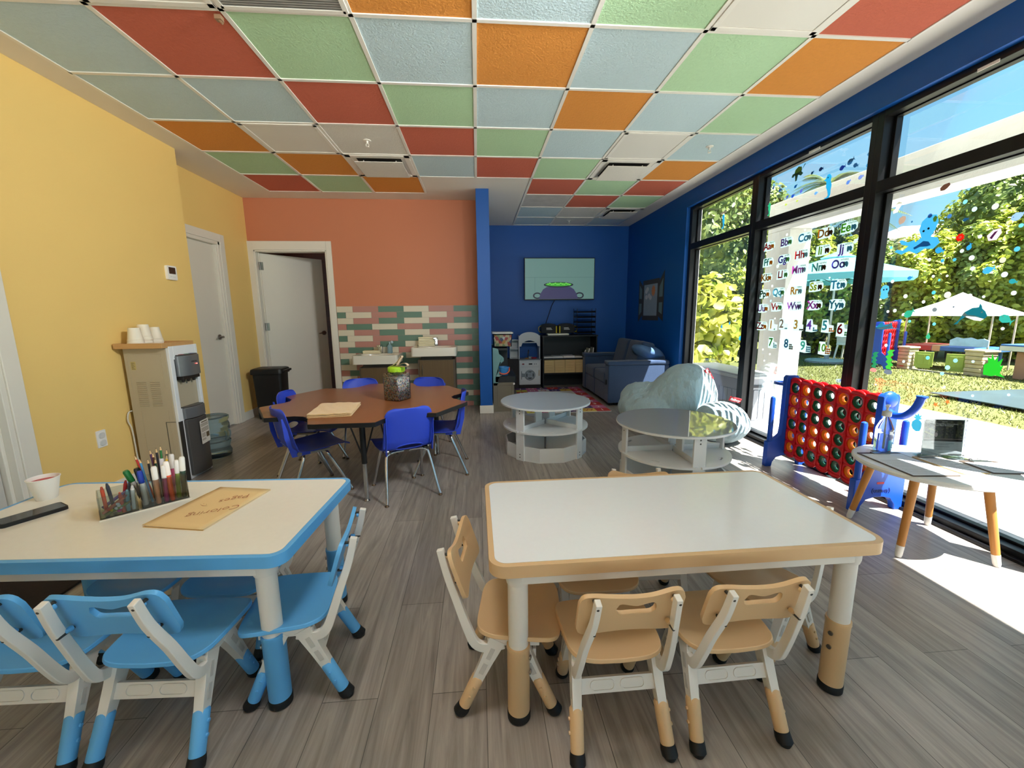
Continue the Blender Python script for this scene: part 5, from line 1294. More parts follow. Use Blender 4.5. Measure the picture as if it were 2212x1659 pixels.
# ------------------------------------------------------------------ giant four-in-a-row game by the window
gred = mat('glossy red plastic', (206, 22, 30), .3, nz=(5, .04)); gblu = mat('cobalt blue plastic', (26, 78, 190), .35, nz=(5, .05)); gora = mat('orange plastic', (246, 138, 26), .35, nz=(5, .03)); ggrn = mat('dark green plastic', (20, 88, 62), .35, nz=(5, .04))
CX, CY0, CZ0, DW, DH = 2.50, 3.062, .128, .1077, .0968
def game_board(name, label, loc, rz, k=1.0, detail=True):
    """local: board in the YZ plane, seven columns running along -Y"""
    g = thing(name, label, 'game', loc, rz)
    n = 28
    for s in (-1, 1):
        q = MB(); x = s*.02
        for c in range(7):
            for r in range(6):
                cy, cz = -(c+.5)*DW, (r+.5)*DH
                sq = []
                for i in range(n):
                    a = 2*PI*i/n; ca, sa = cos(a), sin(a); m_ = max(abs(ca)/(DW/2), abs(sa)/(DH/2)); sq.append((ca/m_, sa/m_))
                vs = [(x, cy+p[0], cz+p[1]) for p in sq]+[(x, cy+.0415*cos(2*PI*i/n), cz+.0415*sin(2*PI*i/n)) for i in range(n)]
                q.add(vs, [(i, (i+1) % n, n+(i+1) % n, n+i) for i in range(n)])
            # scalloped crest and hem
            for z0, sg in ((6*DH, 1), (0, -1)):
                top_ = [(-(c+i/10)*DW, z0+sg*.034*math.sqrt(max(.06, 1-(2*i/10-1)**2))) for i in range(11)]
                vs = [(x, p[0], z0) for p in top_]+[(x, p[0], p[1]) for p in top_]
                q.add(vs, [(i, i+1, 12+i, 11+i) for i in range(10)])
        obj('board_panel', q, gred, g, solid=.008, soff=0)
    q = MB()
    for c in range(8): q.bx(-.016, .016, -c*DW-.003, -c*DW+.003, 0, 6*DH)
    q.bx(-.016, .016, -7*DW, 0, -.012, -.006)
    obj('column_divider', q, gred, g)
    q = MB()
    for s in (-1, 1):
        for c in range(1, 7): q.bx(s*.024, s*.028, -c*DW-.0035, -c*DW+.0035, 0, 6*DH)
    obj('panel_rib', q, gred, g)
    # end supports
    for e in (0, 1):
        y = .022 if e == 0 else -7*DW-.022
        Fm = basis(V((0, y, -CZ0)), V((1, 0, 0)), V((0, 0, 1)))
        pts = [(-.055, .735), (-.04, .752), (.04, .752), (.055, .735), (.055, .33), (.062, .27), (.11, .225), (.17, .21), (.172, 0), (.118, 0), (.112, .04), (.085, .075), (.03, .09), (-.03, .09), (-.085, .075), (-.112, .04), (-.118, 0), (-.172, 0), (-.17, .21), (-.11, .225), (-.062, .27), (-.055, .33)]
        q = MB(); q.prism(pts, -.022, .022, Fm); q.T = Fm
        st = obj('end_support', q, gblu, g, bevel=.006, seg=3)
        for s in (-1, 1):
            q = MB(); q.lathe([(.019, .0), (.019, .36), (.016, .375), (.008, .381), (.001, .382)], 16, (s*.14, y, .2-CZ0)); obj('storage_peg', q, gblu, st)
        if e == 1:
            q = MB(); q.T = basis(V((0, y-.0225, -CZ0)), V((1, 0, 0)), V((0, 0, 1))); q.prism(rrect(.05, .014, .006, 3, .0, .185), 0, .001); obj('release_slot', q, mat('red slot', (206, 40, 50), .5), st)
            textmesh('(cezway)', .036, mat('embossed navy', (16, 40, 110), .4, nz=None), 'logo', st, basis(V((.01, y-.0228, .135-CZ0)), V((1, 0, 0)), V((0, 0, 1))), .0012, bold=.001)
            q = MB(); q.tube(smooth_path([(0, y, .52), (.0, y-.05, .50), (0, y-.11, .515), (0, y-.16, .57), (0, y-.185, .64)], 6), .021, 14); q.lathe([(.026, 0), (.026, .008), (.001, .008)], 16, (0, y-.187, .638)); obj('curved_handle', q, gblu, g)
            q = MB(); q.sphere((0, y-.004, .585), (.055, .03, .055), 18, 10); obj('handle_boss', q, gblu, g)
        else:
            q = MB(); q.lathe([(.085, .0), (.085, .022), (.055, .022), (.055, 0)], 28, (-.0, y+.075, .535), sx=.75); obj('disc_holder', q, gblu, g, bevel=.003)
    return g
cfg = ['GOGGOGG', 'OOGOGGO', 'OGGGGOO', 'GGOOGOG', 'OOOOGGO', 'OGGGGOO']
game_board('connect_game', 'giant red and blue four-in-a-row game standing by the window', (CX, CY0, CZ0), 0)
proto = {}
on_ = ['top', 'second', 'third', 'fourth', 'fifth', 'bottom']; cn_ = ['far left', 'second', 'third', 'middle', 'fifth', 'sixth', 'nearest']
for r in range(6):
    for c in range(7):
        k = cfg[r][c]; loc = (CX, CY0-(c+.5)*DW, CZ0+(5.5-r)*DH)
        lb = '%s ring disc in the %s row, %s column of the red game board' % ('orange' if k == 'O' else 'dark green', on_[r], cn_[c])
        if k not in proto:
            q = MB(); q.lathe([(.022, -.009), (.044, -.012), (.0455, -.008), (.0455, .008), (.044, .012), (.022, .009), (.021, .0), (.022, -.009)], 32)
            q.v = [(z, x, y) for x, y, z in q.v]
            proto[k] = obj('game_disc', q, gora if k == 'O' else ggrn, loc=loc); tag(proto[k], lb, 'game disc', 'ring discs in the giant game board')
        else:
            o2 = proto[k].copy(); COL.objects.link(o2); o2.location = loc; o2['label'] = lb
# ------------------------------------------------------------------ side table and what stands on it
SX, SY, SZ = 2.39, 1.915, .452
t = thing('side_table', 'round white side table on four splayed wooden legs by the window', 'table', (SX, SY, 0))
q = MB(); q.lathe([(.001, SZ-.026), (.318, SZ-.026), (.328, SZ-.018), (.328, SZ-.008), (.32, SZ), (.001, SZ)], 72); obj('tabletop', q, mat('white lacquer', (222, 224, 224), .35, nz=(5, .02)), t, ang=25)
legw = mat('honey oak', (186, 126, 62), .5, nz=(3, .14), stretch=(24, 24, 3)); tipm = mat('white painted foot', (226, 224, 220), .5)
for (fx, fy) in ((2.25, 2.2), (2.135, 1.79), (2.625, 2.07), (2.53, 1.665)):
    fx -= SX; fy -= SY; a = V((fx*.72, fy*.72, SZ-.026)); f_ = V((fx, fy, 0))
    q = MB(); q.cyl(a, a.lerp(f_, .86), .021, .0165, 18); lg = obj('leg', q, legw, t)
    q = MB(); q.tube([a.lerp(f_, .86), a.lerp(f_, .97), f_], [.0172, .0155, .012], 18); obj('white_foot', q, tipm, lg)
t = thing('sanitizer_bottle', 'clear pump bottle of hand sanitizer on the round side table', 'bottle', (2.325, 2.125, SZ), R(35))
pet = mat('clear plastic bottle', (240, 244, 246), .05, trans=1, nz=None, ior=1.2)
def ell_lathe(q, prof, n=32, sy=.68, **k): q.lathe(prof, n, sy=sy, **k)
q = MB(); ell_lathe(q, [(.055, 0), (.06, .006), (.06, .125), (.056, .14), (.035, .18), (.018, .198), (.016, .212), (.001, .212)]); obj('bottle_body', q, pet, t)
q = MB(); ell_lathe(q, [(.053, .004), (.0575, .01), (.0575, .112), (.001, .112)]); obj('gel', q, mat('clear gel', (206, 220, 228), .1, trans=.85, nz=None, ior=1.1), t)
pg = mat('grey pump plastic', (186, 186, 182), .4)
q = MB(); q.lathe([(.021, .205), (.022, .21), (.022, .232), (.012, .236), (.006, .24), (.006, .262), (.001, .262)], 20); q.bx(-.016, .03, -.008, .008, .258, .27); q.cyl((0, 0, .2), (0, 0, .02), .003, n=8); obj('pump', q, pg, t, bevel=.002)
q = MB()
def lab(a0, a1, z0, z1, mi, rr):
    nn = 14
    vs = [(rr*cos(a0+(a1-a0)*i/nn), rr*.68*sin(a0+(a1-a0)*i/nn), z) for i in range(nn+1) for z in (z0, z1)]
    q.add(vs, [(2*i, 2*i+2, 2*i+3, 2*i+1) for i in range(nn)], mi)
A0, A1 = R(-135), R(-65)
lab(A0, A1, .012, .125, 1, .0606); lab(A0, A1, .095, .108, 2, .0609); lab(A0, A1, .075, .095, 2, .0609); lab(A0, A1, .108, .125, 0, .0609)
lbl = obj('label', q, [mat('white bottle label', (226, 230, 232), .4), mat('aqua bottle label', (40, 156, 196), .4, nz=(30, .25)), mat('navy bottle label', (34, 62, 124), .4)], t)
ma = (A0+A1)/2
Ml = basis(V((.0625*cos(ma), .0625*.68*sin(ma)-.001, .117)), V((-sin(ma), cos(ma)*.6, 0)), V((0, 0, 1)))
textmesh('AIS', .016, mat('black print', (30, 32, 36), .6, nz=None), 'label_text', lbl, Ml, .0003, bold=.0006)
textmesh('instant\nsanitizer', .008, mat('white print', (210, 210, 206), .6), 'label_text', lbl, Ml @ MX.Translation((.0, -.027, 0)), .0003)
q = MB(); q.T = Ml @ MX.Translation((.006, -.07, -.0002)); q.tube([V((.022*cos(a)*(.4+a/7), .018*sin(a)*(.4+a/7), 0)) for a in [i*.35 for i in range(17)]], .0016, 6); obj('label_swirl', q, mat('pale swirl', (150, 206, 226), .4), lbl)
sgp = [V((2.425, 2.005, SZ)), V((2.625, 1.955, SZ))]
t = thing('sign_holder', 'clear acrylic sign holder with a photo flyer on the side table', 'sign', (sgp[0]+sgp[1])/2, math.atan2(-.05, .2))
Ms = basis(V((0, 0, 0)), V((1, 0, 0)), V((0, .06, 1)))
q = MB(); q.T = Ms; q.bx(-.108, .108, 0, .225, -.006, -.003); q.bx(-.108, .108, 0, .225, .003, .006); q.bx(-.108, .108, .0, .006, -.04, .04); obj('acrylic_stand', q, acry, t)
q = MB(); q.T = Ms; q.bx(-.096, .096, .014, .214, -.0015, .0015, mi=0)
pb = q
fly = obj('flyer', q, mat('flyer white', (226, 228, 230), .5), t)
q = MB(); q.T = Ms; q.bx(-.092, .092, .092, .21, .0016, .0021)
ph = obj('flyer_photo', q, confetti('flyer photo tones', [(52, 48, 38), (70, 66, 48), (40, 38, 32), (84, 80, 52), (62, 56, 46), (110, 104, 76), (48, 44, 38), (36, 34, 30)], 90), fly)
q = MB(); q.T = Ms; q.bx(-.092, .092, .092, .102, .0022, .0025, mi=0); q.bx(-.092, .092, .102, .108, .0022, .0025, mi=1); q.bx(.045, .058, .105, .19, .0022, .0025, mi=0); q.bx(.0, .006, .108, .2, .0022, .0025, mi=0)
q.prism([(-.092, .14), (-.05, .122), (-.054, .13), (-.09, .15)], .0022, .0026, mi=2); q.prism([(-.075, .155), (-.045, .15), (-.05, .158), (-.075, .165)], .0022, .0026, mi=2)
q.prism(circ(.008, 14, -.035, .128, sy=1.6), .0022, .0027, mi=3); q.prism(circ(.004, 12, -.032, .145), .0027, .003, mi=1)
obj('photo_detail', q, [mat('photo dark', (34, 30, 28), .6), mat('photo pinkish', (140, 120, 112), .6), mat('photo leaf', (142, 140, 74), .6), mat('photo dress', (214, 186, 186), .6)], fly)
wpr = mat('white print', (210, 210, 206), .6); gpr = mat('grey print', (104, 106, 110), .6, nz=None)
textmesh('Make Travel More Extraordinary\nand More Rewarding', .0095, wpr, 'flyer_heading', fly, Ms @ MX.Translation((.0, .184, .003)), .0002, shear=.2)
textmesh('RESORTS', .006, wpr, 'flyer_heading', fly, Ms @ MX.Translation((.0, .2, .003)), .0002)
q = MB(); q.T = Ms
for z, w in ((.08, .11), (.073, .06), (.062, .07), (.026, .03)): q.bx(-w/2, w/2, z-.0008, z+.0008, .0017, .0022)
obj('flyer_small_print', q, gpr, fly)
q = MB(); q.T = Ms
for x in (-.1, .1):
    for z in (.018, .21): q.cyl((x, z, .006), (x, z, .009), .0035, n=12)
obj('corner_pin', q, chrome, t)
# clipboards with forms
cbm = mat('dark brown clipboard', (84, 70, 58), .5, nz=(20, .1)); shp = mat('printed form paper', (214, 218, 224), .7, nz=(90, .06))
def clipboard(pts, z, label, pale=False):
    a, b_, c_ = [V((p[0], p[1], z)) for p in pts]     # near-left, near-right, far-left
    ux = (b_-a); uy = (c_-a); w, h = ux.length, uy.length; Mc = basis(V((0, 0, 0)), ux, uy)
    t = thing('clipboard', label, 'clipboard', a, group='clipboards on the side table'); 
    q = MB(); q.T = Mc; q.prism(rrect(w, h, .01, 3, w/2, h/2), 0, .004); obj('board', q, cbm if not pale else mat('tan clipboard', (190, 160, 112), .5), t)
    q = MB(); q.T = Mc; q.bx(.008, w-.008, .008, h-.03, .004, .0052)
    if True: obj('paper', q, shp, t)
    q = MB(); q.T = Mc
    for k in range(14): q.bx(.025, w-.03-.02*(k % 3), .03+k*.0145, .0315+k*.0145, .0052, .0056)
    obj('form_print', q, gpr, t)
    q = MB(); q.T = Mc; q.bx(w/2-.045, w/2+.045, h-.035, h-.008, .0052, .01); q.tube([(w/2-.02, h-.01, .008), (w/2-.02, h+.018, .008), (w/2+.02, h+.018, .008), (w/2+.02, h-.01, .008)], .002, 6); obj('clip', q, steel, t)
def cb4(u, v): p = PZ(u, v, SZ); return (p.x, p.y)
clipboard([cb4(1972, 1030), cb4(2078, 1030), cb4(1886, 980)], SZ+.0005, 'dark clipboard with a grey form at the near side of the side table')
clipboard([cb4(2082, 1026), cb4(2142, 1024), cb4(2000, 988)], SZ+.0005, 'tan clipboard in the sun at the middle of the side table', True)
clipboard([cb4(2146, 1024), cb4(2235, 1026), cb4(2072, 996)], SZ+.0005, 'dark clipboard with a grey form jutting over the right edge of the side table')
# ------------------------------------------------------------------ stickers on the glass
STX = GX-.0012
def stk(col, tr=.8): return mat('sticker %d %d %d' % col, col, .5, nz=None, transl=tr)
def gpos(u, v): p = PX(u, v, STX); return p
Gb = lambda p: basis(p, V((0, -1, 0)), V((0, 0, 1)))
backm = stk((196, 214, 212))
LETT = [('Aa', 1661, 532, (196, 40, 50), 'alligator'), ('Bb', 1698, 523, (150, 110, 180), 'bear'), ('Cc', 1738, 513, (110, 170, 200), 'cat'), ('Dd', 1783, 503, (190, 140, 70), 'dog'), ('Ee', 1832, 491, (140, 190, 80), 'elephant'),
 ('Ff', 1658, 567, (90, 160, 160), 'fish'), ('Gg', 1693, 560, (110, 90, 170), 'giraffe'), ('Hh', 1731, 550, (206, 50, 66), 'horse'), ('Ii', 1776, 541, (170, 190, 60), 'iguana'), ('Jj', 1823, 537, (150, 110, 190), 'jellyfish'),
 ('Kk', 1655, 600, (190, 140, 50), 'kangaroo'), ('Ll', 1689, 593, (170, 40, 50), 'lion'), ('Mm', 1727, 582, (196, 120, 190), 'mouse'), ('Nn', 1769, 577, (110, 170, 170), 'narwhal'), ('Oo', 1815, 570, (120, 100, 180), 'octopus'),
 ('Pp', 1651, 635, (60, 110, 70), 'panda'), ('Qq', 1682, 631, (130, 190, 210), 'quail'), ('Rr', 1719, 628, (226, 170, 70), 'rabbit'), ('Ss', 1761, 619, (206, 200, 90), 'squirrel'), ('Tt', 1809, 615, (90, 170, 200), 'turtle'),
 ('Uu', 1648, 666, (170, 120, 180), 'unicorn'), ('Vv', 1677, 663, (206, 50, 50), 'vulture'), ('Ww', 1718, 661, (160, 110, 180), 'wolf'), ('Xx', 1759, 659, (200, 110, 190), 'x-ray fish'), ('Yy', 1806, 658, (90, 150, 170), 'yak'), ('Zz', 1645, 704, (160, 40, 56), 'zebra')]
NUMS = [('1', 1668, 702, (226, 170, 60)), ('2', 1691, 700, (190, 160, 150)), ('3', 1722, 702, (226, 180, 100)), ('4', 1751, 703, (170, 120, 200)), ('5', 1785, 704, (110, 180, 190)), ('6', 1818, 712, (170, 44, 56)), ('7', 1667, 740, (90, 170, 80)), ('8', 1701, 743, (90, 140, 170)), ('9', 1737, 748, (130, 200, 190)), ('10', 1778, 752, (160, 190, 110))]
ink_s = stk((70, 74, 84), .5)
ani = [(206, 140, 60), (120, 160, 110), (150, 170, 180), (110, 80, 60), (100, 150, 170)]
for n, (s, u, v, c, wd) in enumerate(LETT):
    p = gpos(u, v); sc_ = .125*(p.y/3.5)**.0
    t = thing('letter_sticker', 'letter %s sticker with a small %s picture on the window' % (s, wd), 'sticker', p, group='alphabet stickers on the window')
    Ml = Gb(V((0, 0, 0))) @ MX.Scale(.85, 4)
    q = MB(); q.T = Ml; q.prism([(-.075, -.05), (-.07, .045), (-.02, .05), (.075, .045), (.095, .02), (.095, -.02), (.06, -.045), (.0, -.05)], 0, .0006); bk_ = obj('backing', q, backm, t)
    textmesh(s, .105, stk(c), 'letter', t, Ml @ MX.Translation((-.022, -.002, .0012)), .0003, bold=.003)
    textmesh(wd, .026, ink_s, 'word', t, Ml @ MX.Translation((.045, .036, .0012)), .0003)
    q = MB(); q.T = Ml; q.prism([(.035, -.03), (.05, -.034), (.055, -.018), (.068, -.034), (.08, -.03), (.084, -.0), (.07, .016), (.05, .012), (.036, .018), (.032, .0)], .0008, .0014); obj('animal_picture', q, stk(ani[n % 5]), t)
for n, (s, u, v, c) in enumerate(NUMS):
    p = gpos(u, v)
    t = thing('number_sticker', 'number %s sticker with little counting pictures on the window' % s, 'sticker', p, group='number stickers on the window')
    Ml = Gb(V((0, 0, 0))) @ MX.Scale(.85, 4)
    q = MB(); q.T = Ml; q.prism([(-.055, -.06), (-.05, .06), (.015, .06), (.03, .01), (.08, .005), (.085, -.055), (.02, -.065)], 0, .0006); obj('backing', q, backm, t)
    textmesh(s, .125 if len(s) == 1 else .1, stk(c), 'numeral', t, Ml @ MX.Translation((-.018, 0, .0012)), .0003, bold=.003)
    q = MB(); q.T = Ml
    kk = int(s)
    for i in range(kk): q.prism(circ(.0095, 10, .042+.019*(i % 3)-(.006 if kk > 6 else 0), -.045+.0195*(i//3)), .0008, .0014)
    obj('counting_picture', q, stk(ani[(n+1) % 5]), t)
# sea creatures
def blob(pts, c, lay=1): return (pts, c, lay)
def fishpts(L=.06, h=.028): return [(-L*.5, 0), (-L*.35, h*.45), (-L*.05, h*.6), (L*.22, h*.3), (L*.34, h*.1), (L*.5, h*.5), (L*.44, 0), (L*.5, -h*.5), (L*.34, -h*.1), (L*.22, -h*.3), (-L*.05, -h*.6), (-L*.35, -h*.45)]
def sea(name, label, u, v, layers, rot=0, sc=1, group=None):
    p = gpos(u, v); t = thing(name, label, 'sticker', p, group=group)
    Mr = Gb(V((0, 0, 0))) @ MX.Rotation(R(rot), 4, 'Z') @ MX.Scale(.8, 4)
    for i, (nm, pts, c) in enumerate(layers):
        q = MB(); q.T = Mr; q.prism([(x*sc, y*sc) for x, y in pts], i*.0005, i*.0005+.0004)
        obj(nm, q, stk(c), t)
    return t
BL = (110, 178, 206)
sea('octopus_sticker', 'large light blue octopus sticker on the right window', 1996, 512, [
 ('body', [(-.02, .0), (-.045, .06), (-.03, .12), (.02, .16), (.07, .15), (.09, .1), (.075, .04), (.05, -.005), (.1, -.02), (.12, -.06), (.08, -.1), (.02, -.09), (-.04, -.12), (-.1, -.09), (-.16, -.11), (-.22, -.08), (-.2, -.065), (-.15, -.08), (-.11, -.05), (-.17, -.03), (-.19, -.0), (-.17, .005), (-.12, -.02), (-.07, -.01), (-.06, -.03)], BL),
 ('spots', [(.045, .125), (.06, .145), (.078, .13), (.07, .1), (.055, .1)], (206, 206, 110)),
 ('tentacle', [(.0, -.03), (.04, -.04), (.06, -.07), (.03, -.075), (-.02, -.07), (-.06, -.085), (-.07, -.07), (-.03, -.05)], (90, 160, 192)),
 ('eye', circ(.0085, 12, -.008, .045), (40, 50, 60)), ('eye', circ(.0085, 12, .026, .058), (40, 50, 60))], 0, 1.0)
sea('dolphin_sticker', 'teal and white dolphin sticker on the right window in front of the white canopy', 2096, 680, [
 ('body', [(-.1, -.075), (-.07, -.04), (-.04, .02), (.005, .05), (.045, .055), (.05, .085), (.065, .06), (.068, .045), (.09, .025), (.105, -.01), (.09, -.03), (.04, -.015), (-.02, -.01), (-.06, -.04), (-.075, -.07)], (64, 140, 150)),
 ('belly', [(-.06, .0), (-.04, .02), (-.02, .0), (.03, -.005), (.09, -.028), (.07, -.045), (.03, -.04), (-.02, -.02)], (226, 230, 228)), ('eye', circ(.006, 12, .07, .018), (236, 240, 240))], 0, .95)
sea('stingray_sticker', 'teal and white stingray sticker at the lower left of the right window', 1912, 709, [
 ('body', [(-.075, .0), (-.045, .035), (-.03, .045), (-.02, .025), (.02, .03), (.045, .045), (.05, .02), (.06, .005), (.12, -.005), (.06, -.002), (.03, -.005), (-.01, -.012), (-.05, -.01)], (80, 150, 170)),
 ('belly', [(-.07, .0), (-.03, .008), (.01, .015), (.04, .035), (.046, .012), (.02, -.002), (-.03, -.01)], (224, 228, 222))], 0, 1.15)
sea('sea_creature_sticker', 'small light blue big-eyed sea creature sticker near the mullion of the right window', 1911, 631, [
 ('body', [(-.035, -.05), (-.03, -.01), (-.04, .02), (-.025, .05), (.0, .06), (.028, .048), (.038, .02), (.028, -.01), (.036, -.045), (.0, -.06)], (128, 188, 210)), ('eye', circ(.007, 10, -.01, .02), (50, 60, 80)), ('eye', circ(.007, 10, .016, .022), (50, 60, 80))])
sea('turtle_sticker', 'olive green sea turtle sticker on the upper window', 1723, 371, [
 ('shell', [(-.045, -.02), (-.03, .025), (.01, .045), (.05, .03), (.055, -.005), (.02, -.03), (-.02, -.035)], (120, 140, 84)),
 ('flippers', [(-.06, -.005), (-.075, -.03), (-.05, -.04), (-.03, -.02), (-.02, -.085), (.0, -.08), (.01, -.03), (.05, -.05), (.075, -.035), (.05, -.01), (.085, .045), (.1, .045), (.055, .0), (0, -.01)], (96, 122, 104))], 0, 1.1)
def seahorse(u, v, label, rot, sc, col=(84, 176, 206)):
    sea('seahorse_sticker', label, u, v, [('body', [(-.045, .075), (-.02, .085), (.0, .115), (.03, .11), (.045, .08), (.035, .04), (.045, .0), (.035, -.04), (.03, -.09), (.0, -.125), (-.035, -.12), (-.04, -.095), (-.02, -.1), (.0, -.085), (-.005, -.04), (-.02, .0), (-.015, .04), (-.02, .06)], col), ('eye', circ(.007, 10, .005, .085), (40, 70, 90))], rot, sc)
seahorse(1788, 403, 'tall turquoise seahorse sticker on the upper window by the beam', 8, 1.0)
seahorse(1562, 478, 'small blue seahorse sticker on the far upper window', 5, .8)
seahorse(1661, 452, 'small green seahorse sticker in the corner of the upper window', 5, .6, (90, 190, 160))
sea('pineapple_sticker', 'teal pineapple-shaped sticker low on the right window behind the game', 1981, 914, [
 ('fruit', [(-.02, .03), (-.042, .005), (-.045, -.03), (-.03, -.06), (.0, -.075), (.03, -.065), (.042, -.03), (.04, .01), (.02, .03)], (96, 172, 190)), ('crown', [(-.012, .03), (-.04, .05), (-.02, .055), (-.035, .08), (-.008, .07), (.0, .095), (.012, .07), (.036, .082), (.022, .055), (.04, .048), (.012, .03)], (110, 184, 196))], 0, .9)
def weed(u, v, label, sc, col, rock):
    pts = []
    for i in range(9): pts.append((-.012-.022*(i % 2)+.006*sin(i), -.05+i*.022))
    for i in range(8, -1, -1): pts.append((.012+.022*((i+1) % 2)+.006*sin(i), -.05+i*.022))
    L = [('fronds', pts, col)]
    if rock: L.append(('rock', [(-.035, -.085), (-.03, -.06), (-.005, -.045), (.025, -.05), (.04, -.07), (.035, -.09), (.0, -.095)], rock))
    sea('seaweed_sticker', label, u, v, L, 0, sc)
weed(1888, 785, 'green seaweed sticker with a pink rock, leftmost low on the right window', .8, (84, 160, 130), (206, 164, 160))
weed(1920, 786, 'pale green seaweed sticker with a grey rock on the right window', .95, (110, 190, 110), (140, 150, 160))
sea('seaweed_sticker', 'tall bright green seagrass sticker beside the stone playhouse post', 2146, 790, [('blades', [(-.055, -.075), (-.06, -.0), (-.035, .02), (-.045, .06), (-.02, .05), (-.02, .09), (.002, .04), (.02, .075), (.022, .03), (.05, .06), (.04, .0), (.06, .01), (.045, -.05), (.08, -.08), (.02, -.07), (.0, -.08)], (84, 186, 90))], 0, .9)
sea('shell_sticker', 'white oyster shell sticker at the beam on the right window', 1938, 449, [('shell', [(-.03, -.045), (-.035, -.02), (-.01, .0), (-.02, .03), (.01, .05), (.04, .035), (.035, .01), (.02, -.01), (.01, -.04)], (222, 220, 212))], 0, .9)
sea('shell_sticker', 'taupe scallop shell sticker below the white oyster sticker', 1949, 475, [('shell', [(-.02, -.04), (-.035, -.01), (-.03, .02), (.0, .035), (.03, .025), (.035, .0), (.02, -.03)], (186, 170, 160))], 0, .85)
sea('shell_sticker', 'brown spiral shell sticker on the beam', 2041, 405, [('shell', [(-.03, -.02), (-.035, .005), (-.01, .025), (.03, .03), (.04, .01), (.02, -.01), (.0, -.022)], (160, 128, 116))], 0, .9)
sea('shell_sticker', 'white and purple fan shell sticker at the upper right of the window', 2147, 510, [('shell', [(-.03, -.03), (-.045, .01), (-.01, .045), (.035, .05), (.045, .015), (.02, -.03)], (214, 200, 206)), ('stripe', [(-.025, -.01), (.0, .03), (.02, .035), (.0, -.0), (-.01, -.02)], (150, 96, 150))], 0, .9)
sea('flower_sticker', 'red flower sticker with a white centre on the right window', 2074, 513, [('petals', [(.03*cos(a)*(1 if i % 2 else .75), .03*sin(a)*(1 if i % 2 else .75)) for i, a in enumerate([2*PI*k/16 for k in range(16)])], (206, 70, 56)), ('centre', circ(.01, 12), (236, 226, 214))])
for (u, v, lb) in ((2021, 874, 'left pale orange starfish sticker low on the right window'), (2047, 868, 'right pale orange starfish sticker low on the right window')):
    sea('starfish_sticker', lb, u, v, [('star', [(.022*cos(a)*(1 if i % 2 else .42), .022*sin(a)*(1 if i % 2 else .42)) for i, a in enumerate([2*PI*k/10+.3 for k in range(10)])], (226, 150, 100))])
fishes = [(1964, 677, 'green fish sticker left of the white canopy', (96, 178, 160), .09, 35), (2173, 690, 'green fish sticker at the right canopy pole', (96, 178, 170), .085, -30), (2005, 726, 'small green fish sticker upright above the playhouse', (104, 182, 156), .05, 90), (2136, 583, 'long blue fish sticker on the hedge at right', (110, 180, 206), .075, 18), (2030, 541, 'blue fish sticker below the octopus', (96, 172, 204), .07, -20), (2094, 533, 'small upright blue fish sticker right of the red flower', (96, 172, 204), .05, 70), (2086, 474, 'tiny dark fish sticker in the sky on the right window', (70, 120, 150), .04, 10), (2200, 466, 'pale fish sticker at the right edge of the window', (170, 190, 214), .08, 25), (1966, 600, 'small blue fish sticker under the umbrella tip', (90, 160, 196), .045, 15), (2189, 608, 'small teal fish sticker near the far right branch', (90, 170, 176), .05, -15), (1849, 520, 'pale fish sticker right of the letter J', (196, 206, 224), .06, 35),
          (1820, 362, 'dark blue round fish sticker on the upper window', (60, 90, 150), .07, 10), (1838, 348, 'slate shark sticker on the upper window', (90, 130, 160), .08, 25), (1849, 357, 'grey hammerhead sticker on the upper window', (80, 120, 150), .06, -20), (1879, 331, 'faint blue fish sticker near the mullion of the upper window', (110, 160, 190), .05, 20), (1876, 355, 'pale blue fish sticker by the mullion of the upper window', (110, 170, 200), .05, 30), (1774, 365, 'navy crab-like fish sticker on the upper window', (60, 90, 140), .06, 0), (1755, 373, 'small dark fish sticker on the upper window right of the turtle', (60, 110, 150), .045, 25), (1719, 402, 'small dark fish sticker below the turtle', (60, 120, 160), .05, 30), (1685, 411, 'round blue fish sticker at the left of the upper window', (80, 130, 190), .05, 10), (1671, 405, 'blue starfish-like sticker at the left of the upper window', (80, 130, 190), .045, 60), (1701, 425, 'lilac fish sticker left above the beam', (110, 130, 190), .05, 30), (1713, 423, 'blue fish sticker left above the beam', (80, 120, 190), .055, 20), (1731, 412, 'lilac fish sticker over the palm', (130, 140, 200), .05, 50), (1763, 417, 'pale blue fish sticker on the beam', (140, 180, 216), .05, 5), (1833, 393, 'lilac fish sticker near the seahorse', (130, 160, 206), .055, 30), (1860, 382, 'pale lilac fish sticker at the right of the beam', (150, 166, 206), .06, 10), (1722, 434, 'yellow round fish sticker on the beam', (196, 206, 120), .035, 0), (1698, 442, 'yellow fish sticker on the beam left of the round one', (196, 206, 120), .04, 0), (1559, 705, 'lower blue fish sticker on the far window', (90, 170, 206), .06, 80), (1576, 698, 'upper blue fish sticker on the far window', (90, 170, 206), .05, 75), (1600, 730, 'blue and white ray sticker on the far window', (110, 190, 206), .09, 30)]
for (u, v, lb, c, L, rot) in fishes:
    sea('fish_sticker', lb, u, v, [('body', fishpts(L, L*.55), c), ('eye', circ(L*.05, 8, -L*.3, L*.08), (226, 232, 236))], rot, 1, 'fish stickers on the windows')
random.seed(5)
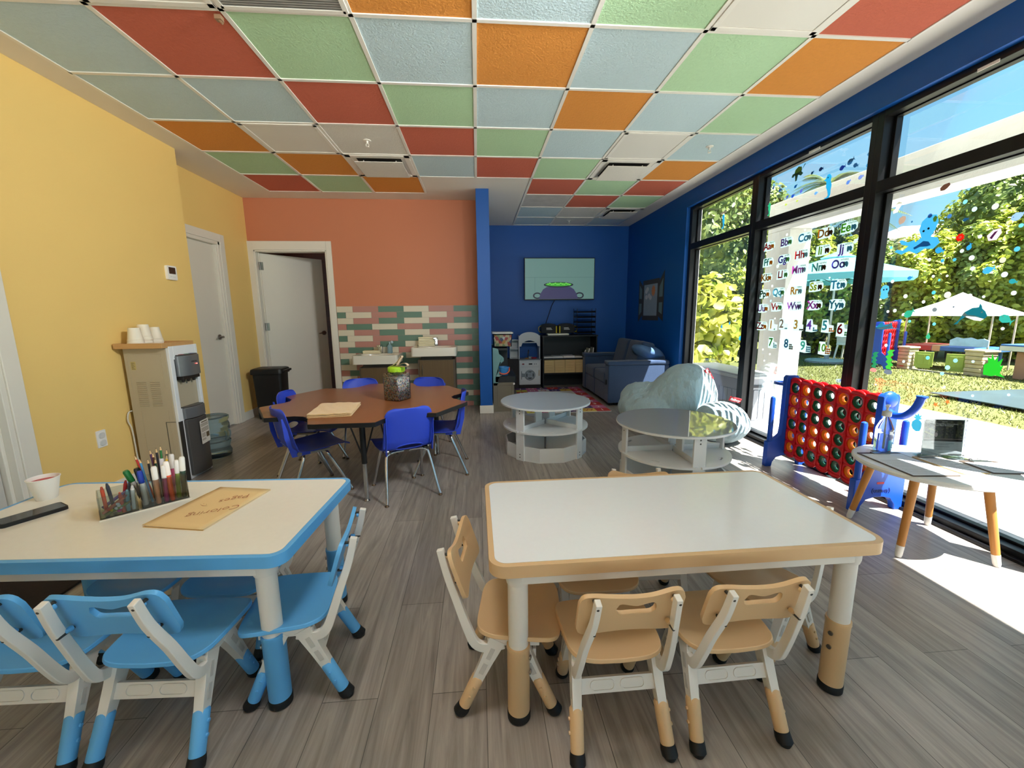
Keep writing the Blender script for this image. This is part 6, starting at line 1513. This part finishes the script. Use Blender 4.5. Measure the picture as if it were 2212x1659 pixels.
bub = [(2009, 466, 9, (110, 150, 190)), (2051, 467, 9, (110, 150, 190)), (1970, 479, 4, (110, 150, 180)), (2105, 452, 10, (200, 226, 226)), (2085, 436, 9, (160, 206, 216)), (2150, 446, 13, (206, 206, 204)), (2117, 511, 8, (222, 230, 226)), (1925, 535, 6, (140, 206, 216)), (2078, 542, 8, (206, 220, 214)), (2099, 557, 11, (206, 214, 214)), (2166, 562, 12, (206, 206, 190)), (2197, 538, 11, (130, 190, 206)), (2206, 487, 9, (150, 200, 214)), (2062, 561, 7, (120, 186, 206)), (2036, 563, 7, (110, 180, 206)), (2008, 561, 7, (226, 230, 222)), (2101, 580, 9, (214, 226, 226)), (2170, 593, 12, (214, 224, 230)), (2029, 605, 5, (140, 206, 220)), (2016, 597, 6, (236, 240, 236)), (2046, 596, 5, (236, 240, 236)), (1928, 608, 7, (236, 240, 236)), (1956, 640, 9, (214, 220, 206)), (2047, 637, 14, (210, 210, 200)), (2095, 639, 9, (226, 230, 230)), (2017, 632, 8, (130, 196, 214)), (2125, 641, 6, (222, 230, 230)), (2190, 633, 10, (224, 230, 230)), (2019, 669, 10, (150, 156, 160)), (2060, 663, 4, (130, 140, 150)), (1995, 652, 7, (234, 238, 236)), (1933, 671, 8, (206, 216, 206)), (1918, 673, 6, (220, 230, 226)), (2051, 678, 5, (226, 236, 240)), (1992, 680, 5, (226, 236, 240)), (1965, 694, 6, (150, 210, 216)), (2018, 700, 7, (150, 206, 220)), (2166, 710, 7, (226, 232, 230)), (2004, 773, 8, (150, 216, 226)), (2064, 779, 9, (170, 220, 230)), (2047, 794, 10, (180, 226, 230)), (2035, 807, 8, (170, 220, 226)), (1952, 781, 6, (200, 230, 230)), (2102, 781, 6, (200, 230, 230)), (1914, 746, 7, (200, 226, 240)), (2101, 855, 6, (200, 232, 236)), (2179, 853, 6, (214, 236, 240)), (2040, 836, 5, (226, 236, 232)), (1892, 831, 4, (226, 236, 232)), (1680, 575, 8, (206, 222, 216)), (1700, 507, 6, (214, 222, 216)), (1668, 618, 5, (226, 232, 230)), (1665, 650, 5, (190, 216, 226)), (1674, 688, 4, (226, 232, 230)), (1648, 755, 4, (236, 240, 240)), (1663, 765, 4, (236, 240, 240)), (1651, 779, 4, (236, 240, 240)), (1700, 770, 4, (206, 222, 226)), (1792, 600, 4, (226, 236, 236)), (1739, 497, 4, (236, 240, 240))]
b0 = None
for n, (u, v, r, c) in enumerate(bub):
    p = gpos(u, v); d_ = p.y
    q = MB(); q.T = Gb(V((0, 0, 0))); rr = r*.42*p.y*1.25/FPX
    q.prism(circ(rr, 18), 0, .0006)
    o = obj('bubble_sticker', q, stk(c), loc=p)
    side = 'right' if u > 1900 else 'middle'
    tag(o, 'small round bubble sticker dotted on the %s window glass' % side, 'sticker', 'bubble stickers on the %s window' % side)
# ------------------------------------------------------------------ outside
import numpy as np
GZ = -.03
def leafmat(name, c1, c2, transl=.35):
    mt = D.materials.new(name); mt.use_nodes = True; n = mt.node_tree.nodes; l = mt.node_tree.links; b = n['Principled BSDF']
    oi = n.new('ShaderNodeTexNoise'); oi.inputs['Scale'].default_value = 3.5; tc = n.new('ShaderNodeTexCoord'); l.new(tc.outputs['Object'], oi.inputs['Vector'])
    oi.inputs['Detail'].default_value = 6
    rp = n.new('ShaderNodeValToRGB'); e = rp.color_ramp.elements; e[0].position = .35; e[0].color = lin(c1); e[1].position = .65; e[1].color = lin(c2)
    l.new(oi.outputs['Fac'], rp.inputs[0]); l.new(rp.outputs[0], b.inputs['Base Color']); b.inputs['Roughness'].default_value = .45
    tr = n.new('ShaderNodeBsdfTranslucent'); ms = n.new('ShaderNodeMixShader'); ms.inputs[0].default_value = transl
    l.new(rp.outputs[0], tr.inputs[0]); l.new(b.outputs[0], ms.inputs[1]); l.new(tr.outputs[0], ms.inputs[2]); l.new(ms.outputs[0], n['Material Output'].inputs[0])
    return mt
lf1 = leafmat('hedge leaf', (104, 124, 36), (178, 184, 66)); lf2 = leafmat('dark tree leaf', (82, 104, 48), (142, 156, 76)); lf3 = leafmat('yellow green clusia leaf', (124, 140, 40), (190, 188, 78)); lf4 = leafmat('palm leaf', (66, 90, 42), (116, 128, 62))
bark = mat('grey brown bark', (104, 92, 78), .9, nz=(6, .2), bump=(20, .6))
def leaf_mesh(name, blobs, n, size, mt, seed, parent, round_=False):
    rng = np.random.default_rng(seed)
    w = np.array([b_[3]*b_[4]+b_[3]*b_[5]+b_[4]*b_[5] for b_ in blobs]); w = w/w.sum()
    idx = rng.choice(len(blobs), n, p=w); B = np.array(blobs)[idx]
    d = rng.normal(size=(n, 3)); d /= np.linalg.norm(d, axis=1)[:, None]
    rad = rng.uniform(.72, 1.04, n)**1
    c = B[:, :3]+d*B[:, 3:6]*rad[:, None]
    nrm = d+rng.normal(size=(n, 3))*.55+np.array([0, 0, .35]); nrm /= np.linalg.norm(nrm, axis=1)[:, None]
    t = np.cross(nrm, rng.normal(size=(n, 3))); t /= np.linalg.norm(t, axis=1)[:, None]
    s = np.cross(nrm, t); L = size*rng.uniform(.7, 1.3, n)[:, None]; W = L*(.42 if round_ else .3)
    v = np.stack([c-t*L*.5, c-t*L*.1+s*W, c+t*L*.25+s*W*.9, c+t*L*.5, c+t*L*.25-s*W*.9, c-t*L*.1-s*W], 1)
    v += (nrm*L*.0)[:, None, :]
    v[:, [1, 2, 4, 5]] += (nrm*L*.12)[:, None, :]
    v = v.reshape(-1, 3); v[:, 2] = np.maximum(v[:, 2], .01)
    me = D.meshes.new(name); me.vertices.add(len(v)); me.vertices.foreach_set('co', v.ravel())
    f = np.arange(n*6).reshape(n, 6); quads = np.concatenate([f[:, [0, 1, 2, 3]], f[:, [0, 3, 4, 5]]])
    me.loops.add(quads.size); me.loops.foreach_set('vertex_index', quads.ravel()); me.polygons.add(len(quads)); me.polygons.foreach_set('loop_start', np.arange(0, quads.size, 4)); me.polygons.foreach_set('loop_total', np.full(len(quads), 4))
    me.update(); me.validate(); me.materials.append(mt)
    o = D.objects.new(name, me); COL.objects.link(o); o.parent = parent
    return o
def shrub(name, label, cat, loc, rx, ry, h, n, size, mt, seed, group=None, base=.0, round_=False, trunk=None):
    t = thing(name, label, cat, loc, group=group); random.seed(seed)
    bl = []; nb = 9
    for i in range(nb):
        a = random.uniform(0, 2*PI); k = random.uniform(.2, .62); z = base+(h-base)*random.uniform(.2, .82)
        r = random.uniform(.32, .52)
        bl.append((rx*k*cos(a), ry*k*sin(a), z, rx*r, ry*r, min((h-base)*.32, rx*r*1.1)))
    bl.append((0, 0, base+(h-base)*.5, rx*.72, ry*.72, (h-base)*.48))
    leaf_mesh('foliage', bl, n, size, mt, seed, t, round_)
    q = MB()
    for b_ in bl: q.sphere(b_[:3], (b_[3]*.78, b_[4]*.78, b_[5]*.78), 12, 8)
    for i, (x, y, z) in enumerate(q.v): q.v[i] = (x, y, max(.02, z))
    obj('inner_leaves', q, mt, t)
    q = MB(); tr_h = base+(h-base)*.5
    for i in range(3 if trunk is None else trunk): q.tube([(.12*i-.12, .07*(i % 2), 0), (.2*i-.18, .1*(i % 2), tr_h*.55), (.35*i-.3, .15*(i % 2), tr_h)], [.05*(1+h/9), .04*(1+h/9), .02], 8)
    obj('trunk', q, bark, t)
    return t
lawnm = mat('turf', (86, 90, 40), .9, nz=(2.2, .3), bump=(60, .6))
n_ = lawnm.node_tree.nodes
q = MB(); q.bx(5.8, 40, -12, 40, -.2, GZ); q.bx(2.84, 5.8, 7.6, 40, -.2, GZ); struct('lawn', q, lawnm)
q = MB(); q.bx(2.81, 5.8, -14, 7.6, -.2, GZ+.005); q.bx(-8, 2.81, -14, REAR-.12, -.2, GZ+.005)
struct('patio', q, brickmat('pale patio paver', (216, 214, 208), (204, 202, 196), (168, 164, 158), .6, .16, .004, .8, (0, 0, PI/2), .5, (5, 20, 1), .4, .12))
# grass tufts near the window read as blades
gt_ = thing('grass', 'short artificial grass blades on the sunny lawn', 'grass', (0, 0, 0))
rng = np.random.default_rng(3); NB = 26000
D.objects.remove(gt_)
gx = rng.uniform(5.85, 11.5, NB); gy = rng.uniform(1.5, 11.0, NB)
keep = (gx/gy > .75) & (gx/gy < 2.0); gx = gx[keep]; gy = gy[keep]; NB = len(gx)
a_ = rng.uniform(0, 2*PI, NB); hgt = rng.uniform(.018, .05, NB); wd = .007
v = np.zeros((NB, 3, 3)); v[:, 0] = np.stack([gx-wd*np.cos(a_), gy-wd*np.sin(a_), np.full(NB, GZ)], 1); v[:, 1] = np.stack([gx+wd*np.cos(a_), gy+wd*np.sin(a_), np.full(NB, GZ)], 1)
v[:, 2] = np.stack([gx+rng.normal(size=NB)*.02, gy+rng.normal(size=NB)*.02, GZ+hgt], 1)
me = D.meshes.new('grass'); me.vertices.add(NB*3); me.vertices.foreach_set('co', v.ravel()); me.loops.add(NB*3); me.loops.foreach_set('vertex_index', np.arange(NB*3)); me.polygons.add(NB); me.polygons.foreach_set('loop_start', np.arange(0, NB*3, 3)); me.polygons.foreach_set('loop_total', np.full(NB, 3)); me.update()
me.materials.append(leafmat('grass blade', (78, 86, 34), (116, 114, 60), .3))
go = D.objects.new('grass', me); COL.objects.link(go); tag(go, 'short grass blades covering the sunny lawn outside', 'grass'); go['kind'] = 'stuff'
# concrete portal
conc = mat('pale stucco concrete', (206, 205, 198), .9, nz=(14, .07), bump=(60, .3))
q = MB(); q.bx(3.555, 3.82, 4.63, 5.0, GZ, 2.181); q.bx(3.555, 3.82, -6, 5.0, 2.181, 2.516)
struct('portal_frame', q, conc, bevel=.006)
# deck box
dbm = mat('lavender grey resin', (164, 165, 172), .5, nz=(10, .05)); dbx = thing('deck_box', 'grey slatted storage box with a pale lid outside the window', 'storage box', (3.14, 4.97, GZ+.005))
q = MB(); q.bx(-.2, .2, -.58, .58, 0, .53); obj('box_body', q, dbm, dbx, bevel=.01)
q = MB()
for k in range(5): q.bx(-.165+k*.068, -.165+k*.068+.06, -.59, -.58, .06, .40)
for k in range(13): q.bx(-.21, -.2, -.54+k*.084, -.54+k*.084+.076, .06, .40); q.bx(.2, .21, -.54+k*.084, -.54+k*.084+.076, .06, .40)
obj('slat_panel', q, dbm, dbx, bevel=.003)
q = MB(); q.bx(-.06, .08, -.595, -.585, .43, .455); obj('hand_slot', q, mat('dark slot', (60, 60, 66), .6), dbx)
q = MB(); q.bx(-.215, .215, -.6, .6, .53, .565); q.bx(-.205, .205, -.59, .59, .565, .585); obj('lid', q, mat('pale resin lid', (196, 196, 196), .45, nz=(8, .03)), dbx, bevel=.008)
# planting
shrub('clusia_shrub', 'yellow-green round-leaved shrub just outside the far window', 'shrub', (3.95, 7.0, GZ), .8, .9, 1.95, 2600, .16, lf3, 11, round_=True)
def P0(u, v): return PZ(u, v, GZ)
hs = [(1480, 772, 1.9, 3.6), (1545, 772, 1.8, 3.9), (1610, 773, 1.7, 3.6), (1680, 774, 1.6, 3.5), (1750, 774, 1.6, 3.7), (1812, 776, 1.5, 3.4), (1872, 778, 1.45, 3.3), (1940, 780, 1.4, 3.3), (2000, 783, 1.4, 3.35), (2060, 785, 1.4, 3.5), (2120, 788, 1.4, 3.8), (2180, 791, 1.4, 4.2), (2245, 795, 1.4, 4.6), (2320, 800, 1.4, 4.8)]
desc = ['hedge shrub furthest left, seen behind the yellow-green shrub', 'hedge shrub behind the deck box', 'hedge shrub behind the first window mullion', 'hedge shrub behind the concrete column', 'hedge shrub right behind the umbrella pole', 'hedge shrub behind the white chair', 'hedge shrub by the second mullion', 'hedge shrub behind the outdoor game', 'hedge shrub left behind the white canopy', 'hedge shrub in the middle behind the white canopy', 'hedge shrub right behind the white canopy', 'tall hedge shrub behind the table tennis table', 'tall hedge shrub at the right edge of the window', 'tall hedge shrub mostly cut off by the right frame edge']
for i, (u, v, r, h) in enumerate(hs):
    p = P0(u, v); dr = V((p.x, p.y, 0)).normalized()*(r*1.0)
    sh_ = shrub('hedge_shrub', 'sunny '+desc[i], 'shrub', (p.x+dr.x, p.y+dr.y, GZ), .62+.1*(i < 4), r, h, 7500, .125, lf1 if i % 3 else lf2, 20+i, 'hedge shrubs along the lawn')
    sh_.rotation_euler = (0, 0, math.atan2(dr.y, dr.x)-PI/2)
def tree(label, u, Y, r, h, base, n, seed, mt=lf2):
    p = PY(u, 700, Y)
    return shrub('tree', label, 'tree', (p.x, p.y, GZ), r, r, h, int(n*1.7), .15, mt, seed, 'trees beyond the hedge', base, trunk=1)
tree('leafy tree behind the yellow-green shrub in the far window', 1548, 13.5, 2.0, 6.4, 1.6, 6500, 61)
tree('tall tree at the left top of the far window', 1500, 10.5, 1.8, 5.6, 1.8, 4500, 62)
tree('tall tree behind the column', 1690, 17.5, 2.0, 4.7, 1.6, 5000, 63, lf1)
tree('tall tree at the upper right corner of the right window', 2200, 10.2, 1.9, 5.9, 2.2, 6500, 64)
tree('tree behind the umbrella, above the letter stickers', 1790, 17.0, 2.2, 4.8, 1.6, 4800, 65)
tree('tree at the right behind the hedge, lower than the corner tree', 2110, 13.2, 1.7, 5.0, 2, 4600, 66, lf1)
def palm(label, u, v, Y, seed, R_=1.5):
    p = PY(u, v, Y); t = thing('palm_tree', label, 'palm', (p.x, p.y, GZ), group='palms beyond the hedge'); rng = random.Random(seed); hz = p.z-GZ
    q = MB(); q.tube([(0, 0, 0), (.06, 0, hz*.5), (0, .05, hz)], [.16, .12, .1], 10); obj('trunk', q, bark, t)
    q = MB()
    for k in range(17):
        a = rng.uniform(0, 2*PI); el = rng.uniform(-.25, 1.0); L = R_*rng.uniform(.8, 1.1)
        pts = []
        for i in range(9):
            s = i/8; pts.append(V((cos(a)*cos(el)*L*s, sin(a)*cos(el)*L*s, hz+sin(el)*L*s-.55*L*s*s)))
        q.tube(pts, [.018*(1-.8*i/8) for i in range(9)], 5)
        side = V((-sin(a), cos(a), 0))
        for i in range(1, 25):
            s = i/25; j = min(int(s*8), 7); c = pts[j].lerp(pts[j+1], s*8-j); t_ = (pts[j+1]-pts[j]).normalized(); ln = .36*R_*math.sin(PI*min(1, s*.9+.12))
            for sg in (-1, 1):
                d_ = (side*sg+t_*.7-V((0, 0, .25))).normalized()
                q.add([c-t_*.022, c+t_*.022, c+d_*ln], [(0, 1, 2)])
    obj('palm_fronds', q, lf4, t)
palm('palm at the left side of the right window below the sky', 1915, 548, 14.5, 1, 1.7)
palm('palm above the beam in the middle upper window', 1790, 398, 16.5, 2, 1.5)
palm('palm beside the mullion above the umbrella', 1856, 462, 15.5, 3, 1.6)
palm('palm under the tree at the right of the window', 2115, 462, 12.2, 4, 1.5)
# house behind
hp = PY(1990, 525, 20); t = thing('house', 'pale house with a low grey roof far behind the hedge', 'house', (hp.x+1.2, hp.y+1, GZ), R(-20))
q = MB(); q.bx(-3, 3, -2.5, 2.5, 0, hp.z-.2); obj('house_wall', q, mat('cream stucco', (222, 214, 200), .9), t)
q = MB(); z = hp.z-.2; q.add([(-3.6, -3.1, z), (3.6, -3.1, z), (3.6, 3.1, z), (-3.6, 3.1, z), (-1, 0, z+1.3), (1, 0, z+1.3)], [(0, 1, 5, 4), (2, 3, 4, 5), (1, 2, 5), (3, 0, 4), (3, 2, 1, 0)]); q.bx(-3.6, 3.6, -3.1, 3.1, z-.18, z); obj('roof', q, mat('grey roof tile', (176, 162, 152), .8, nz=(8, .12)), t)
# umbrella
t = thing('patio_umbrella', 'large teal patio umbrella on a pale pole on the lawn', 'umbrella', (8.82, 9.79, GZ))
teal = mat('teal umbrella canvas', (120, 190, 200), .8, nz=(10, .03), transl=.35)
q = MB(); q.lathe([(.45, 0), (.45, .05), (.42, .07), (.06, .08), (.05, .2), (.001, .2)], 28); obj('base', q, mat('grey umbrella base', (150, 158, 166), .6), t)
q = MB(); q.cyl((0, 0, .07), (0, 0, 2.62), .026, n=12); obj('pole', q, mat('pale metal pole', (196, 194, 186), .4, metal=.4), t)
q = MB(); n = 8; rm = [(1.55*cos(2*PI*(i+.5)/n), 1.55*sin(2*PI*(i+.5)/n)) for i in range(n)]
vs = [(x*.18, y*.18, 2.56) for x, y in rm]+[(x*.6, y*.6, 2.33) for x, y in rm]+[(x, y, 2.12) for x, y in rm]+[(x, y, 1.98) for x, y in rm]
q.add(vs, [(k*n+i, k*n+(i+1) % n, (k+1)*n+(i+1) % n, (k+1)*n+i) for k in range(3) for i in range(n)]); obj('canopy', q, teal, t, ang=5)
q = MB(); q.add([(x*.24, y*.24, 2.57) for x, y in rm]+[(0, 0, 2.72)], [(i, (i+1) % n, n) for i in range(n)]); obj('vent_cap', q, teal, t, ang=5)
q = MB()
for x, y in rm: q.tube([(0, 0, 2.5), (x*.99, y*.99, 2.1)], .012, 6); q.tube([(0, 0, 1.95), (x*.5, y*.5, 2.32)], .009, 6)
obj('ribs', q, steel, t)
# white chair outside
t = thing('lawn_chair', 'white high-backed chair on the lawn behind the number 6 sticker', 'chair', (9.75, 10.1, GZ), R(120)); wo = mat('white resin outdoor', (232, 232, 230), .5)
q = MB(); q.bx(-.25, .25, -.25, .25, .40, .44); obj('seat', q, wo, t, bevel=.01)
q = MB(); q.box((0, .26, .68), (.5, .03, .52), M=MX.Rotation(R(-10), 4, 'X')); obj('backrest', q, wo, t, bevel=.01)
for sx in (-1, 1):
    for sy in (-1, 1):
        q = MB(); q.cyl((sx*.22, sy*.22, .4), (sx*.26, sy*.28, 0), .025, .02, 10); obj('leg', q, wo, t)
    q = MB(); q.bx(sx*.26-.03, sx*.26+.03, -.25, .25, .6, .63); q.bx(sx*.26-.02, sx*.26+.02, -.24, -.2, .42, .6); obj('armrest', q, wo, t, bevel=.008)
# second four-in-a-row game on the lawn, seen nearly edge-on
og = game_board('connect_game', 'red and blue four-in-a-row game out on the lawn, seen edge-on', (8.86, 8.52, GZ+CZ0*1.38), R(119)); og.scale = (1.38, 1.38, 1.38)
# toddler canopy table
FLc, FRc, BRc, BLc = V((9.9, 8.9, 0)), V((10.2, 7.5, 0)), V((10.98, 7.67, 0)), V((10.68, 9.07, 0)); cc = (FLc+FRc+BRc+BLc)/4
t = thing('canopy_table', 'children\'s play table under a white peaked canopy on the lawn', 'play table', (cc.x, cc.y, GZ)); L_ = lambda p, z: V((p.x-cc.x, p.y-cc.y, z-GZ))
wc_ = mat('white canopy fabric', (240, 240, 240), .8, nz=(10, .02), transl=.3)
q = MB(); ex = 1.12; cs = [FLc, FRc, BRc, BLc]; e = [L_(cc+(p-cc)*ex, 1.17) for p in cs]; e2 = [L_(cc+(p-cc)*ex, 1.12) for p in cs]; m_ = [L_(cc+(p-cc)*.42, 1.42) for p in cs]; pk = L_(cc, 1.62)
q.add(e2+e+m_+[pk], [(i, (i+1) % 4, 4+(i+1) % 4, 4+i) for i in range(4)]+[(4+i, 4+(i+1) % 4, 8+(i+1) % 4, 8+i) for i in range(4)]+[(8+i, 8+(i+1) % 4, 12) for i in range(4)]); obj('canopy', q, wc_, t, ang=5)
for p in cs:
    q = MB(); q.cyl(L_(p, .0), L_(p, 1.14), .016, n=10); obj('pole', q, mat('tan pole', (176, 160, 136), .5), t)
q = MB(); q.prism([(L_(p, 0).x*1.0, L_(p, 0).y*1.0) for p in cs], .40, .50); obj('table_basin', q, mat('blue play basin', (44, 92, 160), .45), t, bevel=.02)
mid = FLc.lerp(FRc, .38); midb = BLc.lerp(BRc, .38); m2 = FLc.lerp(FRc, .48); m2b = BLc.lerp(BRc, .48)
q = MB(); q.prism([((p.x-cc.x)*1.02, (p.y-cc.y)*1.02) for p in (FLc, mid, midb, BLc)], .39, .515); obj('red_section', q, mat('brick red plastic', (150, 60, 58), .5), t, bevel=.02)
q = MB(); q.prism([((p.x-cc.x)*1.02, (p.y-cc.y)*1.02) for p in (mid, m2, m2b, midb)], .39, .518); obj('tan_section', q, mat('tan play plastic', (176, 142, 108), .5), t, bevel=.01)
q = MB(); pa = FLc.lerp(FRc, .82)+V((-.05, 0, 0)); q.T = basis(L_(pa, .5), (FRc-FLc), V((0, 0, 1))); q.prism([(-.3, .0), (.3, 0), (.3, .13), (.22, .17), (.12, .15), (.02, .185), (-.1, .16), (-.2, .18), (-.3, .12)], 0, .02); obj('cloud_board', q, mat('cloud blue panel', (150, 186, 214), .5, nz=(9, .3)), t)
q = MB()
for p in cs: q.cyl(L_(cc+(p-cc)*.8, 0), L_(cc+(p-cc)*.8, .42), .06, n=12)
obj('leg', q, mat('blue play basin', (44, 92, 160), .45), t)
# stone play wall with green gates
t = thing('play_wall', 'toy stone wall with two open green gates on the lawn', 'playhouse', (9.55, 7.8, GZ)); stn = mat('tan faux stone', (176, 158, 126), .85, nz=(9, .18), bump=(14, .9)); grn = mat('olive green play plastic', (142, 158, 68), .5, nz=(8, .04))
o_ = V((9.55, 7.8, 0))
def pillar(c, w, dpt, h):
    q = MB()
    for k in range(6): q.box((c[0]-o_.x+random.uniform(-.008, .008), c[1]-o_.y+random.uniform(-.008, .008), h/6*(k+.5)), (dpt*random.uniform(.95, 1.03), w*random.uniform(.95, 1.03), h/6-.004))
    q.box((c[0]-o_.x, c[1]-o_.y, h+.02), (dpt*1.1, w*1.15, .045)); obj('stone_pillar', q, stn, t, bevel=.016, seg=3)
pillar((9.45, 8.36), .24, .24, .46); pillar((9.72, 7.22), .3, .32, .47)
def gate(a, b_, z0, z1):
    a = V(a)-o_; b_ = V(b_)-o_; d_ = b_-a; M_ = basis((a.x, a.y, 0), (d_.x, d_.y, 0), (0, 0, 1)); w = d_.length
    q = MB(); q.T = M_; q.bx(0, w, z0+.035, z1, -.018, .018); q.bx(.03, w-.03, z0, z0+.035, -.016, .016)
    q.bx(.05, w-.05, z0+.08, z1-.05, .018, .028); q.bx(w/2-.006, w/2+.006, z0+.1, z1-.07, .028, .034); obj('gate', q, grn, t, bevel=.01)
gate((9.46, 8.22, 0), (9.62, 7.98, 0), .05, .40); gate((9.52, 7.66, 0), (9.68, 7.40, 0), .05, .40)
q = MB(); q.bx(-.16, -.1, -.45, .45, 0, .03); obj('threshold', q, mat('grey play plastic', (112, 110, 104), .6), t)
q = MB(); q.box((9.33-o_.x, 8.36-o_.y, .1), (.006, .09, .075)); obj('maker_badge', q, mat('red white badge', (186, 60, 60), .5, nz=(60, .3)), t, bevel=.002)
# table tennis table
t = thing('table_tennis_table', 'blue table tennis table cut off by the right edge of the view', 'table', (10.35, 6.1, GZ))
q = MB(); q.bx(-.62, .62, -1.3, .86, .615, .64); obj('tabletop', q, mat('ping pong blue', (66, 110, 176), .35, nz=(6, .03)), t)
q = MB(); q.bx(-.63, .63, -1.31, .87, .52, .614); ap = obj('apron', q, mat('charcoal apron', (58, 60, 66), .5), t)
q = MB(); q.bx(-.6315, -.63, .42, .86, .525, .61); obj('grey_panel', q, mat('pale grey apron panel', (190, 188, 182), .5), t)
textmesh('cornilleau', .085, mat('white print', (210, 210, 206), .6), 'brand_text', ap, basis(V((-.632, .18, .565)), V((0, -1, 0)), V((0, 0, 1))), .001, align='LEFT', bold=.003)
for y in (.6, -.9):
    q = MB(); q.bx(-.5, -.34, y-.1, y+.1, 0, .52); q.bx(.34, .5, y-.1, y+.1, 0, .52); obj('leg', q, mat('rusty tan leg', (156, 116, 92), .7), t, bevel=.02)
# dark thin triangle set just above the lawn
a, b_, c_ = PZ(2006, 855, GZ), PZ(2212, 848, GZ), PZ(2212, 893, GZ)
q = MB(); e_ = 2.0
pts = [a, c_+(c_-a).normalized()*e_, b_+(b_-a).normalized()*e_]
q.prism([(p.x-a.x, p.y-a.y) for p in pts], 0, .012)
t = tag(obj('dark_sheet', q, mat('dark thin sheet', (44, 60, 62), .6, nz=(1.5, .5)), loc=(a.x, a.y, GZ+.042)), 'dark thin sheet lying on the lawn at the right', 'mat')
SKY, SUN, EXPO = .22, 6.0, 2.6
ADDED_SPOTS = [(1.3, 1.1, 2.62, -2.7, 4.6, 1.2, 76, 85), (.5, 1.1, 2.62, 1.0, 6.3, .8, 22, 64), (-.2, .9, 2.66, -.2, 1.5, 0, 11, 115)]
# ------------------------------------------------------------------ light
W = D.worlds.new('sky'); S.world = W; W.use_nodes = True
n = W.node_tree.nodes; l = W.node_tree.links; bg = n['Background']
sd = V((.344, -.38, 1)).normalized()          # towards the sun
tcw = n.new('ShaderNodeTexCoord'); sx = n.new('ShaderNodeSeparateXYZ'); l.new(tcw.outputs['Generated'], sx.inputs[0])
rpw = n.new('ShaderNodeValToRGB'); e = rpw.color_ramp.elements
e[0].position = 0; e[0].color = (.40, .78, .86, 1); e[1].position = 1; e[1].color = (.5, .7, .95, 1)
e2 = e.new(.3); e2.color = (.27, .64, .97, 1)
l.new(sx.outputs['Z'], rpw.inputs[0])
mpw = n.new('ShaderNodeMapping'); mpw.inputs['Scale'].default_value = (1, 1, 3.2); l.new(tcw.outputs['Generated'], mpw.inputs[0])
nzw = n.new('ShaderNodeTexNoise'); nzw.inputs['Scale'].default_value = 3.2; nzw.inputs['Detail'].default_value = 7; nzw.inputs['Distortion'].default_value = .6; l.new(mpw.outputs[0], nzw.inputs['Vector'])
mrw = n.new('ShaderNodeMapRange'); mrw.inputs[1].default_value = .54; mrw.inputs[2].default_value = .8; mrw.inputs[3].default_value = 0; mrw.inputs[4].default_value = .45; l.new(nzw.outputs['Fac'], mrw.inputs[0])
mxw = n.new('ShaderNodeMix'); mxw.data_type = 'RGBA'; mxw.inputs[7].default_value = (.9, .95, 1, 1)
l.new(mrw.outputs[0], mxw.inputs[0]); l.new(rpw.outputs[0], mxw.inputs[6]); l.new(mxw.outputs[2], bg.inputs[0]); bg.inputs[1].default_value = SKY
sun = D.lights.new('sun', 'SUN'); sun.energy = SUN; sun.angle = R(.53); sun.color = (1, .975, .94)
so_ = D.objects.new('sun', sun); COL.objects.link(so_); so_.rotation_euler = (-sd).to_track_quat('-Z', 'Y').to_euler()
for (x, y, z, tx, ty, tz, wd, ang) in ADDED_SPOTS:      # unseen fill spots, added under the ceiling to brighten the interior
    la = D.lights.new('added_fill_spot', 'SPOT'); la.energy = wd; la.color = (.96, .98, 1); la.spot_size = R(ang); la.spot_blend = 1; la.shadow_soft_size = .25
    lo = D.objects.new('added_fill_spot', la); COL.objects.link(lo); lo.location = (x, y, z)
    lo.rotation_euler = (V((tx, ty, tz))-V((x, y, z))).to_track_quat('-Z', 'Y').to_euler()
S.view_settings.view_transform = 'Standard'; S.view_settings.look = 'None'; S.view_settings.exposure = EXPO; S.view_settings.gamma = 1; S.view_settings.use_curve_mapping = False
try:
    S.cycles.use_denoising = True; S.cycles.max_bounces = 12; S.cycles.diffuse_bounces = 6; S.cycles.transparent_max_bounces = 24; S.cycles.sample_clamp_indirect = 8; S.cycles.caustics_reflective = False
except Exception: pass
